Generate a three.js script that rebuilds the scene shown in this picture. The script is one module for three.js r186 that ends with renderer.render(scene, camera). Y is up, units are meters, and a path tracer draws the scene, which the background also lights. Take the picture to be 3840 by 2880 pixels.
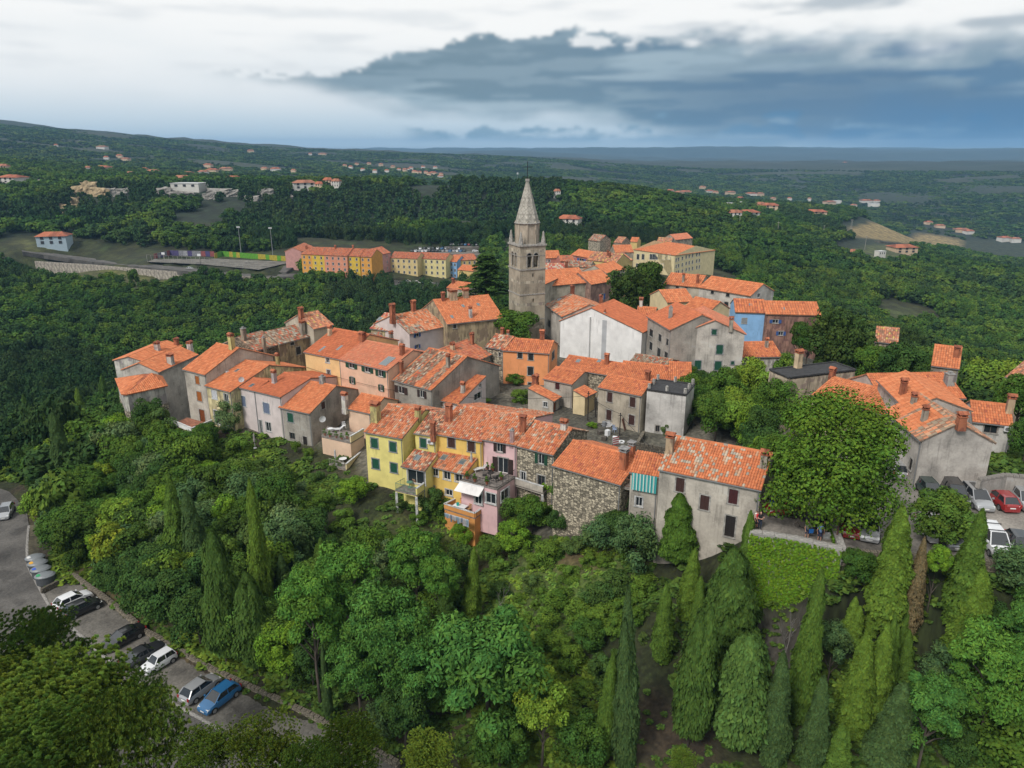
import * as THREE from 'three';
import { mergeGeometries } from 'three/addons/utils/BufferGeometryUtils.js';
import { MarchingCubes } from 'three/addons/objects/MarchingCubes.js';

// ---------- camera, sky, sun, exposure ----------
const scene = new THREE.Scene();
const camera = new THREE.PerspectiveCamera(55.2, 4 / 3, 0.5, 40000);
camera.position.set(0, 40, 0);
camera.rotation.set(-Math.atan(509.5 / 1587), 0, 0);
const renderer = new THREE.WebGLRenderer();
renderer.toneMapping = THREE.LinearToneMapping;
renderer.toneMappingExposure = 1.45;
renderer.shadowMap.enabled = true;

function rngOf(seed) { let a = seed >>> 0; return () => { a = (a + 0x6D2B79F5) | 0; let t = Math.imul(a ^ (a >>> 15), 1 | a); t = (t + Math.imul(t ^ (t >>> 7), 61 | t)) ^ t; return ((t ^ (t >>> 14)) >>> 0) / 4294967296; }; }
const hash2 = (x, y, s = 0) => { let h = Math.imul(x | 0, 374761393) + Math.imul(y | 0, 668265263) + Math.imul(s, 982451653); h = Math.imul(h ^ (h >>> 13), 1274126177); return ((h ^ (h >>> 16)) >>> 0) / 4294967296; };
const sm = (t) => t * t * (3 - 2 * t), cl = (x, a = 0, b = 1) => Math.min(b, Math.max(a, x)), lerp = (a, b, t) => a + (b - a) * t;
const sstep = (a, b, x) => sm(cl((x - a) / (b - a)));
function vnoise(x, y, s = 0, per = 0) { const xi = Math.floor(x), yi = Math.floor(y), fx = sm(x - xi), fy = sm(y - yi), m = per ? (v) => ((v % per) + per) % per : (v) => v; return lerp(lerp(hash2(m(xi), m(yi), s), hash2(m(xi + 1), m(yi), s), fx), lerp(hash2(m(xi), m(yi + 1), s), hash2(m(xi + 1), m(yi + 1), s), fx), fy); }
function fbm(x, y, o = 5, s = 0, per = 0) { let a = 0.5, v = 0, n = 0; for (let i = 0; i < o; i++) { v += a * vnoise(x, y, s + i, per); n += a; x *= 2; y *= 2; if (per) per *= 2; a *= 0.5; } return v / n; }

// the clouded evening sky: a white overcast, a blue grey bank of cloud low over the east
const SKY = { gain: 0.74 };
function skyAt(az, el) { // degrees
  const n1 = fbm(az * 0.11 + 7, el * 0.42 + 3, 5, 11), n2 = fbm(az * 0.35, el * 0.9, 6, 23), n3 = fbm(az * 0.05 + 40, el * 0.16, 4, 37), n4 = fbm(az * 0.16 + 3, el * 1.5 + 9, 5, 51);
  const mix = (a, b, t) => [lerp(a[0], b[0], t), lerp(a[1], b[1], t), lerp(a[2], b[2], t)];
  let c = mix([0.74, 0.79, 0.82], [0.92, 0.925, 0.915], sstep(1.5, 9, el + (n1 - 0.5) * 4));
  c = mix(c, [0.50, 0.64, 0.73], 0.8 * (1 - sstep(0, 4.5, el + (n3 - 0.5) * 2)) );
  c = mix(c, [0.66, 0.70, 0.73], 0.55 * sstep(0.5, 0.75, n4) * sstep(2, 6, el));            // thin grey streaks
  c = mix(c, [0.70, 0.73, 0.76], 0.5 * sstep(0.48, 0.7, n1) * sstep(12, 30, el));
  // added broken grey cloud, unseen above the view, lets the low bank render darker
  c = mix(c, mix([0.15, 0.22, 0.28], [0.33, 0.38, 0.42], n1), 0.95 * sstep(9.9, 11.6, el) * (1 - sstep(22, 34, el)) * sstep(0.34, 0.46, fbm(az * 0.045 + 11, el * 0.2, 5, 101)));
  const east = sstep(-24, -15, az) * (1 - sstep(95, 150, az));
  // bank: lower and upper edge over azimuth
  const bil = fbm(az * 0.55 + 3, el * 1.3, 6, 29), str = fbm(az * 0.09 + 17, el * 1.15 + 5, 6, 57), str2 = fbm(az * 0.22 + 60, el * 2.2, 5, 77);
  const top = lerp(5.0, 7.4, sstep(-20, 3, az)) + lerp(0, -0.5, sstep(12, 30, az)) + (bil - 0.5) * 2.4 + (n1 - 0.5) * 1.4;
  const bot = lerp(4.7, 2.2, sstep(-21, -5, az)) - lerp(0, 2.2, sstep(3, 15, az)) + (n2 - 0.5) * 1.2 + (n1 - 0.5) * 1.0;
  const soft = lerp(0.2, 2.4, sstep(6, 26, az)), deep = sstep(-10, 34, az);
  const d = sstep(-soft * 0.5, soft * 0.9, top - el) * sstep(-0.5, 1.3, el - bot) * east;
  let cc = mix([0.135, 0.225, 0.285], [0.065, 0.17, 0.295], deep);
  cc = mix(cc, [0.34, 0.45, 0.52], 0.95 * sstep(0.45, 0.63, str) * lerp(1, 0.75, deep));
  cc = mix(cc, [0.22, 0.32, 0.39], 0.75 * sstep(0.46, 0.62, str2));
  cc = mix(cc, [0.04, 0.125, 0.235], 0.8 * sstep(0.46, 0.66, fbm(az * 0.06 + 5, el * 0.7, 5, 71)) * sstep(2, 24, az) * (1 - sstep(3.4, 6.4, el)));
  c = mix(c, cc, cl(d * 0.93));
  c = mix(c, [0.42, 0.48, 0.53], 0.8 * sstep(0.5, 0.66, n4) * sstep(5.5, 7.5, el) * sstep(8, 22, az) * (1 - sstep(110, 150, az)) * (1 - sstep(12, 20, el)));
  // low cumulus under the bank, blue murk painted low into the eastern sky colour
  const n5 = fbm(az * 0.42 + 90, el * 1.1, 6, 83), lowTop = 1.5 + (n5 - 0.5) * 3.0 + (bil - 0.5) * 1.2, low = sstep(-8.5, -6.5, az) * (1 - sstep(110, 150, az)) * sstep(0, 0.35, lowTop - el) * sstep(0.25, 0.7, el + (n1 - 0.5) * 0.9);
  c = mix(c, mix(mix([0.20, 0.33, 0.43], [0.075, 0.20, 0.36], sstep(4, 24, az)), [0.40, 0.52, 0.60], 0.6 * sstep(0.5, 0.7, str2)), 0.88 * low);
  c = mix(c, mix([0.07, 0.19, 0.36], [0.16, 0.30, 0.46], sstep(0.5, 0.7, str2)), 0.75 * sstep(15, 30, az + (n1 - 0.5) * 12) * (1 - sstep(110, 150, az)) * (1 - sstep(1.4, 4.8, el + (n2 - 0.5) * 2)));
  return c;
}
{
  const w = 2048, h = 1024, data = new Float32Array(w * h * 4);
  for (let j = 0; j < h; j++) { const el = ((j + 0.5) / h - 0.5) * 180;
    for (let i = 0; i < w; i++) { let az = ((i + 0.5) / w) * 360 - 90; if (az > 180) az -= 360; const k = (j * w + i) * 4;
      let c; if (el < -3) c = [0.30, 0.36, 0.36]; else if (el > 16 && (i & 3 || j & 3)) { const q = ((j - (j & 3)) * w + i - (i & 3)) * 4; c = el - (j & 3) * 0.176 > 16 ? [data[q] / SKY.gain, data[q + 1] / SKY.gain, data[q + 2] / SKY.gain] : skyAt(az, el); } else c = skyAt(az, Math.max(el, 0.02));
      if (Math.abs(az) > 165 && el > -3) { const t = (180 - Math.abs(az)) / 15, o = skyAt(-180 * Math.sign(az) , Math.max(el, 0.02)); c = c.map((v, q) => lerp((v + o[q]) / 2, v, sm(t))); }
      data[k] = c[0] * SKY.gain; data[k + 1] = c[1] * SKY.gain; data[k + 2] = c[2] * SKY.gain; data[k + 3] = 1; } }
  const t = new THREE.DataTexture(data, w, h, THREE.RGBAFormat, THREE.FloatType);
  t.mapping = THREE.EquirectangularReflectionMapping; t.magFilter = THREE.LinearFilter; t.minFilter = THREE.LinearFilter; t.wrapS = THREE.RepeatWrapping; t.needsUpdate = true;
  scene.background = t; scene.environment = t;
}
const sun = new THREE.DirectionalLight(new THREE.Color(1.0, 0.95, 0.90), 2.0);
sun.position.set(-120, 190, 60); sun.target.position.set(0, 0, -90); sun.castShadow = true; sun.shadow.radius = 28;
Object.assign(sun.shadow.camera, { left: -160, right: 160, top: 160, bottom: -160, near: 1, far: 600 });
scene.add(sun, sun.target);
// ---------- helpers ----------
const V = (x, y, z) => new THREE.Vector3(x, y, z);
const used = new Map();
function numbered(n) { const k = used.get(n) ?? 0; used.set(n, k + 1); return k ? n + '_' + String(k).padStart(3, '0') : n; }
function tag(o, label, category, group, kind) { o.userData.label = label; if (category) o.userData.category = category; if (group) o.userData.group = group; if (kind) o.userData.kind = kind; return o; }
function thing(name, label, category, group, pos = [0, 0, 0], turn = 0) { const g = new THREE.Group(); g.name = numbered(name); g.position.set(...pos); g.rotation.y = turn; scene.add(g); return tag(g, label, category, group); }
function copyOf(root, pos, turn = 0, scale, label, group) { const c = root.clone(); c.name = numbered(root.name.replace(/_\d{3}$/, '')); c.userData = { ...root.userData }; c.position.set(...pos); c.rotation.y = turn; if (scale) c.scale.set(...scale); if (label) c.userData.label = label; if (group) c.userData.group = group; scene.add(c); return c; }
// gathers triangles; uv in metres from the face direction, so textures keep their size
class Bag {
  constructor(o) { this.o = o ?? V(0, 0, 0); this.p = []; this.c = []; this.n = 0; this.col = null; }
  tri(a, b, c) { const o = this.o; for (const q of [a, b, c]) { this.p.push(q.x - o.x, q.y - o.y, q.z - o.z); if (this.col) this.c.push(...this.col); } }
  quad(a, b, c, d) { this.tri(a, b, c); this.tri(a, c, d); }
  hexa(b, t) { // bottom and top rings of four points
    this.quad(b[3], b[2], b[1], b[0]); this.quad(t[0], t[1], t[2], t[3]);
    for (let i = 0; i < 4; i++) { const j = (i + 1) % 4; this.quad(b[i], b[j], t[j], t[i]); }
  }
  box(x, y, z, w, h, d, turn = 0) { // y is the bottom
    const c = Math.cos(turn), s = Math.sin(turn), P = (a, b, yy) => V(x + a * c + b * s, yy, z - a * s + b * c), w2 = w / 2, d2 = d / 2;
    const r = (yy) => [P(-w2, d2, yy), P(w2, d2, yy), P(w2, -d2, yy), P(-w2, -d2, yy)];
    this.hexa(r(y), r(y + h)); return this;
  }
  bar(a, b, w, h) { // a beam between two points
    const d = b.clone().sub(a).normalize(), s = Math.abs(d.y) > 0.95 ? V(1, 0, 0) : V(0, 1, 0), x = d.clone().cross(s).normalize().multiplyScalar(w / 2), y = x.clone().cross(d).normalize().multiplyScalar((h ?? w) / 2);
    const r = (p) => [p.clone().sub(x).sub(y), p.clone().add(x).sub(y), p.clone().add(x).add(y), p.clone().sub(x).add(y)];
    this.hexa(r(a), r(b)); return this;
  }
  tube(pts, r0, r1, seg = 6) { // tapered tube along points
    let prev = null; const n = pts.length;
    for (let i = 0; i < n; i++) {
      const d = (i < n - 1 ? pts[i + 1].clone().sub(pts[i]) : pts[i].clone().sub(pts[i - 1])).normalize(), s = Math.abs(d.y) > 0.9 ? V(1, 0, 0) : V(0, 1, 0), x = d.clone().cross(s).normalize(), y = x.clone().cross(d), r = lerp(r0, r1, i / (n - 1)), ring = [];
      for (let k = 0; k < seg; k++) { const a = (k / seg) * Math.PI * 2; ring.push(pts[i].clone().addScaledVector(x, Math.cos(a) * r).addScaledVector(y, Math.sin(a) * r)); }
      if (prev) for (let k = 0; k < seg; k++) { const j = (k + 1) % seg; this.quad(prev[k], prev[j], ring[j], ring[k]); }
      prev = ring;
    }
    return this;
  }
  lathe(x, z, prof, seg = 12, sx = 1, sz = 1) { let prev = null; for (const [r, y] of prof) { const ring = []; for (let k = 0; k < seg; k++) { const a = (k / seg) * Math.PI * 2; ring.push(V(x + Math.cos(a) * r * sx, y, z - Math.sin(a) * r * sz)); } if (prev) for (let k = 0; k < seg; k++) { const j = (k + 1) % seg; this.quad(prev[k], prev[j], ring[j], ring[k]); } prev = ring; } return this; }
  geo(uv = true) {
    const g = new THREE.BufferGeometry(), p = new Float32Array(this.p); g.setAttribute('position', new THREE.BufferAttribute(p, 3));
    if (this.c.length) g.setAttribute('color', new THREE.BufferAttribute(new Float32Array(this.c), 3));
    g.computeVertexNormals();
    if (uv) { const n = g.attributes.normal.array, u = new Float32Array((p.length / 3) * 2);
      for (let i = 0; i < p.length / 3; i++) { const nx = n[i * 3], ny = n[i * 3 + 1], nz = n[i * 3 + 2], x = p[i * 3] + this.o.x, y = p[i * 3 + 1] + this.o.y, z = p[i * 3 + 2] + this.o.z;
        if (Math.abs(ny) > 0.8) { u[i * 2] = x; u[i * 2 + 1] = z; } else { const l = Math.hypot(nx, nz) || 1; u[i * 2] = (x * nz - z * nx) / l; u[i * 2 + 1] = y; } }
      g.setAttribute('uv', new THREE.BufferAttribute(u, 2)); }
    return g;
  }
  mesh(name, m, parent) { const o = new THREE.Mesh(this.geo(), m); o.name = name; o.castShadow = o.receiveShadow = true; if (parent) parent.add(o); return o; }
}
function smoothed(g) { return g; }
// ---------- textures and materials ----------
function tex(size, metres, f, srgb = true) { // f(u, v) -> [r, g, b] in 0..1, tiles
  const d = new Uint8Array(size * size * 4);
  for (let j = 0; j < size; j++) for (let i = 0; i < size; i++) { const c = f(i / size, j / size), k = (j * size + i) * 4; for (let q = 0; q < 3; q++) d[k + q] = cl(c[q]) * 255; d[k + 3] = 255; }
  const t = new THREE.DataTexture(d, size, size); t.wrapS = t.wrapT = THREE.RepeatWrapping; t.magFilter = THREE.LinearFilter; t.minFilter = THREE.LinearMipmapLinearFilter; t.generateMipmaps = true; if (srgb) t.colorSpace = THREE.SRGBColorSpace; t.repeat.set(1 / metres, 1 / metres); t.needsUpdate = true; return t;
}
const grey = (v) => [v, v, v];
// painted render: faint blotches and a little grime; weathered cement: strong blotches and run-down streaks
const texPaint = tex(512, 7, (u, v) => { const a = fbm(u * 8, v * 8, 5, 1, 8), b = fbm(u * 40, v * 4, 4, 2, 4 * 10), s = sstep(0.6, 0.8, b) * sstep(0.45, 0.7, fbm(u * 5, v * 5, 3, 9, 5)); const k = 0.95 + (a - 0.5) * 0.14 - s * 0.1; return [k, k * 0.995, k * 0.98]; });
const texOldPaint = tex(512, 6, (u, v) => { const a = fbm(u * 6, v * 6, 6, 3, 6), b = fbm(u * 32, v * 3, 4, 4, 32), p = sstep(0.56, 0.62, fbm(u * 7, v * 7, 6, 5, 7)); const k = 0.88 + (a - 0.5) * 0.4 - 0.22 * sstep(0.52, 0.75, b); return [lerp(k, 0.62, p * 0.55), lerp(k * 0.99, 0.6, p * 0.6), lerp(k * 0.96, 0.58, p * 0.45)]; });
const texCement = tex(512, 9, (u, v) => { const a = fbm(u * 5, v * 5, 7, 6, 5), b = fbm(u * 48, v * 3, 5, 7, 48), c = fbm(u * 60, v * 60, 3, 8, 60), w = sstep(0.55, 0.68, fbm(u * 4, v * 4, 6, 10, 4)); let k = 0.92 + (a - 0.5) * 0.55 - 0.12 * sstep(0.55, 0.8, b) + (c - 0.5) * 0.14; k = lerp(k, 0.95, w * 0.5); return [k, k * 0.985, k * 0.96]; });
const stoneTex = (size, metres, nx, ny, seed, mort, lo, hi) => tex(size, metres, (u, v) => { // rough rubble: jittered cells
  const X = u * nx, Y = v * ny, xi = Math.floor(X), yi = Math.floor(Y); let d1 = 9, d2 = 9, id = 0;
  for (let j = -1; j <= 1; j++) for (let i = -1; i <= 1; i++) { const a = (((xi + i) % nx) + nx) % nx, b = (((yi + j) % ny) + ny) % ny, px = xi + i + 0.15 + 0.7 * hash2(a, b, seed), py = yi + j + 0.2 + 0.6 * hash2(a, b, seed + 1), dx = (X - px) * 0.8, dy = (Y - py) * 1.2, d = Math.hypot(dx, dy); if (d < d1) { d2 = d1; d1 = d; id = hash2(a, b, seed + 2); } else if (d < d2) d2 = d; }
  const e = sstep(0.05, 0.2, d2 - d1), f = fbm(u * 50, v * 50, 3, seed, 50), k = lerp(mort, lerp(lo, hi, id), e) + (f - 0.5) * 0.16; return [k, k * 0.97, k * 0.91]; });
const texRubble = stoneTex(512, 4.5, 12, 18, 21, 0.42, 0.5, 0.98), texWall = stoneTex(512, 3.5, 14, 20, 31, 0.5, 0.55, 0.95);
const texFine = tex(512, 3, (u, v) => { const k = 0.8 + (fbm(u * 10, v * 10, 6, 41, 10) - 0.5) * 0.5; return grey(k); });
const texAsphalt = tex(512, 14, (u, v) => { const a = fbm(u * 4, v * 4, 6, 43, 4), b = fbm(u * 90, v * 90, 3, 44, 90), s = sstep(0.58, 0.72, fbm(u * 7, v * 7, 5, 45, 7)), cr = Math.abs(fbm(u * 9, v * 9, 5, 46, 9) - 0.5) < 0.006 ? 0.14 : 0; const k = 0.74 + (a - 0.5) * 0.45 + (b - 0.5) * 0.25 - s * 0.12 - cr; return [k, k * 0.985, k * 0.96]; });
const texGround = tex(512, 23, (u, v) => { const a = fbm(u * 6, v * 6, 6, 47, 6), b = fbm(u * 70, v * 70, 3, 48, 70); const k = 0.72 + (a - 0.5) * 0.6 + (b - 0.5) * 0.5; return [k, k * 0.99, k * 0.94]; });
const texBark = tex(256, 1.2, (u, v) => grey(0.7 + (fbm(u * 24, v * 5, 4, 49, 24) - 0.5) * 0.8));
const texWood = tex(256, 1.5, (u, v) => grey(0.85 + (fbm(u * 30, v * 4, 4, 50, 30) - 0.5) * 0.4));
const rgb = (r, g, b) => new THREE.Color().setRGB(r, g, b);
const hex = (h) => new THREE.Color(h);
const matCache = new Map();
function mat(color, o = {}) { const key = JSON.stringify([color, o.k, o.r, o.m, o.b]); if (!o.k && o.map) o.k = o.map.uuid; const k2 = JSON.stringify([color, o.k, o.r, o.m, o.b]); if (matCache.has(k2)) return matCache.get(k2); const m = new THREE.MeshStandardMaterial({ color: Array.isArray(color) ? rgb(...color) : hex(color), roughness: o.r ?? 0.9, metalness: o.m ?? 0 }); if (o.map) { m.map = o.map; if (o.b) { m.bumpMap = o.map; m.bumpScale = o.b; } } matCache.set(k2, m); return m; }
const tileMat = new THREE.MeshStandardMaterial({ vertexColors: true, roughness: 0.88, side: THREE.DoubleSide });
const glassMat = new THREE.MeshPhysicalMaterial({ color: rgb(0.02, 0.025, 0.03), roughness: 0.08, metalness: 0, specularIntensity: 1 });
const WALL = {
  grey: mat([0.49, 0.46, 0.415], { map: texCement, b: 0.01 }), greyd: mat([0.35, 0.335, 0.31], { map: texCement, b: 0.01 }), greyp: mat([0.53, 0.51, 0.48], { map: texCement, b: 0.006 }), greyr: mat([0.47, 0.45, 0.43], { map: texCement, b: 0.02 }), lgrey: mat([0.55, 0.55, 0.55], { map: texCement, b: 0.006 }),
  beige: mat([0.46, 0.41, 0.33], { map: texOldPaint }), beigeg: mat([0.46, 0.42, 0.35], { map: texCement }), ochre: mat([0.47, 0.38, 0.25], { map: texOldPaint }), ruin: mat([0.36, 0.32, 0.26], { map: texRubble, b: 0.03 }),
  lilac: mat([0.62, 0.55, 0.55], { map: texPaint }), paley: mat([0.72, 0.64, 0.38], { map: texOldPaint }), yellow: mat([0.76, 0.67, 0.24], { map: texPaint }), gold: mat([0.78, 0.54, 0.15], { map: texPaint }), pink: mat([0.72, 0.48, 0.50], { map: texPaint }), peach: mat([0.72, 0.52, 0.39], { map: texPaint }),
  salmon: mat([0.74, 0.48, 0.35], { map: texPaint }), apricot: mat([0.78, 0.53, 0.26], { map: texPaint }), orange: mat([0.80, 0.33, 0.14], { map: texPaint }), cream: mat([0.70, 0.58, 0.36], { map: texPaint }), creamw: mat([0.56, 0.48, 0.38], { map: texOldPaint }), white: mat([0.76, 0.77, 0.78], { map: texPaint }), whitew: mat([0.58, 0.57, 0.54], { map: texOldPaint }),
  brownpink: mat([0.36, 0.23, 0.19], { map: texOldPaint }), goldp: mat([0.66, 0.49, 0.20], { map: texPaint }), redw: mat([0.48, 0.17, 0.13], { map: texPaint }), palaz: mat([0.70, 0.60, 0.36], { map: texPaint }), orangeb: mat([0.70, 0.34, 0.07], { map: texPaint }), ochreb: mat([0.66, 0.46, 0.06], { map: texPaint }), salmonb: mat([0.66, 0.28, 0.18], { map: texPaint }), pinkb: mat([0.56, 0.30, 0.28], { map: texPaint }), creamb: mat([0.64, 0.52, 0.26], { map: texPaint }), creamb2: mat([0.68, 0.60, 0.30], { map: texPaint }), blueb: mat([0.24, 0.44, 0.74], { map: texPaint }), orangew: mat([0.66, 0.30, 0.09], { map: texPaint }),
  blue: mat([0.25, 0.47, 0.78], { map: texPaint }), brownred: mat([0.33, 0.19, 0.155], { map: texOldPaint }), stone: mat([0.60, 0.56, 0.48], { map: texRubble, b: 0.04 }),
};
// tile colours by roof: [weight, [r,g,b] linear]
const O1 = [0.52, 0.168, 0.066], O2 = [0.46, 0.145, 0.058], O3 = [0.55, 0.20, 0.085], RB = [0.36, 0.10, 0.052], PK = [0.51, 0.205, 0.105], LT = [0.46, 0.27, 0.165], WT = [0.45, 0.37, 0.28], DK = [0.16, 0.085, 0.055], BR = [0.24, 0.13, 0.08], GB = [0.26, 0.20, 0.14], YL = [0.48, 0.36, 0.10], GR = [0.30, 0.27, 0.22];
const ROOF = {
  or: [[6, O1], [3, O3], [2, O2]], or2: [[5, O2], [5, O1], [1, O3], [0.7, RB]], orp: [[4, [0.48, 0.175, 0.095]], [4, [0.50, 0.165, 0.085]], [1, PK]], orb: [[4, [0.42, 0.15, 0.08]], [3, RB], [2, O2], [1, BR]], rd: [[6, [0.46, 0.135, 0.056]], [3, [0.42, 0.12, 0.05]], [1, O2]],
  mixr: [[6, O2], [5, PK], [1.6, [0.46, 0.24, 0.15]], [1.4, RB], [0.8, BR], [0.35, WT]], mixd: [[3, RB], [3, BR], [2, LT], [2, PK], [1, WT], [1, DK]], lich: [[9, O1], [4, O2], [0.8, LT], [0.6, WT], [0.4, GR]], old: [[4, GB], [3, BR], [2, RB], [1.5, GR], [1.2, LT], [1, DK]], oldred: [[3, [0.36, 0.15, 0.09]], [3, PK], [2, BR], [1, LT], [0.7, YL]],
  stripe: [[4, GB], [3, DK], [3, BR], [1.2, LT], [0.5, WT], [1, RB]], patch: [[5, O2], [3, PK], [2, LT], [1, BR]], patch2: [[2, LT], [4, GB], [3, PK], [3, BR]], speck: [[4, [0.40, 0.10, 0.07]], [3, WT], [2, PK]], plain: [[1, O2]],
};
function pick(list, r) { let s = 0; for (const [w] of list) s += w; let t = r * s; for (const [w, c] of list) { t -= w; if (t <= 0) return c; } return list[0][1]; }
const VILLAGE = [[-64, -112], [-62, -124], [-46, -136], [-30, -150], [-12, -165], [-6, -196], [60, -200], [76, -150], [84, -100], [60, -80], [40, -72], [34, -74], [24, -70], [14, -67], [4, -75], [-6, -82], [-19, -87], [-22, -96], [-30, -102], [-43, -108], [-53, -114]];
// ---------- the lie of the land ----------
const LAND = [[-73.5,-94.5,-10.6],[-60,-74.1,-10.6],[-66.3,-90.5,-10.6],[-54.6,-75.1,-10.6],[-41.4,-64.3,-10.6],[-28.6,-56.4,-10.6],[-19.9,-54.9,-10.6],[-32.1,-54.6,-10.6],[-11.5,-50.9,-10.6],[-38.8,-55.2,-10.6],[-24.2,-50.4,-10.6],[-60,-25,-13],[-20,-22,-14],[20,-25,-13],[60,-25,-10],[-90,-60,-13],[-110,-90,-15],[-90,-110,-12],[100,-40,-2],[0,-5,-16],[-60,0,-17],[60,0,-14],[-42.9,-73,-9.2],[-33.3,-65.2,-9],[-20.9,-55.7,-9.5],[-55.8,-84.5,-9.3],[-58.6,-116.6,-4.5],[-46.6,-108.6,-2.2],[-39.1,-105.6,-2.6],[-30.3,-96.9,-3],[-23.6,-90.7,-3],[-18.4,-87.1,-1.6],[-12.1,-84.5,-2],[-6.1,-82.6,-2.3],[-0.3,-81.7,-1.2],[3.7,-83.4,-0.8],[10.5,-77.7,0.8],[15.9,-69.6,2.2],[20.6,-63.8,2.8],[-28.8,-84.3,-4.5],[-6.8,-79.5,-5.4],[-3.2,-79.5,-5.6],[-9.9,-79.4,-4.4],[-5.2,-76,-6.2],[-14.3,-79.5,-3.2],[5.5,-67,-3.5],[-5.3,-67.8,-6.3],[-20.9,-70.3,-8],[3.6,-48.5,-9.2],[14.2,-48.4,-6.2],[23.9,-55.8,-2.4],[28.5,-50,-3],[39.6,-53.3,-1],[38.5,-47.4,-3.5],[16.7,-56.5,-3.5],[33.4,-57.2,-0.5],[24.2,-45.3,-5.5],[35.7,-45.3,-5.5],[-31.4,-81.1,-6],[-53.5,-95.2,-8],[-30,-120,0.3],[-20,-110,0.5],[-5,-105,0.8],[5,-105,1.2],[15,-92,1.6],[25,-92,1.8],[30,-80,4],[8,-118,2],[0,-128,2],[25,-118,2.5],[35,-118,2],[12,-140,2.8],[0,-145,3],[-15,-140,1.5],[30,-140,2.5],[45,-150,0.5],[60,-145,-0.5],[45,-125,1.5],[40,-105,3],[55,-110,2],[50,-170,-2],[20,-175,0],[40,-185,-3],[0,-175,0],[-5,-200,-8],[25,-210,-6],[45,-235,-11],[60,-300,-18],[10,-300,-18],[100,-380,-23],[0,-400,-27],[75,-240,-18],[24.8,-59,7],[23.1,-61.6,7],[33.1,-60.7,7],[40.2,-64.4,7],[45.7,-59,7],[41.6,-55.8,7],[36,-56.6,7],[42,-74.4,7],[60,-62,6.8],[75,-62,6.5],[75,-80,4],[95,-75,1],[110,-110,-10],[80,-120,-6],[95,-150,-16],[130,-180,-24],[75,-170,-12],[70,-200,-16],[-65,-122,-9],[-75,-135,-16],[-60,-150,-17],[-40,-155,-10],[-30,-175,-13],[-60,-190,-26],[-90,-180,-30],[-130,-200,-35],[-20,-220,-22],[-60,-250,-36],[-120,-270,-42],[-190,-280,-42],[-130,-140,-30],[-180,-190,-36],[-60,-320,-38],[0,-280,-26],[-150,-350,-38],[-20,-340,-32],[-250,-300,-38],[-298,-459.8,-22.5],[-215.8,-425.6,-24.5],[-138.2,-398.9,-27],[-289.6,-456,-34],[-187.5,-431.2,-36],[-114.6,-397.4,-27],[-90.4,-390,-27],[-56.9,-397.2,-30],[-28.7,-429.2,-31],[-209.5,-435.8,-22.5],[-149.3,-435.8,-22.5],[-127.6,-417.6,-22.5],[-166.3,-409,-22.5],[-306.6,-469.3,-20],[-295.9,-480.9,-20],[-333.1,-498,-16],[-74.2,-577.1,-32],[-20.7,-591.7,-32],[-105.2,-549.8,-32],[-405.6,-604.5,-6.8],[-463.6,-690.9,6.2],[-328.3,-590.9,-8.1],[-353.6,-636.4,3.6],[-354,-724.1,6.2],[-269.2,-676.4,3.6],[-194.1,-701.6,3.6],[-199.4,-591.3,-10.7],[-245.5,-502.2,-14.6],[-128.1,-690.2,3.6],[-43.4,-674.6,2.3],[40,-700.9,3.6],[99,-668.7,-0.3],[-36.7,-570.8,-12],[31.8,-558.1,-13.3],[-83.8,-539.5,-15.9],[-138.6,-501.2,-17.2],[157.1,-657.5,-9.4],[91.3,-511.9,-19.8],[209,-697.4,-22.4],[201.3,-887.4,-19.8],[264.9,-678.1,-38],[308.5,-856.1,-30.2],[481.3,-1066.4,-45.8],[430.1,-802,-66.6],[318.4,-625.6,-58.8],[389.5,-615,-56.2],[204.5,-377.1,-45.8],[151.3,-359.4,-38],[122.2,-370.4,-28.9],[215.7,-325,-56.2],[537,-890.6,-90],[533.8,-737,-96.5],[335.9,-1120.8,-40.6],[302.2,-1264.4,-40.6],[671.3,-1113.3,-135.5],[915.1,-1263.4,-155],[-621,-783.8,25],[-557.2,-830.4,10],[-1002.9,-1494.7,25],[-1950,-2906.4,140],[-2360.7,-2584,185],[-1294.4,-1250.8,90],[-1734,-3154.9,108],[-1535.4,-3585,74],[-1261.8,-4110.7,36],[-658.9,-1347.5,5],[-1054.2,-2156.1,45],[-352.1,-1147.2,-12],[-733.6,-2389.9,10],[-260.9,-1679.9,-20],[-460.4,-2964.5,22],[-192.5,-2993.8,14],[77.4,-2899,2],[-64.2,-997.9,-25],[292.2,-2482.9,-34],[140.3,-1191.8,-40],[459.3,-1532.7,-60],[604.4,-2528.8,-60],[667.4,-1230.7,-120],[938.6,-1295.8,-140],[776,-1843.3,-95],[1239.3,-2055.3,-70],[1525.2,-2105.7,-55],[1118.7,-3104.6,-24],[1668.6,-3076.7,-22],[2053.1,-2834.6,-15],[1678.9,-1852.4,-30],[805.9,-889.2,-90],[790.1,-4430.1,-45],[-352.9,-5488.7,-30],[1864.5,-5174.3,-60],[3317.8,-4999.2,-60],[-2415.3,-6570.1,-20],[-513.4,-7983.5,10],[1859.7,-7780.8,10],[4423.7,-6665.6,12],[-4457.2,-6643.3,60],[-6050.9,-5233.2,100],[6034.5,-5252.1,10],[-3795.5,-10324.5,27],[-705.9,-10977.3,25],[2557.1,-10698.6,27],[6082.6,-9165.3,31],[-6128.7,-9134.5,40],[-9076.3,-7849.8,60],[9051.8,-7878.2,30]];
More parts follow.
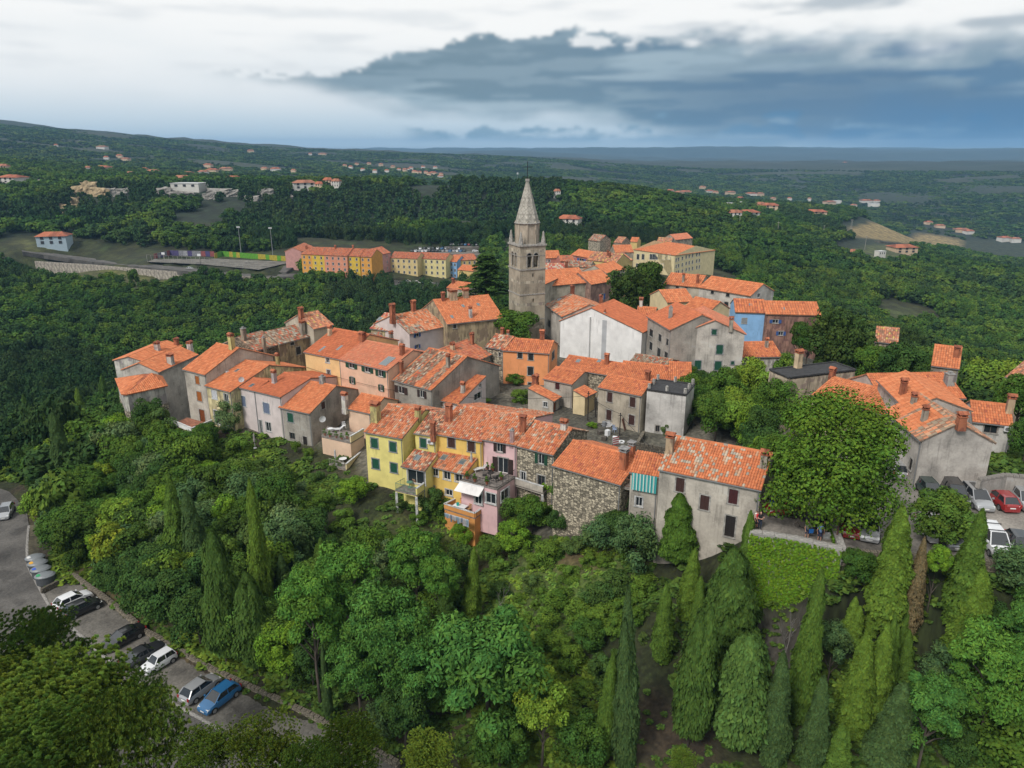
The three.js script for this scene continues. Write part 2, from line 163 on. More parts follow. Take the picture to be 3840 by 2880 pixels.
const FLATS = [{y:-10.6,m:2.5,p:[[-105.77,-113.79],[-75.48,-104.06],[-67.51,-92.93],[-63.65,-85.4],[-56.43,-76.36],[-52.37,-77.04],[-38.29,-66.02],[-23.83,-56.55],[-9.81,-50.26],[-7.92,-47.85],[-52.15,-45.61]]},{y:6.9,m:5,p:[[28.71,-55.96],[30.83,-55.81],[38.92,-54.02],[49.28,-52.89],[60.89,-64.92],[46.87,-68],[40.87,-69.64],[46.34,-82.58],[50.35,-94.44],[44.55,-84.11],[40.47,-74.36],[33.91,-67.47],[31.73,-63.47]]},{y:6.9,m:.9,p:[[21.13,-59.01],[27.87,-56.35],[28.83,-55.96],[34.14,-67.47],[25.1,-64.92]]},{y:-22.6,m:10,p:[[-211.98,-437.37],[-177.74,-441.31],[-126.71,-426.58],[-136.26,-394.9],[-175.35,-414.51],[-209.6,-423.5]]}];
const landW = (() => { // smooth interpolation through the surveyed heights
  const n = LAND.length, A = []; for (let i = 0; i < n; i++) { const r = new Float64Array(n + 2); for (let j = 0; j < n; j++) r[j] = Math.sqrt((LAND[i][0] - LAND[j][0]) ** 2 + (LAND[i][1] - LAND[j][1]) ** 2 + 25) - (i === j ? 0.5 : 0); r[n] = 1; r[n + 1] = LAND[i][2]; A.push(r); }
  const l = new Float64Array(n + 2).fill(1); l[n] = 0; l[n + 1] = 0; A.push(l); const m = n + 1;
  for (let c = 0; c < m; c++) { let p = c; for (let r = c + 1; r < m; r++) if (Math.abs(A[r][c]) > Math.abs(A[p][c])) p = r; [A[c], A[p]] = [A[p], A[c]]; for (let r = c + 1; r < m; r++) { const k = A[r][c] / A[c][c]; if (k) for (let q = c; q <= m; q++) A[r][q] -= k * A[c][q]; } }
  const x = new Float64Array(m); for (let r = m - 1; r >= 0; r--) { let s = A[r][m]; for (let q = r + 1; q < m; q++) s -= A[r][q] * x[q]; x[r] = s / A[r][r]; } return x;
})();
function sdPoly(x, z, p) { let d = 1e18, s = 1; for (let i = 0, j = p.length - 1; i < p.length; j = i++) { const ex = p[j][0] - p[i][0], ez = p[j][1] - p[i][1], wx = x - p[i][0], wz = z - p[i][1], t = cl((wx * ex + wz * ez) / (ex * ex + ez * ez)), bx = wx - ex * t, bz = wz - ez * t; d = Math.min(d, bx * bx + bz * bz); const a = z >= p[i][1], b = z < p[j][1], c = ex * wz > ez * wx; if ((a && b && c) || (!a && !b && !c)) s = -s; } return s * Math.sqrt(d); }
function land(x, z) {
  let y = landW[LAND.length]; for (let i = 0; i < LAND.length; i++) { const a = x - LAND[i][0], b = z - LAND[i][1]; y += landW[i] * Math.sqrt(a * a + b * b + 25); }
  for (const f of FLATS) { const k = sm(cl(sdPoly(x, z, f.p) / f.m)); if (k < 1) y = f.y * (1 - k) + y * k; }
  return y;
}
const MEADOWS = [[[[-14.1,-81.9],[-9,-81.9],[-.3,-74.8],[-5.7,-74.4],[-12.4,-76.9],[-17.3,-80.5]],[.13,.17,.04],4],[[[.7,-74.1],[10.8,-67.5],[11.3,-60.2],[4.2,-59.7],[-1.3,-68.4]],[.11,.17,.035],4],[[[4.6,-72.4],[9.6,-69.1],[8.9,-67.3],[4.7,-69.7]],[.2,.14,.08],2.5],[[[-54.4,-79.8],[-38.6,-68],[-32.8,-63.7],[-34.4,-65.3],[-42.4,-71.7],[-53,-80.5]],[.16,.12,.055],1.5],[[[-294.6,-462.5],[-211.8,-416.7],[-170,-391.4],[-171.8,-383.2],[-259.9,-421]],[.15,.16,.05],6],[[[413.3,-915],[799.9,-1457.6],[845.2,-1400],[542.8,-973.4],[426.5,-862.8],[362,-787.8]],[.42,.32,.15],6],[[[301,-664.4],[448.6,-861.9],[350.4,-669.5],[291.2,-632.1]],[.12,.15,.05],6],[[[195.7,-389.3],[223.7,-409],[223.1,-387.8],[234.7,-385.5],[212.3,-371.9],[192.3,-366.3]],[.1,.13,.04],6],[[[-324.7,-484.5],[-291.3,-483.3],[-284.7,-475.9],[-303.2,-458.8]],[.13,.14,.05],5],[[[9.2,-53.9],[17.2,-51.6],[16.6,-45.9],[7.4,-47.7]],[.075,.055,.035],4],[[[22.4,-57.5],[25.7,-55.5],[26,-52.5],[20.3,-54.3]],[.13,.12,.11],3]]; // [polygon, colour]
const groundCol = (x, z) => {
  const D = Math.hypot(x, z), n = fbm(x * 0.06, z * 0.06, 4, 61), n2 = fbm(x * 0.4, z * 0.4, 3, 62), f = fbm(x * 0.004 + 9, z * 0.004, 5, 63);
  let c = [0.035 + 0.03 * n, 0.05 + 0.025 * n2, 0.018];
  if (D < 220) { const dirt = sstep(0.5, 0.62, n * 0.6 + n2 * 0.4); c = [lerp(c[0], 0.085, dirt), lerp(c[1], 0.065, dirt), lerp(c[2], 0.04, dirt)]; }
  if (D > 600) { const k = 0.75 + f * 0.6 + (n - 0.5) * 0.5; c = [0.026 * k, 0.046 * k, 0.022 * k]; const cle = sstep(0.66, 0.72, fbm(x * 0.003, z * 0.006, 4, 65)) * sstep(900, 1500, D); c = [lerp(c[0], 0.10, cle * 0.35), lerp(c[1], 0.11, cle * 0.35), lerp(c[2], 0.05, cle * 0.35)]; }
  if (D < 220) { const k = (1 - sm(cl(sdPoly(x, z, VILLAGE) / 1.5 + 0.5))) * 0.9; if (k > 0) { const g = 0.17 + 0.07 * n2; c = [lerp(c[0], g, k), lerp(c[1], g * 0.95, k), lerp(c[2], g * 0.84, k)]; } }
  for (const [p, col, soft] of MEADOWS) { const k = 1 - sm(cl(sdPoly(x, z, p) / soft + 0.5 + (n2 - 0.5) * 0.8)); if (k > 0) { const m = 0.8 + 0.4 * n2; c = [lerp(c[0], col[0] * m, k), lerp(c[1], col[1] * m, k), lerp(c[2], col[2] * m, k)]; } }
  return c;
};
{
  const NA = 250, a0 = -1.25, a1 = 1.25, rings = []; for (let r = 6; r < 12500; r *= r < 25 ? 1.06 : r < 130 ? 1.0125 : 1.022) rings.push(r); const NR = rings.length;
  const pos = new Float32Array(NR * (NA + 1) * 3), col = new Float32Array(NR * (NA + 1) * 3), uv = new Float32Array(NR * (NA + 1) * 2), idx = [];
  for (let i = 0; i < NR; i++) for (let j = 0; j <= NA; j++) { const a = lerp(a0, a1, j / NA), x = Math.sin(a) * rings[i], z = -Math.cos(a) * rings[i] , k = i * (NA + 1) + j, D = rings[i]; let y = land(x, z); if (D > 30 && D < 800) y += (fbm(x * 0.3, z * 0.3, 3, 71) - 0.5) * 0.5 * (FLATS.some((f) => sdPoly(x, z, f.p) < 1) ? 0 : 1); if (D > 900) y += (fbm(x * 0.006, z * 0.006, 5, 72) - 0.5) * lerp(0, 30, sstep(900, 3000, D)) + (fbm(x * 0.0006 + 5, z * 0.0011, 5, 73) - 0.5) * lerp(0, 150, sstep(3200, 5500, D)) * (1 - 0.45 * sstep(8000, 11000, D)); y = Math.min(y, 175); pos.set([x, y, z], k * 3); col.set(groundCol(x, z), k * 3); uv.set([x, z], k * 2); if (i && j) idx.push(k - NA - 2, k - NA - 1, k, k - NA - 2, k, k - 1); }
  const g = new THREE.BufferGeometry(); g.setAttribute('position', new THREE.BufferAttribute(pos, 3)); g.setAttribute('color', new THREE.BufferAttribute(col, 3)); g.setAttribute('uv', new THREE.BufferAttribute(uv, 2)); g.setIndex(idx); g.computeVertexNormals();
  const m = new THREE.MeshStandardMaterial({ vertexColors: true, map: texGround, roughness: 0.98, bumpMap: texGround, bumpScale: 0.15 });
  const o = new THREE.Mesh(g, m); o.name = 'terrain'; o.receiveShadow = o.castShadow = true; tag(o, 'green hillside and valley ground', null, null, 'structure'); scene.add(o);
}
// ---------- paved ground, walls, terraces ----------
const SURFM = { asphalt: mat([0.155, 0.15, 0.145], { map: texAsphalt }), lot: mat([0.235, 0.225, 0.205], { map: texAsphalt, b: 0.01 }), verge: mat([0.14, 0.125, 0.085], { map: texGround }), square: mat([0.36, 0.34, 0.315], { map: texAsphalt }), deck: mat([0.32, 0.28, 0.25], { map: texFine }), tiles: mat([0.42, 0.17, 0.10], { map: texFine }) };
const SURF = [["road","grey asphalt road curving past the lower parking lot",-10.5,[[-108.08,-111.91],[-86.49,-107.43],[-77.63,-102.93],[-71.33,-97.13],[-67.94,-92.26],[-64.86,-86.94],[-61.63,-81.9],[-56.13,-75.87],[-53.15,-72.64],[-42.04,-63.86],[-35.18,-59.15],[-28.73,-55.37],[-22.19,-51.53],[-18.17,-48.79],[-14.95,-45.18],[-53.97,-43.52]],"asphalt"],["parking_lot","pale worn lower parking lot beside the wooded slope",-10.47,[[-56.13,-75.87],[-53.15,-72.64],[-42.04,-63.86],[-35.18,-59.15],[-28.73,-55.37],[-22.19,-51.53],[-18.17,-48.79],[-9.74,-49.76],[-18.73,-55.72],[-30.17,-61.88],[-40.3,-68.38],[-45.77,-72.9],[-54.24,-79.26],[-55.91,-75.68]],"lot"],["path","dusty verge with grass beside the bins",-10.44,[[-67.81,-92.26],[-64.74,-86.94],[-61.46,-81.9],[-56.02,-75.87],[-54.48,-79.57],[-60.81,-86.58],[-66.53,-92.93]],"verge"],["square","pale paved upper parking square",7,[[21.13,-59.01],[27.87,-56.35],[30.83,-55.81],[38.92,-54.02],[49.28,-52.89],[60.89,-64.92],[46.87,-68],[40.87,-69.64],[46.34,-82.58],[50.35,-94.44],[44.55,-84.11],[40.47,-74.36],[33.91,-67.47],[25.1,-64.92]],"square"]], WALLS = [["low_wall","long low stone wall behind the lower parking bays","wall",[[-54.03,-78.94],[-45.59,-72.62],[-40.14,-68.11],[-30.05,-61.64],[-18.66,-55.5],[-9.73,-49.81]],-11,-9.75,.4,"stone"],["low_wall","short mossy stone wall between bins and parking bays","wall",[[-55.91,-75.57],[-54.2,-78.84]],-11,-9.8,.35,"stoned"],["kerb","pale stone kerb strip between road and parking lot","kerb",[[-67.87,-92.17],[-64.8,-86.86],[-61.57,-81.82],[-56.08,-75.8],[-53.09,-72.56],[-42,-63.8],[-35.14,-59.09],[-28.7,-55.31],[-22.17,-51.48],[-18.16,-48.74]],-10.7,-10.4,.28,"kerb"],["parapet","white stone parapet along the ivy covered terrace","wall",[[21.1,-58],[24.91,-56.63],[27.99,-55.01]],-1,7.85,.5,"parapet"],["parapet","stone parapet end wall between terrace and square","wall",[[27.99,-55.01],[29.26,-60.29]],6.5,7.85,.55,"parapet"],["parapet","short stone parapet beside the grey house and three people","wall",[[21.1,-58],[22.38,-62.13]],5,7.9,.5,"parapet"],["retaining_wall","low stone wall along the edge of the upper square","wall",[[28.1,-55.34],[30.37,-54.96],[34.76,-54.37],[38.59,-53.64],[42.13,-53.06],[49.4,-52.22]],5.2,7.5,.5,"stone"],["garden_wall","rough grey wall beside the large gable on the square","wall",[[45.23,-64.86],[48.46,-65.93],[51.8,-65.18]],6.5,9.6,.5,"cement"],["retaining_wall","long stone wall below the road across the valley","wall",[[-286.5,-442.79],[-244.42,-428.63],[-200.76,-409.7],[-158.82,-394.39],[-111.68,-377.63]],-38,-24.6,.8,"pale"],["courtyard_wall","low rubble wall around the cluttered courtyard","wall",[[16.5,-90.43],[18.36,-95.21],[16.5,-90.43],[19.9,-88.59]],0,2.6,.4,"stone"],["courtyard_wall","dark rubble wall behind the low long roof","wall",[[16.34,-89.6],[19.86,-87.77]],0,3.2,.4,"stoned"]], IVY = [[[21.1,-58],[24.91,-56.63],[27.99,-55.01]],[[27.99,-55.01],[29.26,-60.29]]], PLATES = [["road","road with pale wall crossing the far side of the valley",[[-304.25,-20.57,-459.4],[-293.63,-23.5,-466.68],[-262.78,-26.97,-463.41],[-207.81,-23.62,-419.05],[-168.46,-23.84,-400.95],[-134.37,-24.7,-390.69],[-124.75,-26.62,-397.08],[-113.33,-26.64,-395.71]],9,"asphalt"],["road","street in front of the coloured apartment blocks",[[-127.54,-25.62,-398.39],[-114.02,-25.71,-400.74],[-99.34,-26.2,-393.8],[-84.93,-26.67,-391.72],[-73.66,-27.87,-393.29],[-62.21,-29.08,-394.47],[-50.36,-30.02,-393.1],[-36.31,-30.14,-392.82]],14,"asphalt"],["road","ramp beside the sports court",[[-126.93,-24.53,-402.61],[-124.88,-23.06,-410.4],[-121.21,-21.98,-419.4]],7,"asphalt"],["car_park","upper tarmac strip of the distant car park",[[-62.39,-21.95,-461.48],[-51.93,-22.07,-464.9],[-38.58,-22.02,-468.58],[-24.82,-22.37,-468.12],[-3.39,-22.17,-466.68]],30,"lot"],["car_park","back tarmac strip of the distant car park",[[-43.4,-20.24,-477.1],[-32.37,-20.12,-479.41],[-18.38,-20.1,-480.38],[-3.47,-20.18,-479.33]],16,"lot"],["road","pale track climbing through the distant wood",[[42.9,-8.82,-627.63],[47.28,-6.13,-639.06],[52.11,-4.26,-646.5],[49.87,-2.05,-658.79]],6,"lot"],["road","country road beyond the eastern wood",[[394.52,-55.86,-805.2],[437.56,-63.81,-859.78],[471.22,-69.95,-896.58]],9,"lot"]];
for (const [n, l, y, p, m] of SURF) { const b = new Bag(), pts = p.map((q) => new THREE.Vector2(...q)); for (const f of THREE.ShapeUtils.triangulateShape(pts, [])) { const q = f.map((k) => V(pts[k].x, y, pts[k].y)), nn = q[1].clone().sub(q[0]).cross(q[2].clone().sub(q[0])); if (nn.y > 0) b.tri(...q); else b.tri(q[0], q[2], q[1]); } const o = b.mesh(numbered(n), SURFM[m], scene); tag(o, l, null, null, 'structure'); }
for (const [n, l, c, w, m] of PLATES) { const b = new Bag(); for (let i = 0; i < c.length - 1; i++) { const sd = (k) => { const a = c[Math.max(0, k - 1)], e = c[Math.min(c.length - 1, k + 1)], dx = e[0] - a[0], dz = e[2] - a[2], L = Math.hypot(dx, dz); return [V(c[k][0] - (dz / L) * w / 2, c[k][1], c[k][2] + (dx / L) * w / 2), V(c[k][0] + (dz / L) * w / 2, c[k][1], c[k][2] - (dx / L) * w / 2)]; }; const [a0, a1] = sd(i), [b0, b1] = sd(i + 1), dn = V(0, -2.5, 0); b.hexa([a0.clone().add(dn), b0.clone().add(dn), b1.clone().add(dn), a1.clone().add(dn)], [a0, b0, b1, a1]); } const o = b.mesh(numbered(n), SURFM[m], scene); tag(o, l, null, null, 'structure'); }
const WM = { stone: mat([0.34, 0.315, 0.27], { map: texWall, b: 0.03 }), stoned: mat([0.20, 0.185, 0.16], { map: texWall, b: 0.03 }), kerb: mat([0.40, 0.38, 0.35], { map: texFine }), parapet: mat([0.50, 0.48, 0.44], { map: texFine, b: 0.01 }), cement: mat([0.34, 0.325, 0.31], { map: texCement }), pale: mat([0.46, 0.43, 0.38], { map: texOldPaint }) };
const blockGeo = (() => { const b = new Bag(); b.box(0, 0, 0, 1, 1, 1); return b.geo(); })(), blockGeo2 = (() => { const b = new Bag(), e = 0.06; b.hexa([V(-0.5, 0, 0.5), V(0.5, 0, 0.5), V(0.5, 0, -0.5), V(-0.5, 0, -0.5)], [V(-0.5 + e, 1, 0.5 - e), V(0.5 - e, 1, 0.5 - e), V(0.5 - e, 1, -0.5 + e), V(-0.5 + e, 1, -0.5 + e)]); return b.geo(); })();
for (const [n, l, cat, p, y0, y1, th, m] of WALLS) {
  const x0 = p.reduce((s, q) => s + q[0], 0) / p.length, z0 = p.reduce((s, q) => s + q[1], 0) / p.length, g = thing(n, l, cat, null, [x0, y0, z0]), org = V(x0, y0, z0), r = rngOf(p.length * 7 + Math.abs(x0 * 10 | 0)), b = new Bag(org), cap = m === 'pale' || m === 'kerb' ? 0 : m === 'parapet' ? 0.22 : 0.26, seg = m === 'parapet' ? 1.1 : m === 'kerb' ? 1.0 : 0.55;
  for (let i = 0; i < p.length - 1; i++) { const A = V(p[i][0], 0, p[i][1]), B = V(p[i + 1][0], 0, p[i + 1][1]), L = A.distanceTo(B), d = B.clone().sub(A).normalize(), turn = Math.atan2(-d.z, d.x), M = A.clone().add(B).multiplyScalar(0.5); if (m !== 'kerb') b.box(M.x, y0, M.z, L + th * 0.3, y1 - y0 - cap, th * 0.92, turn);
    if (cap || m === 'kerb') { const k = Math.max(1, Math.round(L / seg)); for (let j = 0; j < k; j++) { const o = new THREE.Mesh(m === 'parapet' || m === 'kerb' ? blockGeo : blockGeo2, WM[m]); o.name = m === 'kerb' ? 'kerb_stone' : 'coping_stone'; const q = A.clone().addScaledVector(d, ((j + 0.5) * L) / k); o.position.set(q.x - org.x + (r() - 0.5) * 0.03, y1 - cap - (m === 'kerb' ? 0.3 : 0) - y0 + (m === 'kerb' ? 0 : 0.002), q.z - org.z + (r() - 0.5) * 0.03); o.rotation.y = turn + (r() - 0.5) * (m === 'parapet' || m === 'kerb' ? 0.01 : 0.14); o.scale.set(L / k - 0.02 - r() * 0.03, (m === 'kerb' ? 0.3 : cap) * (0.9 + 0.2 * r()), th * (m === 'parapet' ? 1.06 : 0.95 + 0.2 * r())); o.castShadow = o.receiveShadow = true; g.add(o); } } }
  if (b.p.length) b.mesh('wall', WM[m], g);
}
const BLOCKS = [{nm:"terrace_room",label:"pink ground floor room carrying a roof terrace with iron railing",cat:"terrace",y0:-4,y1:2.18,p:[[-6.18,-80.21],[-1.73,-77.76],[.46,-81.23],[-3.86,-83.6]],m:"pink",rails:[0,1],pars:[],ph:.9,pm:"pink",railm:"dark",deck:"deck"},{nm:"terrace",label:"orange walled terrace on a stone base with laundry line",cat:"terrace",y0:-8,y1:-1.6,p:[[-8.24,-80.31],[-4.39,-77.86],[-3.14,-79.92],[-6.4,-82.39]],m:"orangew",rails:[],pars:[0,1,3],ph:.55,pm:"white",railm:"dark",deck:"deck"},{nm:"terrace",label:"peach ground floor carrying the upper terrace with potted plants",cat:"terrace",y0:-5,y1:.5,p:[[-27.5,-98.49],[-22.72,-95.99],[-21.4,-99.07],[-27.57,-102.59]],m:"peach",rails:[0],pars:[1],ph:.9,pm:"cream",railm:"pale",deck:"deck"},{nm:"terrace",label:"small lower peach patio with low wall and white parasol",cat:"terrace",y0:-6,y1:-2.3,p:[[-25.75,-94.81],[-22.9,-92.98],[-21.68,-97.34],[-24.11,-100.69]],m:"peach",rails:[0],pars:[1],ph:.8,pm:"cream",railm:"pale",deck:"deck"},{nm:"balcony",label:"yellow balcony on white pillars with green railing",cat:"balcony",y0:-4,y1:.32,p:[[-14.27,-81.38],[-11.46,-79.99],[-10.42,-82.14],[-13.03,-83.33]],m:"yellow",rails:[0,3],pars:[1],ph:.8,pm:"yellow",railm:"green",deck:"deck"},{nm:"terrace",label:"red tiled terrace with white balustrade before the tall grey house",cat:"terrace",y0:-6,y1:-1.6,p:[[-53.76,-108.78],[-49.11,-105.16],[-47.37,-108.78],[-52.74,-111.79]],m:"whitew",rails:[],pars:[0,1],ph:.7,pm:"white",railm:"dark",deck:"tiles"},{nm:"balcony",label:"grey concrete balcony of the rubble stone house",cat:"balcony",y0:-3,y1:1.2,p:[[-.16,-81.51],[3.73,-78.72],[4.27,-79.52],[.47,-82.36]],m:"grey",rails:[],pars:[0],ph:.8,pm:"grey",railm:"dark",deck:"deck"},{nm:"terrace",label:"stone stair base with white coping before the white house",cat:"terrace",y0:0,y1:4.6,p:[[11.12,-135.54],[15.71,-133.66],[15.61,-138.77],[12.18,-140.78]],m:"stone",rails:[],pars:[0,3],ph:.5,pm:"white",railm:"dark",deck:"deck"},{nm:"balcony",label:"annex balcony with rusty rail behind the striped curtain",cat:"balcony",y0:2,y1:6,p:[[11.48,-70.68],[15.08,-68.83],[15.6,-71.12],[12.65,-72.93]],m:"grey",rails:[0],pars:[],ph:.9,pm:"grey",railm:"rust",deck:"deck"}];
const RAILM = { dark: mat([0.03, 0.03, 0.032], { r: 0.5, m: 0.6 }), pale: mat([0.35, 0.33, 0.3], { r: 0.5, m: 0.4 }), green: mat([0.10, 0.20, 0.14], { r: 0.6 }), rust: mat([0.16, 0.08, 0.05], { r: 0.8 }) };
function railing(parent, org, A, B, y, m, h = 0.9) { const L = A.distanceTo(B), d = B.clone().sub(A).normalize(), n = Math.max(2, Math.round(L / 0.16)), rail = new Bag(org); rail.bar(V(A.x, y + h, A.z), V(B.x, y + h, B.z), 0.045); rail.bar(V(A.x, y + 0.1, A.z), V(B.x, y + 0.1, B.z), 0.03); const o = rail.mesh('railing', m, parent); for (let i = 0; i <= n; i++) { const q = A.clone().addScaledVector(d, (i * L) / n), bb = new THREE.Mesh(i % 8 === 0 ? railPost : railBar, m); bb.name = 'baluster'; bb.position.set(q.x - org.x, y - org.y, q.z - org.z); bb.scale.y = h; o.add(bb); } }
const railBar = (() => { const b = new Bag(); b.box(0, 0, 0, 0.018, 1, 0.018); return b.geo(); })(), railPost = (() => { const b = new Bag(); b.box(0, 0, 0, 0.045, 1.04, 0.045); return b.geo(); })();
// ---------- houses ----------
const roofRng = rngOf(77);
// tiles on a roof plane: e0 eave corner, d unit eave direction, t unit slope direction, L length, S slope length, l0 l1 insets at the top
function tilePlane(bag, e0, d, t, L, S, kind, step, l0 = 0, l1 = 0, side = 0) {
  const n = d.clone().cross(t).normalize(); if (n.y < 0) n.negate();
  const w = step, course = step * 1.55, cols = Math.max(2, Math.round(L / w)), ww = L / cols, up = 0.26 * w, pal = ROOF[kind] ?? ROOF.or, seed = Math.floor(roofRng() * 1e6);
  const P = (s, q, h) => V(e0.x + d.x * s + t.x * q + n.x * h, e0.y + d.y * s + t.y * q + n.y * h, e0.z + d.z * s + t.z * q + n.z * h);
  for (let i = 0; i < cols; i++) {
    const s = (i + 0.5) * ww; let top = S, bottom = 0; if (l0 > 0) top = Math.min(top, (s * S) / l0); if (l1 > 0) top = Math.min(top, ((L - s) * S) / l1);
    const k = Math.max(1, Math.round(top / course)), cc = top / k;
    for (let j = 0; j < k; j++) {
      const q0 = j * cc - 0.02, q1 = (j + 1) * cc, r = hash2(i, j, seed), v = 0.86 + 0.28 * hash2(i, j, seed + 3);
      let pl = pal;
      if (kind === 'stripe') pl = (s / L > 0.55 && s / L < 0.72) || s / L > 0.93 || (i % 9 === 0) ? ROOF.or2 : pal;
      if (kind === 'patch') pl = s / L < 0.18 || (s / L < 0.45 && j < k * 0.3) ? ROOF.old : pal;
      if (kind === 'patch2' && side === 0) pl = (s / L < 0.32) || (s / L > 0.40 && s / L < 0.72 && j < k * 0.8) ? ROOF.or : pal;
      if (kind === 'lich') { const b = fbm(i * 0.18, j * 0.5, 3, seed); pl = b > 0.66 || s / L < 0.06 || hash2(Math.floor(i / 3), 7, seed) > 0.86 && b > 0.5 ? [[2, WT], [2, LT], [2, O2], [1, GR]] : pal; }
      if (kind === 'mixr' && hash2(i, 0, seed + 9) > 0.9) pl = [[2, LT], [2, PK], [1, WT], [1, BR]];
      const c = pick(pl, r), jit = (hash2(i, j, seed + 5) - 0.5) * 0.012, j2 = (hash2(i, j, seed + 6) - 0.5) * 0.1 * w; bag.col = [c[0] * v, c[1] * v, c[2] * v];
      const A = [-0.5, -0.24, 0.24, 0.5], Hh = [0, up, up, 0], lo = A.map((a, m) => P(s + a * ww + j2, q0, Hh[m] + 0.035 + jit)), hi = A.map((a, m) => P(s + a * ww * 0.92 + j2, q1, Hh[m] + 0.002));
      for (let m = 0; m < 3; m++) bag.quad(lo[m], lo[m + 1], hi[m + 1], hi[m]);
      const f0 = P(s - 0.5 * ww + j2, q0, -0.02), f1 = P(s + 0.5 * ww + j2, q0, -0.02); bag.tri(f0, lo[2], lo[1]); bag.tri(f0, f1, lo[2]);
    }
  }
}
function ridgeTiles(bag, a, b, kind, w) { const d = b.clone().sub(a), L = d.length(); d.normalize(); const s = V(-d.z, 0, d.x).normalize(), n = Math.max(2, Math.round(L / 0.42)), pal = ROOF[kind] ?? ROOF.or; for (let i = 0; i < n; i++) { const v = 0.85 + 0.3 * roofRng(), c = pick(pal, roofRng()); bag.col = [c[0] * v, c[1] * v, c[2] * v]; const p = a.clone().addScaledVector(d, (i * L) / n), q = a.clone().addScaledVector(d, ((i + 1) * L) / n), f = (o, k, up) => o.clone().addScaledVector(s, k * w).add(V(0, up, 0)); const A = [[-1, -0.06], [-0.5, 0.11], [0.5, 0.11], [1, -0.06]]; for (let m = 0; m < 3; m++) bag.quad(f(p, A[m][0], A[m][1] + 0.02), f(p, A[m + 1][0], A[m + 1][1] + 0.02), f(q, A[m + 1][0], A[m + 1][1]), f(q, A[m][0], A[m][1])); } }
const SHUT = { sg: 0x1f5a45, sb: 0x4a2f2a, so: 0xb0672a, sl: 0x76839c, sw: 0xd8dade, sk: 0x24282a, sr: 0x4d2023, sgr: 0x9aa0a4, og: 0x1d4f38, ob: 0x3c2b28, obl: 0x3f66a8 };
const frameStone = mat([0.47, 0.45, 0.41], { map: texFine }), frameWhite = mat([0.74, 0.74, 0.73], { map: texFine }), frameGrey = mat([0.36, 0.37, 0.38], { map: texFine });
const unitShutter = (() => { const b = new Bag(); b.box(0, 0, 0, 1, 1, 0.6); for (let i = 0; i < 9; i++) b.box(0, 0.05 + i * 0.1, 0, 0.84, 0.055, 1); return b.geo(); })(); // a leaf with slats, scaled to size
const unitPane = new THREE.PlaneGeometry(1, 1);
function windowPart(parent, org, A, d, o, s, y, w, h, style, near) {
  // A face origin, d along, o outward; centre s, y (world height)
  const door = style[0] === 'd', P = (a, yy, out) => V(A.x + d.x * a + o.x * out - org.x, yy - org.y, A.z + d.z * a + o.z * out - org.z), ang = Math.atan2(-d.z, d.x) + (V(-d.z, 0, d.x).dot(o) > 0 ? 0 : Math.PI);
  const x0 = s - w / 2, x1 = s + w / 2, y0 = y - h / 2, y1 = y + h / 2, fr = new Bag(), fw = style === 'gw' || style === 'sw' || style === 'dg' || style === 'sl' ? 0.13 : 0.14;
  const slab = (a0, a1, b0, b1, z0, z1) => fr.hexa([P(a0, b0, z1), P(a1, b0, z1), P(a1, b0, z0), P(a0, b0, z0)], [P(a0, b1, z1), P(a1, b1, z1), P(a1, b1, z0), P(a0, b1, z0)]);
  slab(x0 - fw, x0, y0, y1, -0.05, 0.03); slab(x1, x1 + fw, y0, y1, -0.05, 0.03); slab(x0 - fw, x1 + fw, y1, y1 + fw, -0.05, 0.035); if (!door) slab(x0 - fw - 0.05, x1 + fw + 0.05, y0 - 0.1, y0, -0.05, 0.09); else slab(x0 - fw, x1 + fw, y0 - 0.08, y0, -0.05, 0.12);
  if (style === 'blank') slab(x0, x1, y0, y1, -0.06, -0.01);
  const fm = style === 'gw' || style === 'sw' || style === 'sl' ? frameWhite : style === 'sg' ? frameGrey : frameStone, win = fr.mesh(door ? 'door' : 'window', fm, parent);
  if (style === 'blank') { win.material = parent.userData.wallMat; return; }
  const put = (geo, name, m, a, yy, out, sx, sy, sz, turn = 0) => { const q = new THREE.Mesh(geo, m); q.name = name; q.position.copy(P(a, yy, out)); q.rotation.y = ang + turn; q.scale.set(sx, sy, sz); q.castShadow = q.receiveShadow = true; win.add(q); return q; };
  if (door) { const col = style === 'do' ? 0x8a4a22 : 0x2c2624; put(unitShutter, 'door_leaf', mat(col, { map: texWood, r: 0.6 }), s, y0, -0.1, w, h, 0.06); return; }
  if (style[0] === 's') { const m = mat(SHUT[style], { map: texWood, r: 0.6 }); for (const k of [-1, 1]) put(unitShutter, 'shutter', m, s + (k * w) / 4, y0, -0.03, w / 2 - 0.015, h, 0.05); return; }
  put(unitPane, 'pane', glassMat, s, y, -0.13, w, h, 1);
  const bars = new Bag(), bw = 0.045; const bs = (a0, a1, b0, b1) => bars.hexa([P(a0, b0, -0.09), P(a1, b0, -0.09), P(a1, b0, -0.125), P(a0, b0, -0.125)], [P(a0, b1, -0.09), P(a1, b1, -0.09), P(a1, b1, -0.125), P(a0, b1, -0.125)]);
  bs(x0, x0 + bw, y0, y1); bs(x1 - bw, x1, y0, y1); bs(x0 + bw, x1 - bw, y0, y0 + bw); bs(x0 + bw, x1 - bw, y1 - bw, y1); bs(s - bw / 2, s + bw / 2, y0 + bw, y1 - bw);
  bars.mesh('sash', style === 'gd' ? mat([0.16, 0.13, 0.11]) : mat([0.72, 0.72, 0.7]), win);
  if (style[0] === 'o') { const m = mat(SHUT[style], { map: texWood, r: 0.6 }); for (const k of [-1, 1]) put(unitShutter, 'shutter', m, s + k * (w * 0.75 + 0.04), y0, 0.07, w / 2, h, 0.05, 0); }
}
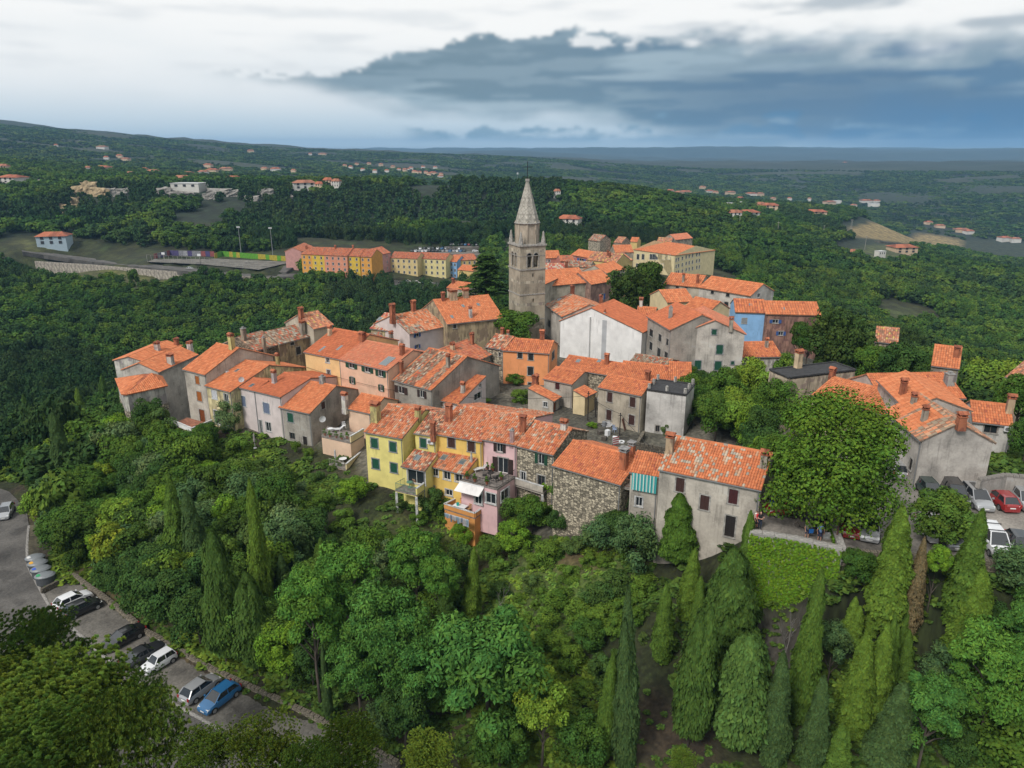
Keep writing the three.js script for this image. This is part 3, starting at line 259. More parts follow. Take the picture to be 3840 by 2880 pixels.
const CHC = { white: [0.66, 0.64, 0.61], brick: [0.42, 0.15, 0.08], brickflat: [0.46, 0.16, 0.08], brickstripe: [0.50, 0.38, 0.26], yellow: [0.62, 0.56, 0.25], grey: [0.42, 0.42, 0.41], cream: [0.66, 0.52, 0.36], stone: [0.42, 0.39, 0.34], ruin: [0.38, 0.33, 0.26], pinkc: [0.66, 0.46, 0.44] };
function chimneyPart(parent, org, x, y, z, h, w, style, turn) {
  if (style === 'none') return; const b = new Bag(org), col = mat(CHC[style] ?? CHC.brick, { map: texOldPaint, b: 0.004 });
  b.box(x, y - 0.7, z, w * 1.12, 0.85, w * 1.12, turn); b.box(x, y + 0.15, z, w, h - 0.15, w, turn); const c = b.mesh('chimney', col, parent), k = new Bag(org), t = y + h;
  if (style === 'grey' || style === 'pinkc' || style === 'ruin' ) { k.box(x, t, z, w * 1.15, 0.09, w * 1.15, turn); k.box(x, t + 0.09, z, w * 0.5, 0.25, w * 0.5, turn); k.mesh('cap', mat([0.4, 0.39, 0.37], { map: texFine }), c); return; }
  k.box(x, t, z, w * 1.22, 0.08, w * 1.22, turn); for (const [i, j] of [[-1, -1], [-1, 1], [1, -1], [1, 1]]) { const cx = Math.cos(turn), sx = Math.sin(turn), a = i * w * 0.4, e = j * w * 0.4; k.box(x + a * cx + e * sx, t + 0.08, z - a * sx + e * cx, w * 0.22, 0.24, w * 0.22, turn); }
  if (style === 'brickflat') { k.box(x, t + 0.32, z, w * 1.4, 0.09, w * 1.4, turn); k.mesh('cap', mat([0.36, 0.35, 0.34], { map: texFine }), c); return; }
  const P = (a, e, yy) => { const cx = Math.cos(turn), sx = Math.sin(turn); return V(x + a * cx + e * sx, yy, z - a * sx + e * cx); }, q = w * 0.68;
  const r0 = P(-q, 0, t + 0.58), r1 = P(q, 0, t + 0.58), e = [P(-q, q, t + 0.32), P(q, q, t + 0.32), P(q, -q, t + 0.32), P(-q, -q, t + 0.32)];
  k.quad(e[0], e[1], r1, r0); k.quad(e[2], e[3], r0, r1); k.tri(e[1], e[2], r1); k.tri(e[3], e[0], r0); k.quad(e[3], e[2], e[1], e[0]);
  k.mesh('cap', mat([0.46, 0.15, 0.075], { map: texOldPaint }), c);
}
function house(H) {
  const c = H.c.map(([x, z]) => V(x, 0, z)), n = c.length, ctr = c.reduce((a, b) => a.add(b), V(0, 0, 0)).multiplyScalar(1 / n), D = Math.hypot(ctr.x, ctr.z);
  const bot = (H.bot ?? Math.min(...c.map((p) => land(p.x, p.z))) - 0.5), ye = H.ye, org = V(ctr.x, bot, ctr.z);
  const g = thing(H.nm, H.label, H.cat ?? 'house', H.group, [org.x, org.y, org.z]), wm = WALL[H.wall] ?? WALL.grey; 
  g.userData.wallMat = wm;
  const L = c[0].distanceTo(c[1]), dep = c[1].distanceTo(c[2]), a = H.a, h = H.h;
  const tops = [[], [], [], []]; // extra outline points per face: [s, y]
  if (H.t === 'g') { tops[1] = [[a, ye + h]]; tops[3] = [[dep - a, ye + h]]; }
  const yBack = H.t === 's' ? ye + h : ye;
  if (H.t === 'gf') { tops[0] = [[a, ye + h]]; tops[2] = [[L - a, ye + h]]; }
  const wall = new Bag(org);
  for (let i = 0; i < 4; i++) {
    const A = c[i], B = c[(i + 1) % 4], len = A.distanceTo(B), d = B.clone().sub(A).normalize(), o = V(-d.z, 0, d.x); if (o.dot(ctr.clone().sub(A)) > 0) o.negate();
    const yl = H.t === 's' && (i === 2 || i === 3) ? yBack : ye, yr = H.t === 's' && (i === 1 || i === 2) ? yBack : ye;
    const out = [[0, bot], [len, bot], [len, yr], ...tops[i].slice().reverse(), [0, yl]], ws = H.w.filter((w) => w[0] === i && w[1] > 0.15 && w[1] < len - 0.15), holes = [];
    for (const w of ws) { const hw = Math.min(w[3] / 2, w[1] - 0.08, len - w[1] - 0.08), y0 = Math.max(w[2] - w[4] / 2, bot + 0.05), y1 = w[2] + w[4] / 2; if (w[5] !== 'blank') holes.push([[w[1] - hw, y0], [w[1] + hw, y0], [w[1] + hw, y1], [w[1] - hw, y1]]); w[3] = hw * 2; }
    const con = out.map((p) => new THREE.Vector2(...p)), hs = holes.map((q) => q.map((p) => new THREE.Vector2(...p))), all = [con, ...hs].flat(), P = (p, z = 0) => V(A.x + d.x * p.x + o.x * z, p.y, A.z + d.z * p.x + o.z * z);
    for (const f of THREE.ShapeUtils.triangulateShape(con, hs)) { const q = f.map((k) => P(all[k])); const nn = q[1].clone().sub(q[0]).cross(q[2].clone().sub(q[0])); if (nn.dot(o) > 0) wall.tri(...q); else wall.tri(q[0], q[2], q[1]); }
    for (const q of hs) for (let k = 0; k < 4; k++) { const p = q[k], r = q[(k + 1) % 4]; wall.quad(P(p), P(r), P(r, -0.22), P(p, -0.22)); }
    for (const w of ws) windowPart(g, org, A, d, o, w[1], w[2], w[3], w[4], w[5], D < 130);
  }
  wall.mesh('wall', wm, g);
  // roof
  const step = D < 80 ? 0.25 : D < 118 ? 0.28 : D < 160 ? 0.34 : 0.5, deck = new Bag(org), tiles = new Bag(org), d01 = c[1].clone().sub(c[0]).normalize(), dn = c[3].clone().sub(c[0]).normalize(), ov = H.ov ?? 0.26, vg = 0.1;
  const plane = (e0, e1, up, rise, run, side, l0 = 0, l1 = 0) => { // eave from e0 to e1, horizontal up direction
    const d = e1.clone().sub(e0).normalize(), sl = Math.hypot(rise, run), t = up.clone().multiplyScalar(run / sl).add(V(0, rise / sl, 0)), S = sl * (1 + ov / run), st = e0.clone().addScaledVector(d, -vg).addScaledVector(t, -sl * (ov / run)), Lp = e0.distanceTo(e1) + vg * 2;
    const A0 = st, A1 = st.clone().addScaledVector(d, Lp), T0 = st.clone().addScaledVector(t, S).addScaledVector(d, l0), T1 = st.clone().addScaledVector(t, S).addScaledVector(d, Lp - l1), dn2 = V(0, -0.13, 0);
    deck.hexa([A0.clone().add(dn2), A1.clone().add(dn2), T1.clone().add(dn2), T0.clone().add(dn2)], [A0, A1, T1, T0]);
    tilePlane(tiles, st, d, t, Lp, S, H.rf, step, l0, l1, side); return [T0, T1, A0, A1];
  };
  let ridge = null, eaves = [];
  if (H.t === 'g') { const e0 = c[0].clone().setY(ye), e1 = c[1].clone().setY(ye), b0 = c[3].clone().setY(ye), b1 = c[2].clone().setY(ye), i0 = H.hip0 ?? 0, i1 = H.hip1 ?? 0; const r = plane(e0, e1, dn, h, a, 0, i0, i1); const r2 = plane(b1, b0, dn.clone().negate(), h, dep - a, 1, i1, i0); ridge = [r[0], r[1]]; eaves.push([r[2], r[3]]);
    if (i0) plane(b0, e0, d01, h, i0, 2, a, dep - a); if (i1) plane(e1, b1, d01.clone().negate(), h, i1, 2, dep - a, a); }
  if (H.t === 's') { const r = plane(c[0].clone().setY(ye), c[1].clone().setY(ye), dn, h, dep, 0); eaves.push([r[2], r[3]]); }
  if (H.t === 'gf') { const f0 = c[0].clone().setY(ye), f1 = c[1].clone().setY(ye), b0 = c[3].clone().setY(ye), b1 = c[2].clone().setY(ye), hb = H.hip1 ?? 0; const r = plane(b0, f0, d01, h, a, 0, hb, 0); plane(f1, b1, d01.clone().negate(), h, L - a, 1, 0, hb); ridge = [r[0], r[1]]; eaves.push([r[2], r[3]]); if (hb) plane(b1, b0, dn.clone().negate(), h, hb, 2, L - a, a); }
  if (H.t === 'flat') { const q = c.map((p) => p.clone().setY(ye)); deck.hexa(q.map((p) => p.clone().setY(ye - 0.2)), q.map((p) => p.clone().setY(ye + 0.06))); for (let i = 0; i < 4; i++) { const A = q[i], B = q[(i + 1) % 4]; deck.bar(A.clone().setY(ye + 0.1), B.clone().setY(ye + 0.1), 0.22, 0.2); } }
  if (ridge) ridgeTiles(tiles, ridge[0], ridge[1], H.rf === 'stripe' ? 'or2' : H.rf, 0.17);
  const roof = deck.mesh('roof', H.t === 'flat' ? mat([0.055, 0.055, 0.058], { map: texFine }) : mat([0.28, 0.2, 0.15], { map: texFine }), g);
  if (tiles.p.length) { const tm = new THREE.Mesh(tiles.geo(false), tileMat); tm.name = 'roof_tiles'; tm.userData.kind = 'stuff'; tm.castShadow = tm.receiveShadow = true; roof.add(tm); }
  if (D < 150) for (const [p, q] of eaves) { const gt = new Bag(org), up = V(0, -0.07, 0); gt.bar(p.clone().add(up), q.clone().add(up), 0.12, 0.1); const o = q.clone().sub(p).normalize(), e = q.clone().add(up).addScaledVector(o, -0.25), f = e.clone().addScaledVector(H.t === 'gf' ? d01 : dn, ov); gt.bar(e, f.clone().add(V(0, -0.2, 0)), 0.08); gt.bar(f.clone().add(V(0, -0.2, 0)).addScaledVector(H.t === 'gf' ? d01 : dn, -0.06), V(f.x, bot + 0.3, f.z).addScaledVector(H.t === 'gf' ? d01 : dn, -0.06), 0.085); gt.mesh('gutter', mat([0.27, 0.28, 0.29], { r: 0.5, m: 0.4 }), g); }
  const turn = Math.atan2(-d01.z, d01.x);
  for (const q of H.ch) chimneyPart(g, org, q[0], q[1], q[2], q[3], q[4], q[5], turn);
  for (const [x, y, z, w, l, sd] of H.sk) { // roof window lying in the roof plane
    let run = H.t === 'gf' ? (sd ? L - a : a) : H.t === 's' ? dep : sd ? dep - a : a, up = H.t === 'gf' ? d01.clone() : dn.clone(); if (sd) up.negate(); const sl = Math.hypot(run, h), t = up.multiplyScalar(run / sl).add(V(0, h / sl, 0)), d = H.t === 'gf' ? dn : d01, nn = d.clone().cross(t).normalize(); if (nn.y < 0) nn.negate();
    const P = (i, j, k) => V(x, y, z).addScaledVector(d, i * w / 2).addScaledVector(t, j * l / 2).addScaledVector(nn, k), f = new Bag(org), q = [[-1, -1], [1, -1], [1, 1], [-1, 1]];
    f.hexa(q.map(([i, j]) => P(i, j, -0.05)), q.map(([i, j]) => P(i, j, 0.12))); const sk = f.mesh('skylight', mat([0.22, 0.21, 0.2], { r: 0.5 }), g), p = new Bag(org); p.quad(...q.map(([i, j]) => P(i * 0.8, j * 0.84, 0.126))); p.mesh('pane', skyGlass, sk);
  }
  delete g.userData.wallMat; return g;
}
const skyGlass = new THREE.MeshPhysicalMaterial({ color: rgb(0.10, 0.13, 0.14), roughness: 0.05, clearcoat: 1 });
const HOUSES = [
{nm:"terraced_house",label:"tall grey cement house with three orange wooden shutters one above another",c:[[-52.84,-113.39],[-48.12,-110.31],[-40.99,-121.23],[-45.71,-124.31]],ye:6.23,t:"g",h:2.77,a:6.52,wall:"grey",rf:"or",w:[[0,3.23,4.81,1.02,1.36,"so"],[0,3.18,2.06,1.23,1.59,"so"],[0,3.26,-1.4,1.35,2.44,"do"]],ch:[[-45.67,8.8,-115.92,2.2,.75,"yellow"]],sk:[]},
{nm:"terraced_house",label:"pale yellow narrow house with white shutter and white glazed doors",c:[[-48.24,-110.26],[-43.19,-107.09],[-35.14,-119.93],[-40.19,-123.09]],ye:4.44,t:"g",h:2.3,a:7.57,wall:"paley",rf:"or",w:[[0,1.77,3.13,1.18,1.4,"sw"],[0,4.64,3.15,1.01,1.28,"gw"],[0,1.75,-.68,1.39,2.33,"gw"],[0,4.49,-.55,1.2,1.88,"gw"]],ch:[[-38.56,5.94,-116.21,1.6,.5,"yellow"]],sk:[[-44.26,5.86,-113.29,.6,.9,0]]},
{nm:"terraced_house",label:"short lilac house wing with skylight and satellite dish",c:[[-43.74,-109.43],[-39.3,-106.72],[-36.64,-111.09],[-41.08,-113.79]],ye:4.74,t:"g",h:.77,a:2.56,wall:"lilac",rf:"rd",w:[[0,1.97,2.42,1.37,1.69,"sl"]],ch:[],sk:[[-40.29,4.97,-108.24,.6,.9,0]]},
{nm:"terraced_house",label:"pale lilac house with slate blue shutter and white chimney",c:[[-39.3,-106.72],[-34.43,-103.71],[-28.16,-113.87],[-33.02,-116.88]],ye:4.74,t:"g",h:1.29,a:5.97,wall:"lilac",rf:"rd",w:[[0,2.13,2.24,1.39,1.71,"sl"],[0,.41,-1.26,1.21,2.38,"gw"],[0,2.14,-.83,1.12,1.48,"gw"]],ch:[[-36.78,5.34,-108.46,1.7,.6,"white"]],sk:[]},
{nm:"terraced_house",label:"dark grey rendered house with one green shutter beside the peach terrace house",c:[[-34.84,-103.95],[-29.55,-101.18],[-24.07,-111.64],[-29.36,-114.41]],ye:3.12,t:"g",h:2.44,a:5.9,wall:"greyd",rf:"or",w:[[0,1.92,1.64,1.1,1.42,"sg"],[0,1.95,-1.3,1.05,1.05,"gd"],[0,4.46,-1.78,.79,1.69,"dd"],[1,2.78,3.37,.83,1.11,"sb"]],ch:[[-29.14,5.58,-107.69,1,.7,"grey"]],sk:[]},
{nm:"terraced_house",label:"peach terrace house with tall white chimney and open roof terrace",c:[[-24.25,-102.48],[-20.57,-100.4],[-17.47,-105.89],[-21.15,-107.97]],ye:3.42,t:"g",h:1.32,a:3.15,wall:"peach",rf:"or",w:[],ch:[[-24.63,3.27,-102.27,2.2,.7,"white"]],sk:[]},
{nm:"terraced_house",label:"lemon yellow house with four closed green shutters on its front",c:[[-18.61,-86.9],[-13.58,-84.66],[-9.07,-94.78],[-14.09,-97.02]],ye:5.87,t:"g",h:1.83,a:5.54,wall:"yellow",rf:"mixr",w:[[0,1.29,4.39,1.01,1.29,"sg"],[0,4.04,4.34,.96,1.32,"sg"],[0,1.28,1.54,1.02,1.36,"sg"],[0,4.01,1.47,.97,1.3,"sg"],[1,2.01,4.07,.85,1.12,"blank"]],ch:[[-17.52,6.53,-88.63,2.2,.95,"yellow"],[-12.08,7.23,-88.53,.9,.6,"yellow"]],sk:[]},
{nm:"terraced_house",label:"narrow lemon yellow house part with air conditioner beside green shutter",c:[[-12.21,-86.23],[-9.52,-85.21],[-6.37,-93.51],[-9.05,-94.53]],ye:5.97,t:"g",h:1.27,a:4.44,wall:"yellow",rf:"mixd",w:[[0,1.11,4.63,.85,1.24,"sg"]],ch:[],sk:[]},
{nm:"terraced_house",label:"golden yellow house with two dark brown shutters above a lean-to roof",c:[[-9.58,-85.77],[-3.66,-83.1],[1.38,-94.28],[-4.54,-96.95]],ye:6.07,t:"g",h:1.71,a:6.13,wall:"gold",rf:"mixr",w:[[0,2.24,5.16,.99,1.46,"sb"],[0,5.02,5.07,.96,1.45,"sb"]],ch:[[-8.02,6.79,-87.93,1.9,.7,"brick"],[-9.8,5.87,-85.09,1.5,.5,"brick"]],sk:[]},
{nm:"terraced_house",label:"pink house with brown shutters behind a tiled roof terrace",c:[[-3.67,-83.47],[.52,-81.55],[5.41,-92.21],[1.22,-94.13]],ye:6.27,t:"g",h:1.48,a:5.86,wall:"pink",rf:"mixr",w:[[0,2.4,5.48,.77,1.26,"ob"],[0,2.83,3.15,1.34,1.96,"ob"]],ch:[[1.34,6.92,-84.02,1.7,.65,"brick"],[.01,6.32,-82,1.5,.45,"pinkc"]],sk:[]},
{nm:"terraced_house",label:"rubble stone house with one open dark green shuttered window",c:[[.62,-81.65],[4.88,-78.92],[9.45,-86.02],[5.19,-88.76]],ye:6.17,t:"g",h:1.69,a:4.22,wall:"stone",rf:"mixr",w:[[0,3.36,5.06,.82,1.27,"og"],[0,.86,1.95,.69,1.68,"gw"],[0,3.4,2.28,1,1.33,"gd"]],ch:[[6.29,7.76,-82.74,.8,.7,"white"]],sk:[]},
{nm:"low_house",label:"low stone house under a long orange roof with two brick chimneys",c:[[4.62,-74.94],[11.42,-70.01],[16.3,-76.74],[9.5,-81.67]],ye:6.6,t:"g",h:1.47,a:4.16,wall:"stone",rf:"or2",w:[],ch:[[11.95,7.33,-72.19,2,.75,"brickflat"],[13.04,8.08,-74.03,1.2,.6,"brickflat"]],sk:[]},
{nm:"annex",label:"narrow annex with turquoise striped curtain under its small orange roof",c:[[12.28,-69.61],[14.95,-68.43],[16.04,-70.9],[13.37,-72.07]],ye:8.3,t:"s",h:1.18,a:.0,wall:"grey",rf:"or2",w:[[0,1.04,4.89,.7,1.03,"gw"]],ch:[],sk:[],cat:"annex"},
{nm:"corner_house",label:"weathered grey house with mottled lichen roof above the garden slope",c:[[14.37,-65.56],[22.76,-61.03],[27.03,-68.96],[18.64,-73.48]],ye:10.4,t:"g",h:1.75,a:4.5,wall:"grey",rf:"lich",w:[[0,2.12,9.05,.81,1.45,"sb"],[0,4.59,7.74,.85,1.5,"sb"],[0,7.17,8.99,.82,1.46,"sr"],[0,7.15,5.86,.91,2.19,"dd"],[0,1.87,6.68,.35,.62,"gd"]],ch:[[15.65,11.27,-67.4,1.6,.7,"brickstripe"],[23.67,11.4,-63.47,1.3,.6,"stone"]],sk:[]},
{nm:"terraced_house",label:"apricot yellow house with two small grey framed windows under red roof",c:[[-34.29,-117.4],[-27.43,-113.01],[-19.96,-124.7],[-26.82,-129.09]],ye:8,t:"g",h:2.5,a:6.93,wall:"apricot",rf:"rd",w:[[0,5.21,7.3,.78,.93,"gw"],[0,5.22,5.1,.84,1.05,"gw"]],ch:[[-30.82,9.77,-121.01,1.3,.55,"cream"]],sk:[[-31.24,8.44,-116.91,.5,1.6,0],[-28.19,8.83,-116.23,.5,1.4,0]]},
{nm:"terraced_house",label:"salmon pink house with open green shutters on every window",c:[[-27.53,-113.01],[-18.8,-106.65],[-12.28,-115.59],[-21.01,-121.96]],ye:8,t:"g",h:1.88,a:5.53,wall:"salmon",rf:"orp",w:[[0,2.68,7.41,1.27,1.11,"og"],[0,6.29,7.4,1.23,1.19,"og"],[0,9.2,7.28,1.06,1.27,"og"],[0,2.68,4.83,.65,1.09,"og"],[0,9.16,4.8,.59,.99,"og"]],ch:[[-24.59,9.77,-117.32,1.1,.9,"brick"],[-17.06,9.35,-110.31,1.3,.6,"brick"]],sk:[[-19.27,8.6,-109.18,1.6,2.4,0]]},
{nm:"old_house",label:"old grey house with dark lichen roof striped by newer orange tiles",c:[[-18.04,-107.17],[-11.72,-102.16],[-2.04,-114.37],[-8.37,-119.38]],ye:6.4,t:"g",h:3.27,a:7.79,wall:"greyd",rf:"stripe",w:[[0,1.5,4.94,1.34,1.14,"ob"],[0,5.96,5.21,.89,1.15,"ob"]],ch:[[-16.97,7.03,-108.25,1.5,.45,"brick"],[-9.66,8.45,-106.75,1.6,.5,"stone"]],sk:[[-14.25,7.73,-108.2,.5,.6,0]]},
{nm:"low_house",label:"low lilac cottage with steep single orange roof slope",c:[[-11.85,-104.5],[-7.9,-102.3],[-4.11,-109.14],[-8.06,-111.33]],ye:4.2,t:"s",h:2.07,a:.0,wall:"lilac",rf:"or2",w:[[0,1.27,3.65,.92,.96,"do"],[1,6.17,5.15,.71,.62,"gw"],[1,5.42,3.67,2.11,1.07,"gw"]],ch:[[-7.38,4.89,-105,1.3,.55,"white"]],sk:[]},
{nm:"old_house",label:"plain beige house with brownish orange roof beside the salmon house",c:[[-8.2,-113],[-3.64,-120.82],[-11.67,-125.5],[-16.23,-117.67]],ye:6.6,t:"g",h:1.95,a:4.65,wall:"beige",rf:"orb",w:[[0,8.41,4.88,1.86,1.07,"sb"]],ch:[[-9.88,8.22,-117.75,.8,.6,"cream"],[-6.85,8.01,-122,1.6,.55,"brick"]],sk:[]},
{nm:"tall_house",label:"bright orange house with black shutters and white gable trim",c:[[-1.51,-119.76],[6.22,-117.61],[7.9,-123.66],[.17,-125.81]],ye:7.67,t:"g",h:1.26,a:3.14,wall:"orange",rf:"or2",w:[[0,2.95,6.97,.75,1.22,"sk"],[0,4.83,6.82,.83,1.28,"sk"],[0,4.8,4.24,.94,1.48,"sk"],[0,4.75,1.3,.67,1.83,"dd"],[1,2.87,6.48,1.93,1.37,"sk"]],ch:[[5.15,9.03,-121.43,1.2,.7,"brick"]],sk:[]},
{nm:"old_house",label:"grey stone house joined to the bright orange house",c:[[-4.48,-121.76],[-1.41,-119.78],[2.06,-125.15],[-1.02,-127.13]],ye:7.77,t:"g",h:1.44,a:3.19,wall:"stone",rf:"mixd",w:[[0,2.88,6.67,.42,.64,"gd"]],ch:[[-1.66,8.96,-124.4,.9,.5,"brick"],[-.67,8.96,-123.77,.6,.4,"stone"]],sk:[]},
{nm:"cottage",label:"stained grey cottage with maroon shutter beside the courtyard",c:[[5.03,-110.28],[9.25,-107.3],[13.45,-113.24],[9.23,-116.22]],ye:5.6,t:"g",h:.99,a:3.64,wall:"grey",rf:"or2",w:[[0,2.52,4.78,.77,1.18,"sr"],[0,5.98,2.36,.7,.78,"gw"]],ch:[],sk:[]},
{nm:"shed",label:"lean-to shed with red brown door and brick chimney",c:[[6.25,-105.75],[7.44,-107.8],[3.7,-109.97],[2.5,-107.92]],ye:3.4,t:"s",h:1.3,a:.0,wall:"grey",rf:"or2",w:[[0,.57,2.16,.82,1.49,"do"],[3,3.03,2.53,.69,.82,"gw"]],ch:[[3.67,4.74,-110.18,1,.8,"brick"]],sk:[],cat:"shed"},
{nm:"shed",label:"small porch house with cream side wall behind the courtyard pole",c:[[10.92,-104.1],[12.76,-106.56],[11.12,-107.78],[9.28,-105.32]],ye:4.6,t:"s",h:.61,a:.0,wall:"cream",rf:"or2",w:[],ch:[],sk:[],cat:"shed"},
{nm:"old_house",label:"beige grey house with brown roller shutters facing the cluttered courtyard",c:[[12.56,-101.05],[18.09,-97.13],[21.59,-102.06],[16.06,-105.99]],ye:7.2,t:"g",h:1.07,a:3.02,wall:"beigeg",rf:"or2",w:[[0,1.84,5.91,.81,1.45,"sb"],[0,5.46,5.88,.85,1.46,"sb"],[0,1.83,3.18,.82,1.57,"sb"],[0,5.45,3.2,.88,1.48,"sb"]],ch:[[19.5,7.98,-100.82,1.2,.6,"brick"]],sk:[]},
{nm:"flat_roofed_block",label:"pale grey block with flat black roof ringed by little pillars",c:[[18.89,-97.57],[23.83,-95.2],[26.08,-99.89],[21.13,-102.26]],ye:7.8,t:"flat",h:.0,a:.0,wall:"lgrey",rf:"tar",w:[[0,-.23,5.84,.59,1.07,"sb"],[0,1.82,2.3,.56,.96,"gd"],[0,-.35,2.38,.78,1.91,"do"]],ch:[],sk:[],cat:"building"},
{nm:"low_house",label:"long low stone house with two skylights below the white house",c:[[7.71,-113.93],[16.27,-108.85],[19.77,-114.75],[11.21,-119.84]],ye:6.4,t:"g",h:1.06,a:3.43,wall:"stone",rf:"or2",w:[],ch:[[15.11,7.2,-112.57,1.3,.6,"brick"]],sk:[[10.77,7.07,-114.64,.7,.9,0],[14.04,7.34,-113.71,.6,.9,0]]},
{nm:"low_house",label:"low house under plain orange tiles with one chimney",c:[[16.27,-108.85],[23.86,-105.76],[27.01,-113.5],[19.42,-116.59]],ye:6.4,t:"g",h:1.25,a:4.18,wall:"beige",rf:"or2",w:[],ch:[[20.7,6.36,-106.91,1,.6,"brick"]],sk:[]},
{nm:"low_house",label:"short low house with orange roof beside the flat black roof",c:[[23.63,-105.13],[26.84,-104.54],[28.71,-114.62],[25.5,-115.22]],ye:6.6,t:"g",h:1.69,a:5.13,wall:"grey",rf:"or2",w:[],ch:[],sk:[]},
{nm:"old_house",label:"small old house with dark lichen covered roof",c:[[19.07,-114.52],[24.44,-111.09],[27.13,-115.31],[21.76,-118.74]],ye:7,t:"g",h:.8,a:2.5,wall:"stone",rf:"old",w:[],ch:[],sk:[]},
{nm:"tall_house",label:"large grey gabled house with five green shutters",c:[[27.63,-116.38],[37.66,-115.66],[38.45,-126.63],[28.42,-127.35]],ye:11.4,t:"gf",h:2.16,a:5.17,wall:"greyp",rf:"orp",w:[[0,5.18,11.6,.74,.88,"sg"],[0,6.3,8.7,1.02,1.5,"sg"],[0,6.26,5.94,1.07,1.52,"sg"],[0,2.96,6.01,1.07,1.48,"sg"],[0,8.57,6.47,.49,.56,"sg"]],ch:[[35.36,12.42,-115.82,1.3,.55,"stone"],[38.63,11.35,-127.39,.1,.1,"none"]],sk:[[29.74,12.18,-119.68,.5,2,0]]},
{nm:"tall_house",label:"stained grey house with small black shuttered windows beside large gabled house",c:[[23.69,-125.48],[25.64,-115.35],[35.69,-117.29],[33.73,-127.42]],ye:12.2,t:"g",h:2.19,a:5.11,wall:"greyd",rf:"rd",w:[[0,1.98,9.61,1.56,1.2,"sk"],[0,5.97,9.72,1.24,1.17,"sk"],[0,9.14,9.81,.91,1.07,"sk"],[0,2.19,7.33,1.27,1.37,"sk"],[0,9.03,7.42,1.35,1.3,"sk"],[0,5.9,7.08,1.42,1.67,"sk"]],ch:[[26.46,12.94,-120.29,1.8,.5,"grey"]],sk:[]},
{nm:"white_house",label:"modern white gabled house with grey downstripe and stone stair",c:[[8.98,-133.14],[22.57,-124.18],[27.53,-131.7],[13.93,-140.66]],ye:9.6,t:"gf",h:3.13,a:6.36,wall:"white",rf:"rd",w:[],ch:[[16.51,11.94,-128.48,.3,.3,"white"]],sk:[]},
{nm:"cream_house",label:"cream house with little round gable window below big chestnut trees",c:[[22.6,-132.48],[25.81,-131.38],[28.08,-138.01],[24.86,-139.11]],ye:10.2,t:"g",h:1.5,a:3.5,wall:"cream",rf:"or2",w:[[3,16.58,13.34,1.56,.61,"gd"],[3,16.79,11.76,2.35,.62,"gd"]],ch:[[24.21,11.75,-135.76,1.2,.6,"white"]],sk:[]},
{nm:"blue_house",label:"sky blue house with one grey shuttered window",c:[[45.98,-148.45],[51.92,-147.43],[53.45,-156.3],[47.51,-157.32]],ye:8,t:"g",h:1.8,a:4.5,wall:"blue",rf:"or2",w:[[0,1.93,6.1,.87,1.06,"sgr"]],ch:[],sk:[[49.47,8.99,-150.37,.8,.8,0]]},
{nm:"brown_house",label:"dull brown red house with blue shutters joined to sky blue house",c:[[51.62,-146.55],[62.31,-145.3],[63.29,-153.74],[52.61,-154.99]],ye:8,t:"g",h:1.75,a:4.25,wall:"brownred",rf:"or2",w:[[0,2.04,6.4,1.12,.72,"obl"],[0,3.37,3.94,.91,.83,"obl"]],ch:[],sk:[[55.62,8.7,-147.78,.8,.9,0]]},
{nm:"low_house",label:"little white outbuilding with ribbed orange roof and grey pipe chimney",c:[[39.93,-123.4],[47.2,-123.83],[46.93,-128.42],[39.66,-127.99]],ye:5.4,t:"s",h:1.5,a:.0,wall:"whitew",rf:"or2",w:[],ch:[[45.22,6.27,-126.39,1.3,.5,"stone"]],sk:[]},
{nm:"long_house",label:"long grey house with roof terrace parapet and dark shutters",c:[[44.43,-173.19],[53.4,-162.48],[60.54,-168.46],[51.57,-179.17]],ye:8.6,t:"g",h:2.1,a:4.66,wall:"greyp",rf:"or",w:[[0,3.85,7.92,.8,.86,"sk"],[0,8.07,7.91,.88,.85,"sk"],[0,4.64,5.49,1.02,1.43,"sk"],[0,7.88,5.48,1.06,1.44,"sk"],[1,3.24,8.2,1.09,.93,"gw"],[1,9.04,7.9,1.72,1.18,"gw"]],ch:[],sk:[]},
{nm:"long_house",label:"grey brown house with thin chimneys beside the long grey house",c:[[37.2,-178.8],[44.71,-174.29],[49.86,-182.86],[42.35,-187.38]],ye:8.4,t:"g",h:2,a:5,wall:"beigeg",rf:"or",w:[[0,3.43,7.85,.73,.55,"gd"],[0,5.69,8.07,.65,.54,"gd"]],ch:[[44.63,8.92,-175.86,1.8,.5,"brick"],[41.62,8.92,-177.68,1.8,.5,"stone"]],sk:[]},
{nm:"house",label:"low house behind the stained grey house with plain orange roof",c:[[32.85,-153.08],[38.87,-154.49],[36.82,-163.25],[30.79,-161.84]],ye:9,t:"g",h:1.8,a:4.5,wall:"cream",rf:"or",w:[],ch:[],sk:[]},
{nm:"house",label:"cream house with dark ribbed roof behind the grey gable",c:[[35.2,-147.05],[38.88,-141.96],[43.74,-145.48],[40.06,-150.57]],ye:9.4,t:"g",h:1.6,a:3,wall:"cream",rf:"or2",w:[],ch:[],sk:[]},
{nm:"parish_house",label:"long parish house with ochre wall and row of skylights beside bell tower",c:[[-12.07,-133.35],[-1.66,-138.45],[-7.83,-151.02],[-18.23,-145.92]],ye:9,t:"g",h:3.2,a:7,wall:"ochre",rf:"or",w:[[0,1.55,8.32,.6,.81,"gd"]],ch:[[-7.87,9.44,-136.48,1.7,.55,"white"],[-11.53,12.1,-141.17,1.5,1.4,"cream"],[-9.15,12.19,-142.55,1.3,1,"cream"],[-13.31,11.98,-140,1.2,.6,"brick"]],sk:[[-11.32,9.72,-135.48,.6,.9,0],[-9.45,10.97,-139.44,.6,.9,0],[-6.55,10.97,-140.86,.6,.9,0]]},
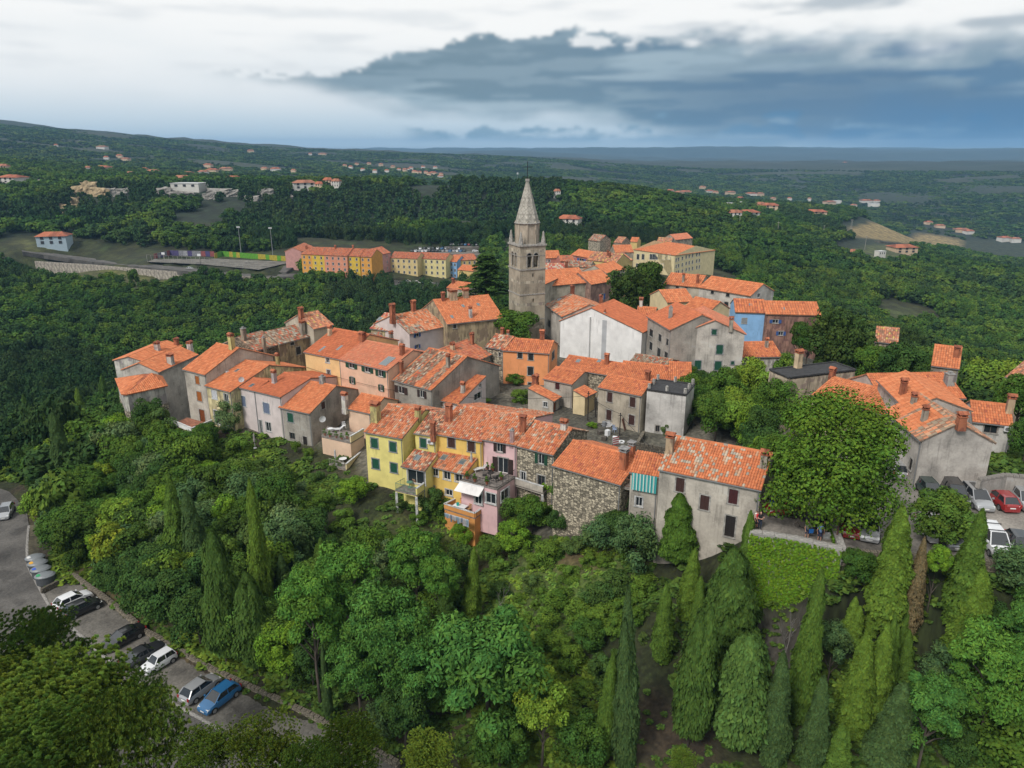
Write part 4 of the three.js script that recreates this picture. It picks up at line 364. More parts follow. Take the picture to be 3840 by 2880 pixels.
{nm:"lilac_house",label:"pale lilac house with blue shutters and patched orange roof",c:[[-18.63,-129.71],[-12.69,-135.64],[-20.47,-143.42],[-26.4,-137.49]],ye:8,t:"g",h:2.4,a:5.5,wall:"lilac",rf:"patch",w:[[0,1.73,7.44,.76,.84,"obl"],[0,1.69,5.2,.62,.68,"obl"]],ch:[[-21.97,9.88,-132.48,2.6,.8,"brick"],[-18.77,10.48,-137.6,1.6,.7,"brick"]],sk:[]},
{nm:"old_house",label:"small yellow house with white speckled red roof and skylight",c:[[-26.94,-136.69],[-19.49,-132.61],[-15.16,-140.5],[-22.61,-144.58]],ye:7.4,t:"g",h:2,a:4.5,wall:"paley",rf:"speck",w:[],ch:[],sk:[[-25.52,8.55,-138.87,.9,1.2,0]]},
{nm:"old_house",label:"low house under brown broken lichen tiles behind salmon house",c:[[-23.75,-127.21],[-21.99,-128.71],[-26.52,-134.05],[-28.28,-132.55]],ye:6.4,t:"g",h:1.5,a:3.5,wall:"apricot",rf:"old",w:[],ch:[[-21.94,6.64,-129.5,1.4,.6,"stone"]],sk:[]},
{nm:"ruined_house",label:"ruined stone house with broken brown roof and two chimney stubs",c:[[-43.86,-121.06],[-41.1,-125.53],[-48.11,-129.86],[-50.87,-125.4]],ye:7.2,t:"g",h:1.73,a:4.12,wall:"ruin",rf:"old",w:[],ch:[[-46.22,8.49,-123.07,2,.7,"ruin"],[-42.65,7.06,-122.38,2,.5,"ruin"]],sk:[]},
{nm:"old_house",label:"ochre plastered old house with dark green shutter and lichen brown roof",c:[[-40.85,-124.76],[-36.56,-130.87],[-42.58,-135.09],[-46.87,-128.99]],ye:7.4,t:"g",h:1.54,a:3.68,wall:"ochre",rf:"old",w:[[0,4.01,5.22,.99,1.37,"sk"],[0,2.81,6.77,.78,.49,"sk"],[0,7.03,5.58,.73,.39,"sk"]],ch:[[-38.08,7.72,-130.03,2.2,.7,"stone"]],sk:[]},
{nm:"old_house",label:"beige old house with mossy red brown roof above the wooded valley",c:[[-35.89,-129.39],[-33.24,-132.97],[-39.67,-137.72],[-42.32,-134.14]],ye:9,t:"g",h:2,a:4,wall:"beigeg",rf:"oldred",w:[],ch:[[-38.43,10.58,-131.25,1.5,.7,"brick"]],sk:[]},
{nm:"village_house",label:"grey rendered house with clean orange roof at the village edge",c:[[-61.55,-122.23],[-59.38,-133.6],[-66.26,-134.91],[-68.42,-123.54]],ye:3,t:"g",h:1.4,a:3.5,wall:"greyp",rf:"or",w:[],ch:[[-61.16,3.17,-126.52,1.5,.9,"white"],[-60.97,3.69,-134.52,1.2,.8,"white"]],sk:[]},
{nm:"village_house",label:"pale house with orange roof overlooking the wooded valley",c:[[-66.48,-127.63],[-64.67,-139.14],[-70.59,-140.08],[-72.41,-128.56]],ye:3.3,t:"g",h:.8,a:3,wall:"whitew",rf:"or",w:[],ch:[[-66.89,3.67,-133.96,1.3,.8,"white"],[-65.35,3.46,-138.64,1,.7,"brick"]],sk:[]},
{nm:"corner_house",label:"rough grey house with bare gable wall above the parked cars",c:[[40.85,-67.89],[47.51,-67.28],[48.33,-76.24],[41.67,-76.85]],ye:12.4,t:"gf",h:1.91,a:3.18,wall:"greyr",rf:"patch2",w:[[3,7.48,9.06,.71,1.24,"dd"]],ch:[[42.52,13.23,-71.04,1.2,.5,"stone"],[44.02,14.32,-67.38,.7,.7,"brick"]],sk:[]},
{nm:"corner_house",label:"house with broad smooth orange hipped roof behind rough grey gable",c:[[42.96,-75.44],[49.28,-74.35],[50.98,-84.2],[44.66,-85.29]],ye:13.2,t:"gf",h:1.21,a:2.83,wall:"greyr",rf:"or",w:[],ch:[[44.22,13.48,-78.87,1.4,.6,"brick"],[43.62,13.48,-75.38,.9,.5,"stone"]],sk:[[44.87,13.9,-76.83,.8,.8,0]]},
{nm:"house",label:"cream house with orange roof around a sunken grey terrace behind lime tree",c:[[37.78,-87.43],[43.9,-79.63],[50.98,-85.19],[44.86,-92.98]],ye:10.6,t:"g",h:1.4,a:4.5,wall:"creamw",rf:"or",w:[],ch:[[41.27,12.04,-90.48,.7,.6,"brick"]],sk:[]},
{nm:"house",label:"house with ribbed orange roof and metal chimneys behind smooth orange roof",c:[[45,-84.51],[55.43,-85.15],[54.94,-93.14],[44.51,-92.49]],ye:11,t:"g",h:1.9,a:4,wall:"greyr",rf:"or2",w:[],ch:[[45.43,11.16,-84.88,1.9,.7,"grey"],[54.41,12.01,-87.22,1.3,.9,"grey"]],sk:[]},
{nm:"low_house",label:"small grey house with air conditioner and ribbed orange roof",c:[[53.07,-79.21],[56.69,-77.76],[58.93,-83.32],[55.31,-84.78]],ye:10.2,t:"g",h:1.4,a:3,wall:"lgrey",rf:"or2",w:[[0,1.89,9.36,1.31,.95,"gd"]],ch:[[57.21,11.06,-79.53,1.7,.7,"brickstripe"]],sk:[]},
{nm:"ruined_building",label:"roofless cream building with bare streaked wall and tall chimney",c:[[36.69,-92.83],[47.08,-96.47],[45.76,-100.25],[35.36,-96.6]],ye:11,t:"flat",h:.0,a:.0,wall:"creamw",rf:"tar",w:[],ch:[[39.56,11,-97.56,2.2,.8,"cream"]],sk:[],cat:"building"},
{nm:"house",label:"house with orange roof mostly hidden by leafy trees on the slope",c:[[65.19,-109.51],[68.34,-107.66],[72.9,-115.41],[69.75,-117.27]],ye:8,t:"g",h:2.2,a:4.5,wall:"beige",rf:"or",w:[],ch:[[69.06,9.2,-110.07,1.2,.8,"brick"]],sk:[]},
{nm:"house",label:"house with faded pinkish tile roof among roadside trees",c:[[75.26,-106.79],[77.22,-102.84],[85.28,-106.85],[83.31,-110.8]],ye:7,t:"g",h:2.2,a:4.5,wall:"beige",rf:"oldred",w:[],ch:[],sk:[]},
{nm:"house",label:"house with pale weathered tiles behind dark chestnut tree",c:[[65.33,-128.18],[68.6,-126.57],[72.14,-133.74],[68.87,-135.36]],ye:7,t:"g",h:1.8,a:4,wall:"beige",rf:"oldred",w:[],ch:[],sk:[]},
{nm:"town_house",label:"brown pink rendered house with blue shutter behind chestnut trees",c:[[22.05,-203.81],[28.87,-209.69],[22.35,-217.27],[15.52,-211.39]],ye:3.83,t:"g",h:2.6,a:5,wall:"brownpink",rf:"or",w:[[0,4.7,-.29,1.28,1.57,"obl"]],ch:[],sk:[]},
{nm:"town_house",label:"broad old town house under a large plain orange roof",c:[[9.35,-199.78],[22.07,-206.06],[16.31,-217.72],[3.59,-211.44]],ye:4.05,t:"g",h:3.2,a:6.5,wall:"beigeg",rf:"or",w:[],ch:[],sk:[]},
{nm:"town_house",label:"town house roof half hidden behind the chestnut crowns",c:[[29.92,-233.09],[37.19,-241.92],[30.25,-247.64],[22.98,-238.81]],ye:2.22,t:"g",h:2,a:4.5,wall:"beigeg",rf:"or",w:[],ch:[],sk:[]},
{nm:"town_house",label:"house with pink and white mottled tile roof behind bell tower",c:[[10.58,-234.76],[17.41,-234.76],[17.41,-243.76],[10.58,-243.76]],ye:1.95,t:"g",h:2.4,a:4.5,wall:"beige",rf:"speck",w:[],ch:[[17.56,3.39,-237.45,1.6,1,"brick"]],sk:[]},
{nm:"town_house",label:"town house with orange roof close behind the bell tower",c:[[8.72,-194.8],[12.54,-203.97],[3.3,-207.82],[-.51,-198.65]],ye:5.53,t:"g",h:2,a:5,wall:"beigeg",rf:"or",w:[],ch:[],sk:[]},
{nm:"town_house",label:"long yellow town house with pinkish roof and blue arched shutters",c:[[29.2,-288.53],[39.77,-280.89],[46.21,-289.81],[35.64,-297.44]],ye:-1.52,t:"g",h:2.6,a:5.5,wall:"goldp",rf:"oldred",w:[[0,4.17,-3.83,1.03,1.23,"obl"],[0,6.6,-3.79,1.27,1.2,"obl"],[0,12.56,-1.9,.87,.69,"gw"]],ch:[[37.8,-.36,-285.33,1.8,.6,"brick"],[37.18,.2,-287.26,1.6,.6,"brick"]],sk:[]},
{nm:"town_house",label:"yellow town house wing with faded pink roof",c:[[40.65,-287.14],[48.3,-294.94],[41.16,-301.94],[33.51,-294.14]],ye:-2.44,t:"g",h:2.4,a:5,wall:"goldp",rf:"oldred",w:[],ch:[],sk:[]},
{nm:"town_house",label:"small red house with white framed windows behind the tower",c:[[13.86,-299.68],[19.64,-300.51],[18.5,-308.43],[12.72,-307.6]],ye:-2.45,t:"g",h:2.4,a:4,wall:"redw",rf:"or",w:[[0,.29,-3.61,.66,.97,"gw"],[0,1.33,-3.71,.72,.94,"gw"]],ch:[],sk:[]},
{nm:"town_house",label:"dusty red town house with one arched white window",c:[[24.85,-309],[31.7,-299.01],[38.3,-303.54],[31.45,-313.53]],ye:-2.36,t:"g",h:2,a:4,wall:"redw",rf:"or",w:[[0,1.86,-2.89,1.28,1.07,"gw"],[0,6.69,-3.97,2.78,1.48,"obl"]],ch:[],sk:[]},
{nm:"town_house",label:"low house with rusty red roof between the red houses",c:[[18.42,-279.39],[23.71,-280.33],[22.48,-287.23],[17.19,-286.29]],ye:-.75,t:"g",h:1.6,a:3.5,wall:"redw",rf:"orb",w:[],ch:[],sk:[]},
{nm:"town_house",label:"low grey house with old brown tile roof",c:[[17.21,-249.41],[26.21,-246.23],[28.54,-252.83],[19.54,-256.01]],ye:2.03,t:"g",h:1.4,a:3.5,wall:"beigeg",rf:"old",w:[],ch:[],sk:[]},
{nm:"palazzo",label:"large pale yellow palace with arched windows and balustrade",c:[[64.83,-394.71],[82.11,-372.5],[107.64,-392.36],[90.36,-414.58]],ye:-11.42,t:"g",h:3.6,a:16.17,wall:"palaz",rf:"or",w:[[0,3.36,-14.98,1.85,2.84,"gw"],[0,6.93,-14.59,1.82,2.82,"gw"],[0,12.43,-13.98,1.78,2.79,"gw"],[0,14.25,-13.78,1.77,2.78,"gw"],[0,16.11,-13.57,1.75,2.77,"gw"],[0,20.93,-13.04,1.72,2.74,"gw"],[0,24.48,-12.64,1.69,2.72,"gw"],[0,3.16,-19.51,1.85,1.91,"gw"],[0,8.77,-18.84,1.81,1.89,"gw"],[0,20.56,-17.43,1.73,1.84,"gw"],[1,1.37,-13.94,1.01,1.69,"gw"],[1,1.71,-17.19,1.01,1.7,"gw"],[1,2.05,-20.46,1.02,1.72,"gw"],[1,3.13,-13.73,1.02,1.7,"gw"],[1,3.48,-16.99,1.02,1.71,"gw"],[1,3.82,-20.27,1.02,1.72,"gw"],[1,6.09,-13.55,1.03,1.71,"gw"],[1,6.44,-16.83,1.03,1.72,"gw"],[1,6.8,-20.12,1.03,1.73,"gw"],[1,9.05,-13.15,1.03,1.71,"gw"],[1,9.42,-16.43,1.04,1.72,"gw"],[1,9.78,-19.74,1.04,1.73,"gw"],[1,11.43,-12.98,1.04,1.72,"gw"],[1,11.81,-16.28,1.05,1.73,"gw"],[1,12.18,-19.6,1.05,1.74,"gw"],[1,14,-12.83,1.05,1.72,"gw"],[1,14.39,-16.14,1.06,1.74,"gw"],[1,14.78,-19.47,1.06,1.75,"gw"],[1,17.46,-12.61,1.06,1.73,"gw"],[1,17.86,-15.93,1.07,1.74,"gw"],[1,18.26,-19.28,1.07,1.76,"gw"],[1,19.51,-12.55,1.07,1.74,"gw"],[1,19.92,-15.89,1.07,1.75,"gw"],[1,20.32,-19.25,1.08,1.76,"gw"]],ch:[],sk:[],cat:"palace",hip0:9,hip1:9},
{nm:"town_house",label:"grey stone house with faded red roof beyond the palace",c:[[54.29,-396.3],[58.08,-393.16],[63.82,-400.1],[60.02,-403.24]],ye:-7.8,t:"g",h:2.6,a:4.5,wall:"stone",rf:"oldred",w:[[0,2.92,-9.86,1.12,1.14,"gd"]],ch:[],sk:[]},
{nm:"town_house",label:"broad beige stone house beside the palace",c:[[51.12,-366.45],[60.47,-367.78],[59.06,-377.68],[49.71,-376.35]],ye:-9.16,t:"g",h:3,a:5,wall:"beige",rf:"or",w:[[0,5.18,-9.35,.74,.89,"gd"]],ch:[],sk:[]},
{nm:"town_house",label:"small cream house with orange roof beside a dark tree",c:[[65.89,-414.8],[69.66,-413.14],[72.88,-420.46],[69.12,-422.12]],ye:-9.63,t:"g",h:2,a:4,wall:"goldp",rf:"or",w:[],ch:[],sk:[]},
{nm:"barn",label:"old stone barn with sagging thatched looking roof",c:[[38.86,-378.01],[44.05,-371.91],[50.14,-377.09],[44.95,-383.19]],ye:-4.32,t:"g",h:2.6,a:4,wall:"stone",rf:"old",w:[],ch:[],sk:[],cat:"barn"},
{nm:"town_house",label:"house with pale tan roof beyond the palace",c:[[94.54,-429.72],[106.47,-438.71],[101.05,-445.89],[89.13,-436.91]],ye:-10.39,t:"g",h:2.6,a:4.5,wall:"beige",rf:"orp",w:[],ch:[],sk:[]},
{nm:"town_house",label:"low pinkish tiled house beyond the palace",c:[[82.25,-422.06],[89.78,-418.7],[93.04,-426.01],[85.51,-429.37]],ye:-10.71,t:"g",h:2.2,a:4,wall:"beige",rf:"oldred",w:[],ch:[],sk:[]},
{nm:"old_house",label:"narrow grey house squeezed between bell tower and white house",c:[[6.92,-149.99],[9.79,-138.51],[20.27,-141.13],[17.4,-152.61]],ye:9.2,t:"g",h:2.05,a:5.4,wall:"greyp",rf:"patch",w:[[0,5.01,8.71,1.23,.76,"gd"],[0,3.08,5.77,1.62,1.38,"sk"]],ch:[[12.51,11.17,-150.77,1.4,.7,"brick"],[18.48,8.98,-150.71,1.6,.6,"brick"]],sk:[[9.81,10.24,-149.73,.9,.9,0]]},
{nm:"apartment_house",label:"bright orange apartment block bay beside the sports court ramp",c:[[-111.09,-389.47],[-105.1,-387.78],[-101.57,-400.29],[-107.55,-401.98]],ye:-13.1,t:"g",h:3,a:6.5,wall:"orangeb",rf:"orb",w:[[0,1.55,-14.7,.9,1.3,"gw"],[0,1.55,-17.5,.9,1.3,"gw"],[0,1.55,-20.3,.9,1.3,"gw"],[0,4.66,-14.7,.9,1.3,"gw"],[0,4.66,-17.5,.9,1.3,"gw"],[0,4.66,-20.3,.9,1.3,"gw"],[0,1.87,-23.7,1.6,2,"gw"],[0,4.35,-23.7,1.6,2,"gw"]],ch:[[-109.26,-10.98,-393.71,1.5,.8,"brick"]],sk:[],cat:"apartment block"},
{nm:"apartment_house",label:"mustard yellow apartment block bay between bright orange and salmon bays",c:[[-104.91,-387.05],[-98.01,-385.1],[-94.48,-397.61],[-101.37,-399.56]],ye:-13,t:"g",h:3.02,a:6.5,wall:"ochreb",rf:"orb",w:[[0,1.79,-14.6,.9,1.3,"gw"],[0,1.79,-17.4,.9,1.3,"gw"],[0,1.79,-20.2,.9,1.3,"gw"],[0,5.37,-14.6,.9,1.3,"gw"],[0,5.37,-17.4,.9,1.3,"gw"],[0,5.37,-20.2,.9,1.3,"gw"],[0,2.15,-23.6,1.6,2,"gw"],[0,5.02,-23.6,1.6,2,"gw"]],ch:[],sk:[],cat:"apartment block"},
{nm:"apartment_house",label:"salmon pink apartment block bay with central gable",c:[[-97.64,-383.65],[-84.93,-380.05],[-81.4,-392.57],[-94.11,-396.16]],ye:-12.8,t:"g",h:3.04,a:6.5,wall:"salmonb",rf:"orb",w:[[0,1.65,-14.4,.9,1.3,"gw"],[0,1.65,-17.2,.9,1.3,"gw"],[0,1.65,-20,.9,1.3,"gw"],[0,4.95,-14.4,.9,1.3,"gw"],[0,4.95,-17.2,.9,1.3,"gw"],[0,4.95,-20,.9,1.3,"gw"],[0,8.25,-14.4,.9,1.3,"gw"],[0,8.25,-17.2,.9,1.3,"gw"],[0,8.25,-20,.9,1.3,"gw"],[0,11.56,-14.4,.9,1.3,"gw"],[0,11.56,-17.2,.9,1.3,"gw"],[0,11.56,-20,.9,1.3,"gw"],[0,3.96,-23.4,1.6,2,"gw"],[0,9.24,-23.4,1.6,2,"gw"]],ch:[[-92.45,-10.23,-387.89,1.5,.8,"brick"]],sk:[],cat:"apartment block"},
{nm:"apartment_house",label:"mustard yellow apartment block bay beside the salmon gable",c:[[-85.25,-381.49],[-78.43,-379.57],[-74.89,-392.08],[-81.72,-394]],ye:-13,t:"g",h:3.06,a:6.5,wall:"ochreb",rf:"orb",w:[[0,1.77,-14.6,.9,1.3,"gw"],[0,1.77,-17.4,.9,1.3,"gw"],[0,1.77,-20.2,.9,1.3,"gw"],[0,5.32,-14.6,.9,1.3,"gw"],[0,5.32,-17.4,.9,1.3,"gw"],[0,5.32,-20.2,.9,1.3,"gw"],[0,2.13,-23.6,1.6,2,"gw"],[0,4.96,-23.6,1.6,2,"gw"]],ch:[[-83.01,-10.14,-387.18,1.5,.8,"brick"]],sk:[],cat:"apartment block"},
{nm:"apartment_house",label:"bright orange apartment block bay at the street corner end",c:[[-78.58,-380.28],[-72.1,-378.45],[-68.56,-390.96],[-75.04,-392.79]],ye:-13.1,t:"g",h:3.08,a:6.5,wall:"orangeb",rf:"orb",w:[[0,1.68,-14.7,.9,1.3,"gw"],[0,1.68,-17.5,.9,1.3,"gw"],[0,1.68,-20.3,.9,1.3,"gw"],[0,5.05,-14.7,.9,1.3,"gw"],[0,5.05,-17.5,.9,1.3,"gw"],[0,5.05,-20.3,.9,1.3,"gw"],[0,2.02,-23.7,1.6,2,"gw"],[0,4.71,-23.7,1.6,2,"gw"]],ch:[],sk:[],cat:"apartment block"},
{nm:"apartment_house",label:"dusty pink apartment block behind the orange corner block",c:[[-73.84,-408.38],[-69.07,-419.93],[-79.23,-424.13],[-84.01,-412.58]],ye:-16.27,t:"g",h:3,a:5.5,wall:"pinkb",rf:"orb",w:[[0,3.75,-18.07,.8,1.3,"gw"],[0,3.75,-21.27,.8,1.3,"gw"],[0,3.75,-24.67,.8,1.3,"gw"],[0,8.75,-18.07,.8,1.3,"gw"],[0,8.75,-21.27,.8,1.3,"gw"],[0,8.75,-24.67,.8,1.3,"gw"]],ch:[],sk:[],cat:"apartment block"},
{nm:"apartment_house",label:"pale pink block end with brick chimney behind mustard bays",c:[[-116.46,-408.73],[-116.21,-431.37],[-125.2,-431.47],[-125.46,-408.83]],ye:-14.3,t:"g",h:2,a:4.5,wall:"pinkb",rf:"orb",w:[],ch:[],sk:[],cat:"apartment block"},
{nm:"apartment_house",label:"cream apartment block with arched ground floor and balconies",c:[[-69.24,-419.32],[-53.25,-414.59],[-49.85,-426.1],[-65.84,-430.83]],ye:-19.19,t:"g",h:2.6,a:6,wall:"creamb",rf:"orb",w:[[0,1.67,-20.89,1,1.5,"gw"],[0,1.67,-24.09,1,1.5,"gw"],[0,1.67,-27.19,1,1.5,"gw"],[0,5,-20.89,1,1.5,"gw"],[0,5,-24.09,1,1.5,"gw"],[0,5,-27.19,1,1.5,"gw"],[0,8.34,-20.89,1,1.5,"gw"],[0,8.34,-24.09,1,1.5,"gw"],[0,8.34,-27.19,1,1.5,"gw"],[0,11.67,-20.89,1,1.5,"gw"],[0,11.67,-24.09,1,1.5,"gw"],[0,11.67,-27.19,1,1.5,"gw"],[0,15.01,-20.89,1,1.5,"gw"],[0,15.01,-24.09,1,1.5,"gw"],[0,15.01,-27.19,1,1.5,"gw"],[0,1.67,-30.39,1.1,2,"gw"],[0,5,-30.39,1.1,2,"gw"],[0,8.34,-30.39,1.1,2,"gw"],[0,11.67,-30.39,1.1,2,"gw"],[0,15.01,-30.39,1.1,2,"gw"]],ch:[],sk:[],cat:"apartment block"},
{nm:"apartment_house",label:"pale yellow apartment block with laundry on its balconies",c:[[-54.01,-421.55],[-37.42,-415.97],[-33.59,-427.35],[-50.18,-432.93]],ye:-19.81,t:"g",h:2.6,a:6,wall:"creamb2",rf:"orb",w:[[0,1.75,-21.51,1,1.5,"gw"],[0,1.75,-24.71,1,1.5,"gw"],[0,1.75,-27.81,1,1.5,"gw"],[0,5.25,-21.51,1,1.5,"gw"],[0,5.25,-24.71,1,1.5,"gw"],[0,5.25,-27.81,1,1.5,"gw"],[0,8.75,-21.51,1,1.5,"gw"],[0,8.75,-24.71,1,1.5,"gw"],[0,8.75,-27.81,1,1.5,"gw"],[0,12.25,-21.51,1,1.5,"gw"],[0,12.25,-24.71,1,1.5,"gw"],[0,12.25,-27.81,1,1.5,"gw"],[0,15.76,-21.51,1,1.5,"gw"],[0,15.76,-24.71,1,1.5,"gw"],[0,15.76,-27.81,1,1.5,"gw"],[0,1.75,-31.01,1.1,2,"gw"],[0,5.25,-31.01,1.1,2,"gw"],[0,8.75,-31.01,1.1,2,"gw"],[0,12.25,-31.01,1.1,2,"gw"],[0,15.76,-31.01,1.1,2,"gw"]],ch:[],sk:[],cat:"apartment block"},
{nm:"apartment_house",label:"sky blue narrow apartment block on the square",c:[[-37.79,-423.32],[-31.66,-420.36],[-26.44,-431.17],[-32.58,-434.12]],ye:-21.8,t:"g",h:2.6,a:6,wall:"blueb",rf:"or",w:[[0,1.13,-23.5,1,1.5,"gw"],[0,1.13,-26.7,1,1.5,"gw"],[0,1.13,-29.8,1,1.5,"gw"],[0,3.4,-23.5,1,1.5,"gw"],[0,3.4,-26.7,1,1.5,"gw"],[0,3.4,-29.8,1,1.5,"gw"],[0,5.67,-23.5,1,1.5,"gw"],[0,5.67,-26.7,1,1.5,"gw"],[0,5.67,-29.8,1,1.5,"gw"],[0,1.13,-33,1.1,2,"gw"],[0,3.4,-33,1.1,2,"gw"],[0,5.67,-33,1.1,2,"gw"]],ch:[],sk:[],cat:"apartment block"},
{nm:"apartment_house",label:"golden house with glazed veranda on the square",c:[[-31.78,-423.81],[-20.25,-428.13],[-24.46,-439.37],[-35.99,-435.05]],ye:-21.5,t:"g",h:2.6,a:6,wall:"goldp",rf:"orb",w:[[0,1.54,-23.2,1,1.5,"gw"],[0,1.54,-26.4,1,1.5,"gw"],[0,1.54,-29.5,1,1.5,"gw"],[0,4.62,-23.2,1,1.5,"gw"],[0,4.62,-26.4,1,1.5,"gw"],[0,4.62,-29.5,1,1.5,"gw"],[0,7.7,-23.2,1,1.5,"gw"],[0,7.7,-26.4,1,1.5,"gw"],[0,7.7,-29.5,1,1.5,"gw"],[0,10.77,-23.2,1,1.5,"gw"],[0,10.77,-26.4,1,1.5,"gw"],[0,10.77,-29.5,1,1.5,"gw"],[0,1.54,-32.7,1.1,2,"gw"],[0,4.62,-32.7,1.1,2,"gw"],[0,7.7,-32.7,1.1,2,"gw"],[0,10.77,-32.7,1.1,2,"gw"]],ch:[],sk:[],cat:"apartment block"},
{nm:"town_house",label:"house with orange roof and brick chimney beside the cedar",c:[[-26.75,-298.81],[-19.33,-293.95],[-13.86,-302.32],[-21.27,-307.17]],ye:-14.35,t:"g",h:2,a:5,wall:"beigeg",rf:"or",w:[],ch:[[-24.2,-13.13,-300.78,1.8,.9,"brick"]],sk:[]},
{nm:"town_house",label:"low glazed veranda house below the golden house",c:[[-28.07,-378.96],[-19.97,-373.69],[-15.06,-381.24],[-23.17,-386.51]],ye:-19.62,t:"g",h:2,a:4.5,wall:"goldp",rf:"or",w:[],ch:[],sk:[]},
{nm:"house_extension",label:"golden extension with white framed windows and brown door under lean-to roof",c:[[-10.65,-83.61],[-5.63,-80.86],[-4.32,-83.26],[-9.34,-86.01]],ye:2.77,t:"s",h:.9,a:.0,wall:"gold",rf:"mixr",w:[[0,1.3,2.02,.95,1.19,"gw"],[0,3.06,1.96,.96,1.26,"gw"],[0,4.78,1.98,1,1.17,"gw"],[0,.85,-.86,.64,1.67,"do"],[0,3.29,-.38,.98,.78,"gw"]],ch:[],sk:[[-8.45,3.3,-84.25,.8,1,0],[-6.08,3.29,-82.9,.8,1,0]],cat:"extension"},
{nm:"house_extension",label:"yellow glazed veranda with skylight and balcony between yellow houses",c:[[-13.49,-82.91],[-10.52,-81.49],[-9.24,-84.16],[-12.22,-85.58]],ye:2.92,t:"s",h:.98,a:.0,wall:"yellow",rf:"mixd",w:[[0,1.97,1.7,2.5,1.71,"gw"]],ch:[],sk:[[-11.69,3.45,-83.82,.8,1,0]],cat:"extension"}
];
for (const h of HOUSES) house(h);

for (const B of BLOCKS) {
  const c = B.p.map(([x, z]) => V(x, B.y1, z)), ctr = c.reduce((a, b) => a.clone().add(b), V(0, 0, 0)).multiplyScalar(1 / c.length), g0 = Math.min(B.y1 - 0.6, Math.max(B.y0, Math.min(...c.map((p) => land(p.x, p.z))) - 0.6)), bal = B.nm === 'balcony', bot = bal ? B.y1 - 0.3 : g0, org = V(ctr.x, bot, ctr.z), g = thing(B.nm, B.label, B.cat, null, [org.x, org.y, org.z]);
  const b = new Bag(org), d = new Bag(org), inn = (p, k) => p.clone().lerp(V(ctr.x, p.y, ctr.z), k); b.hexa(c.map((p) => inn(p, 0.02).setY(bot)), c.map((p) => inn(p, 0.02).setY(B.y1 - 0.2))); b.mesh('base_wall', WALL[B.m] ?? WALL.grey, g);
  d.hexa(c.map((p) => p.clone().setY(B.y1 - 0.198)), c.map((p) => p.clone())); d.mesh('deck', SURFM[B.deck], g);
  for (const e of B.pars) { const A = c[e], E = c[(e + 1) % 4], M = A.clone().add(E).multiplyScalar(0.5).lerp(ctr, 0.02), dd = E.clone().sub(A).normalize(), w = new Bag(org); w.box(M.x, B.y1 + 0.002, M.z, A.distanceTo(E) * 0.97, B.ph, 0.2, Math.atan2(-dd.z, dd.x)); const pp = w.mesh('parapet', WALL[B.m === 'orangew' ? 'orangew' : B.pm] ?? WALL[B.m], g), k = new Bag(org); k.box(M.x, B.y1 + B.ph + 0.004, M.z, A.distanceTo(E) * 0.985, 0.07, 0.27, Math.atan2(-dd.z, dd.x)); k.mesh('coping', frameWhite, pp); }
  for (const e of B.rails) { const A = inn(c[e], 0.04), E = inn(c[(e + 1) % 4], 0.04); railing(g, org, A, E, B.y1, RAILM[B.railm]); }
  if (bal) for (const i of [0, 1]) { const p = inn(c[i], 0.08), w = new Bag(org); w.box(p.x, land(p.x, p.z) - 0.3, p.z, 0.28, B.y1 - 0.31 - land(p.x, p.z) + 0.3, 0.28); w.mesh('pillar', frameWhite, g); }
}
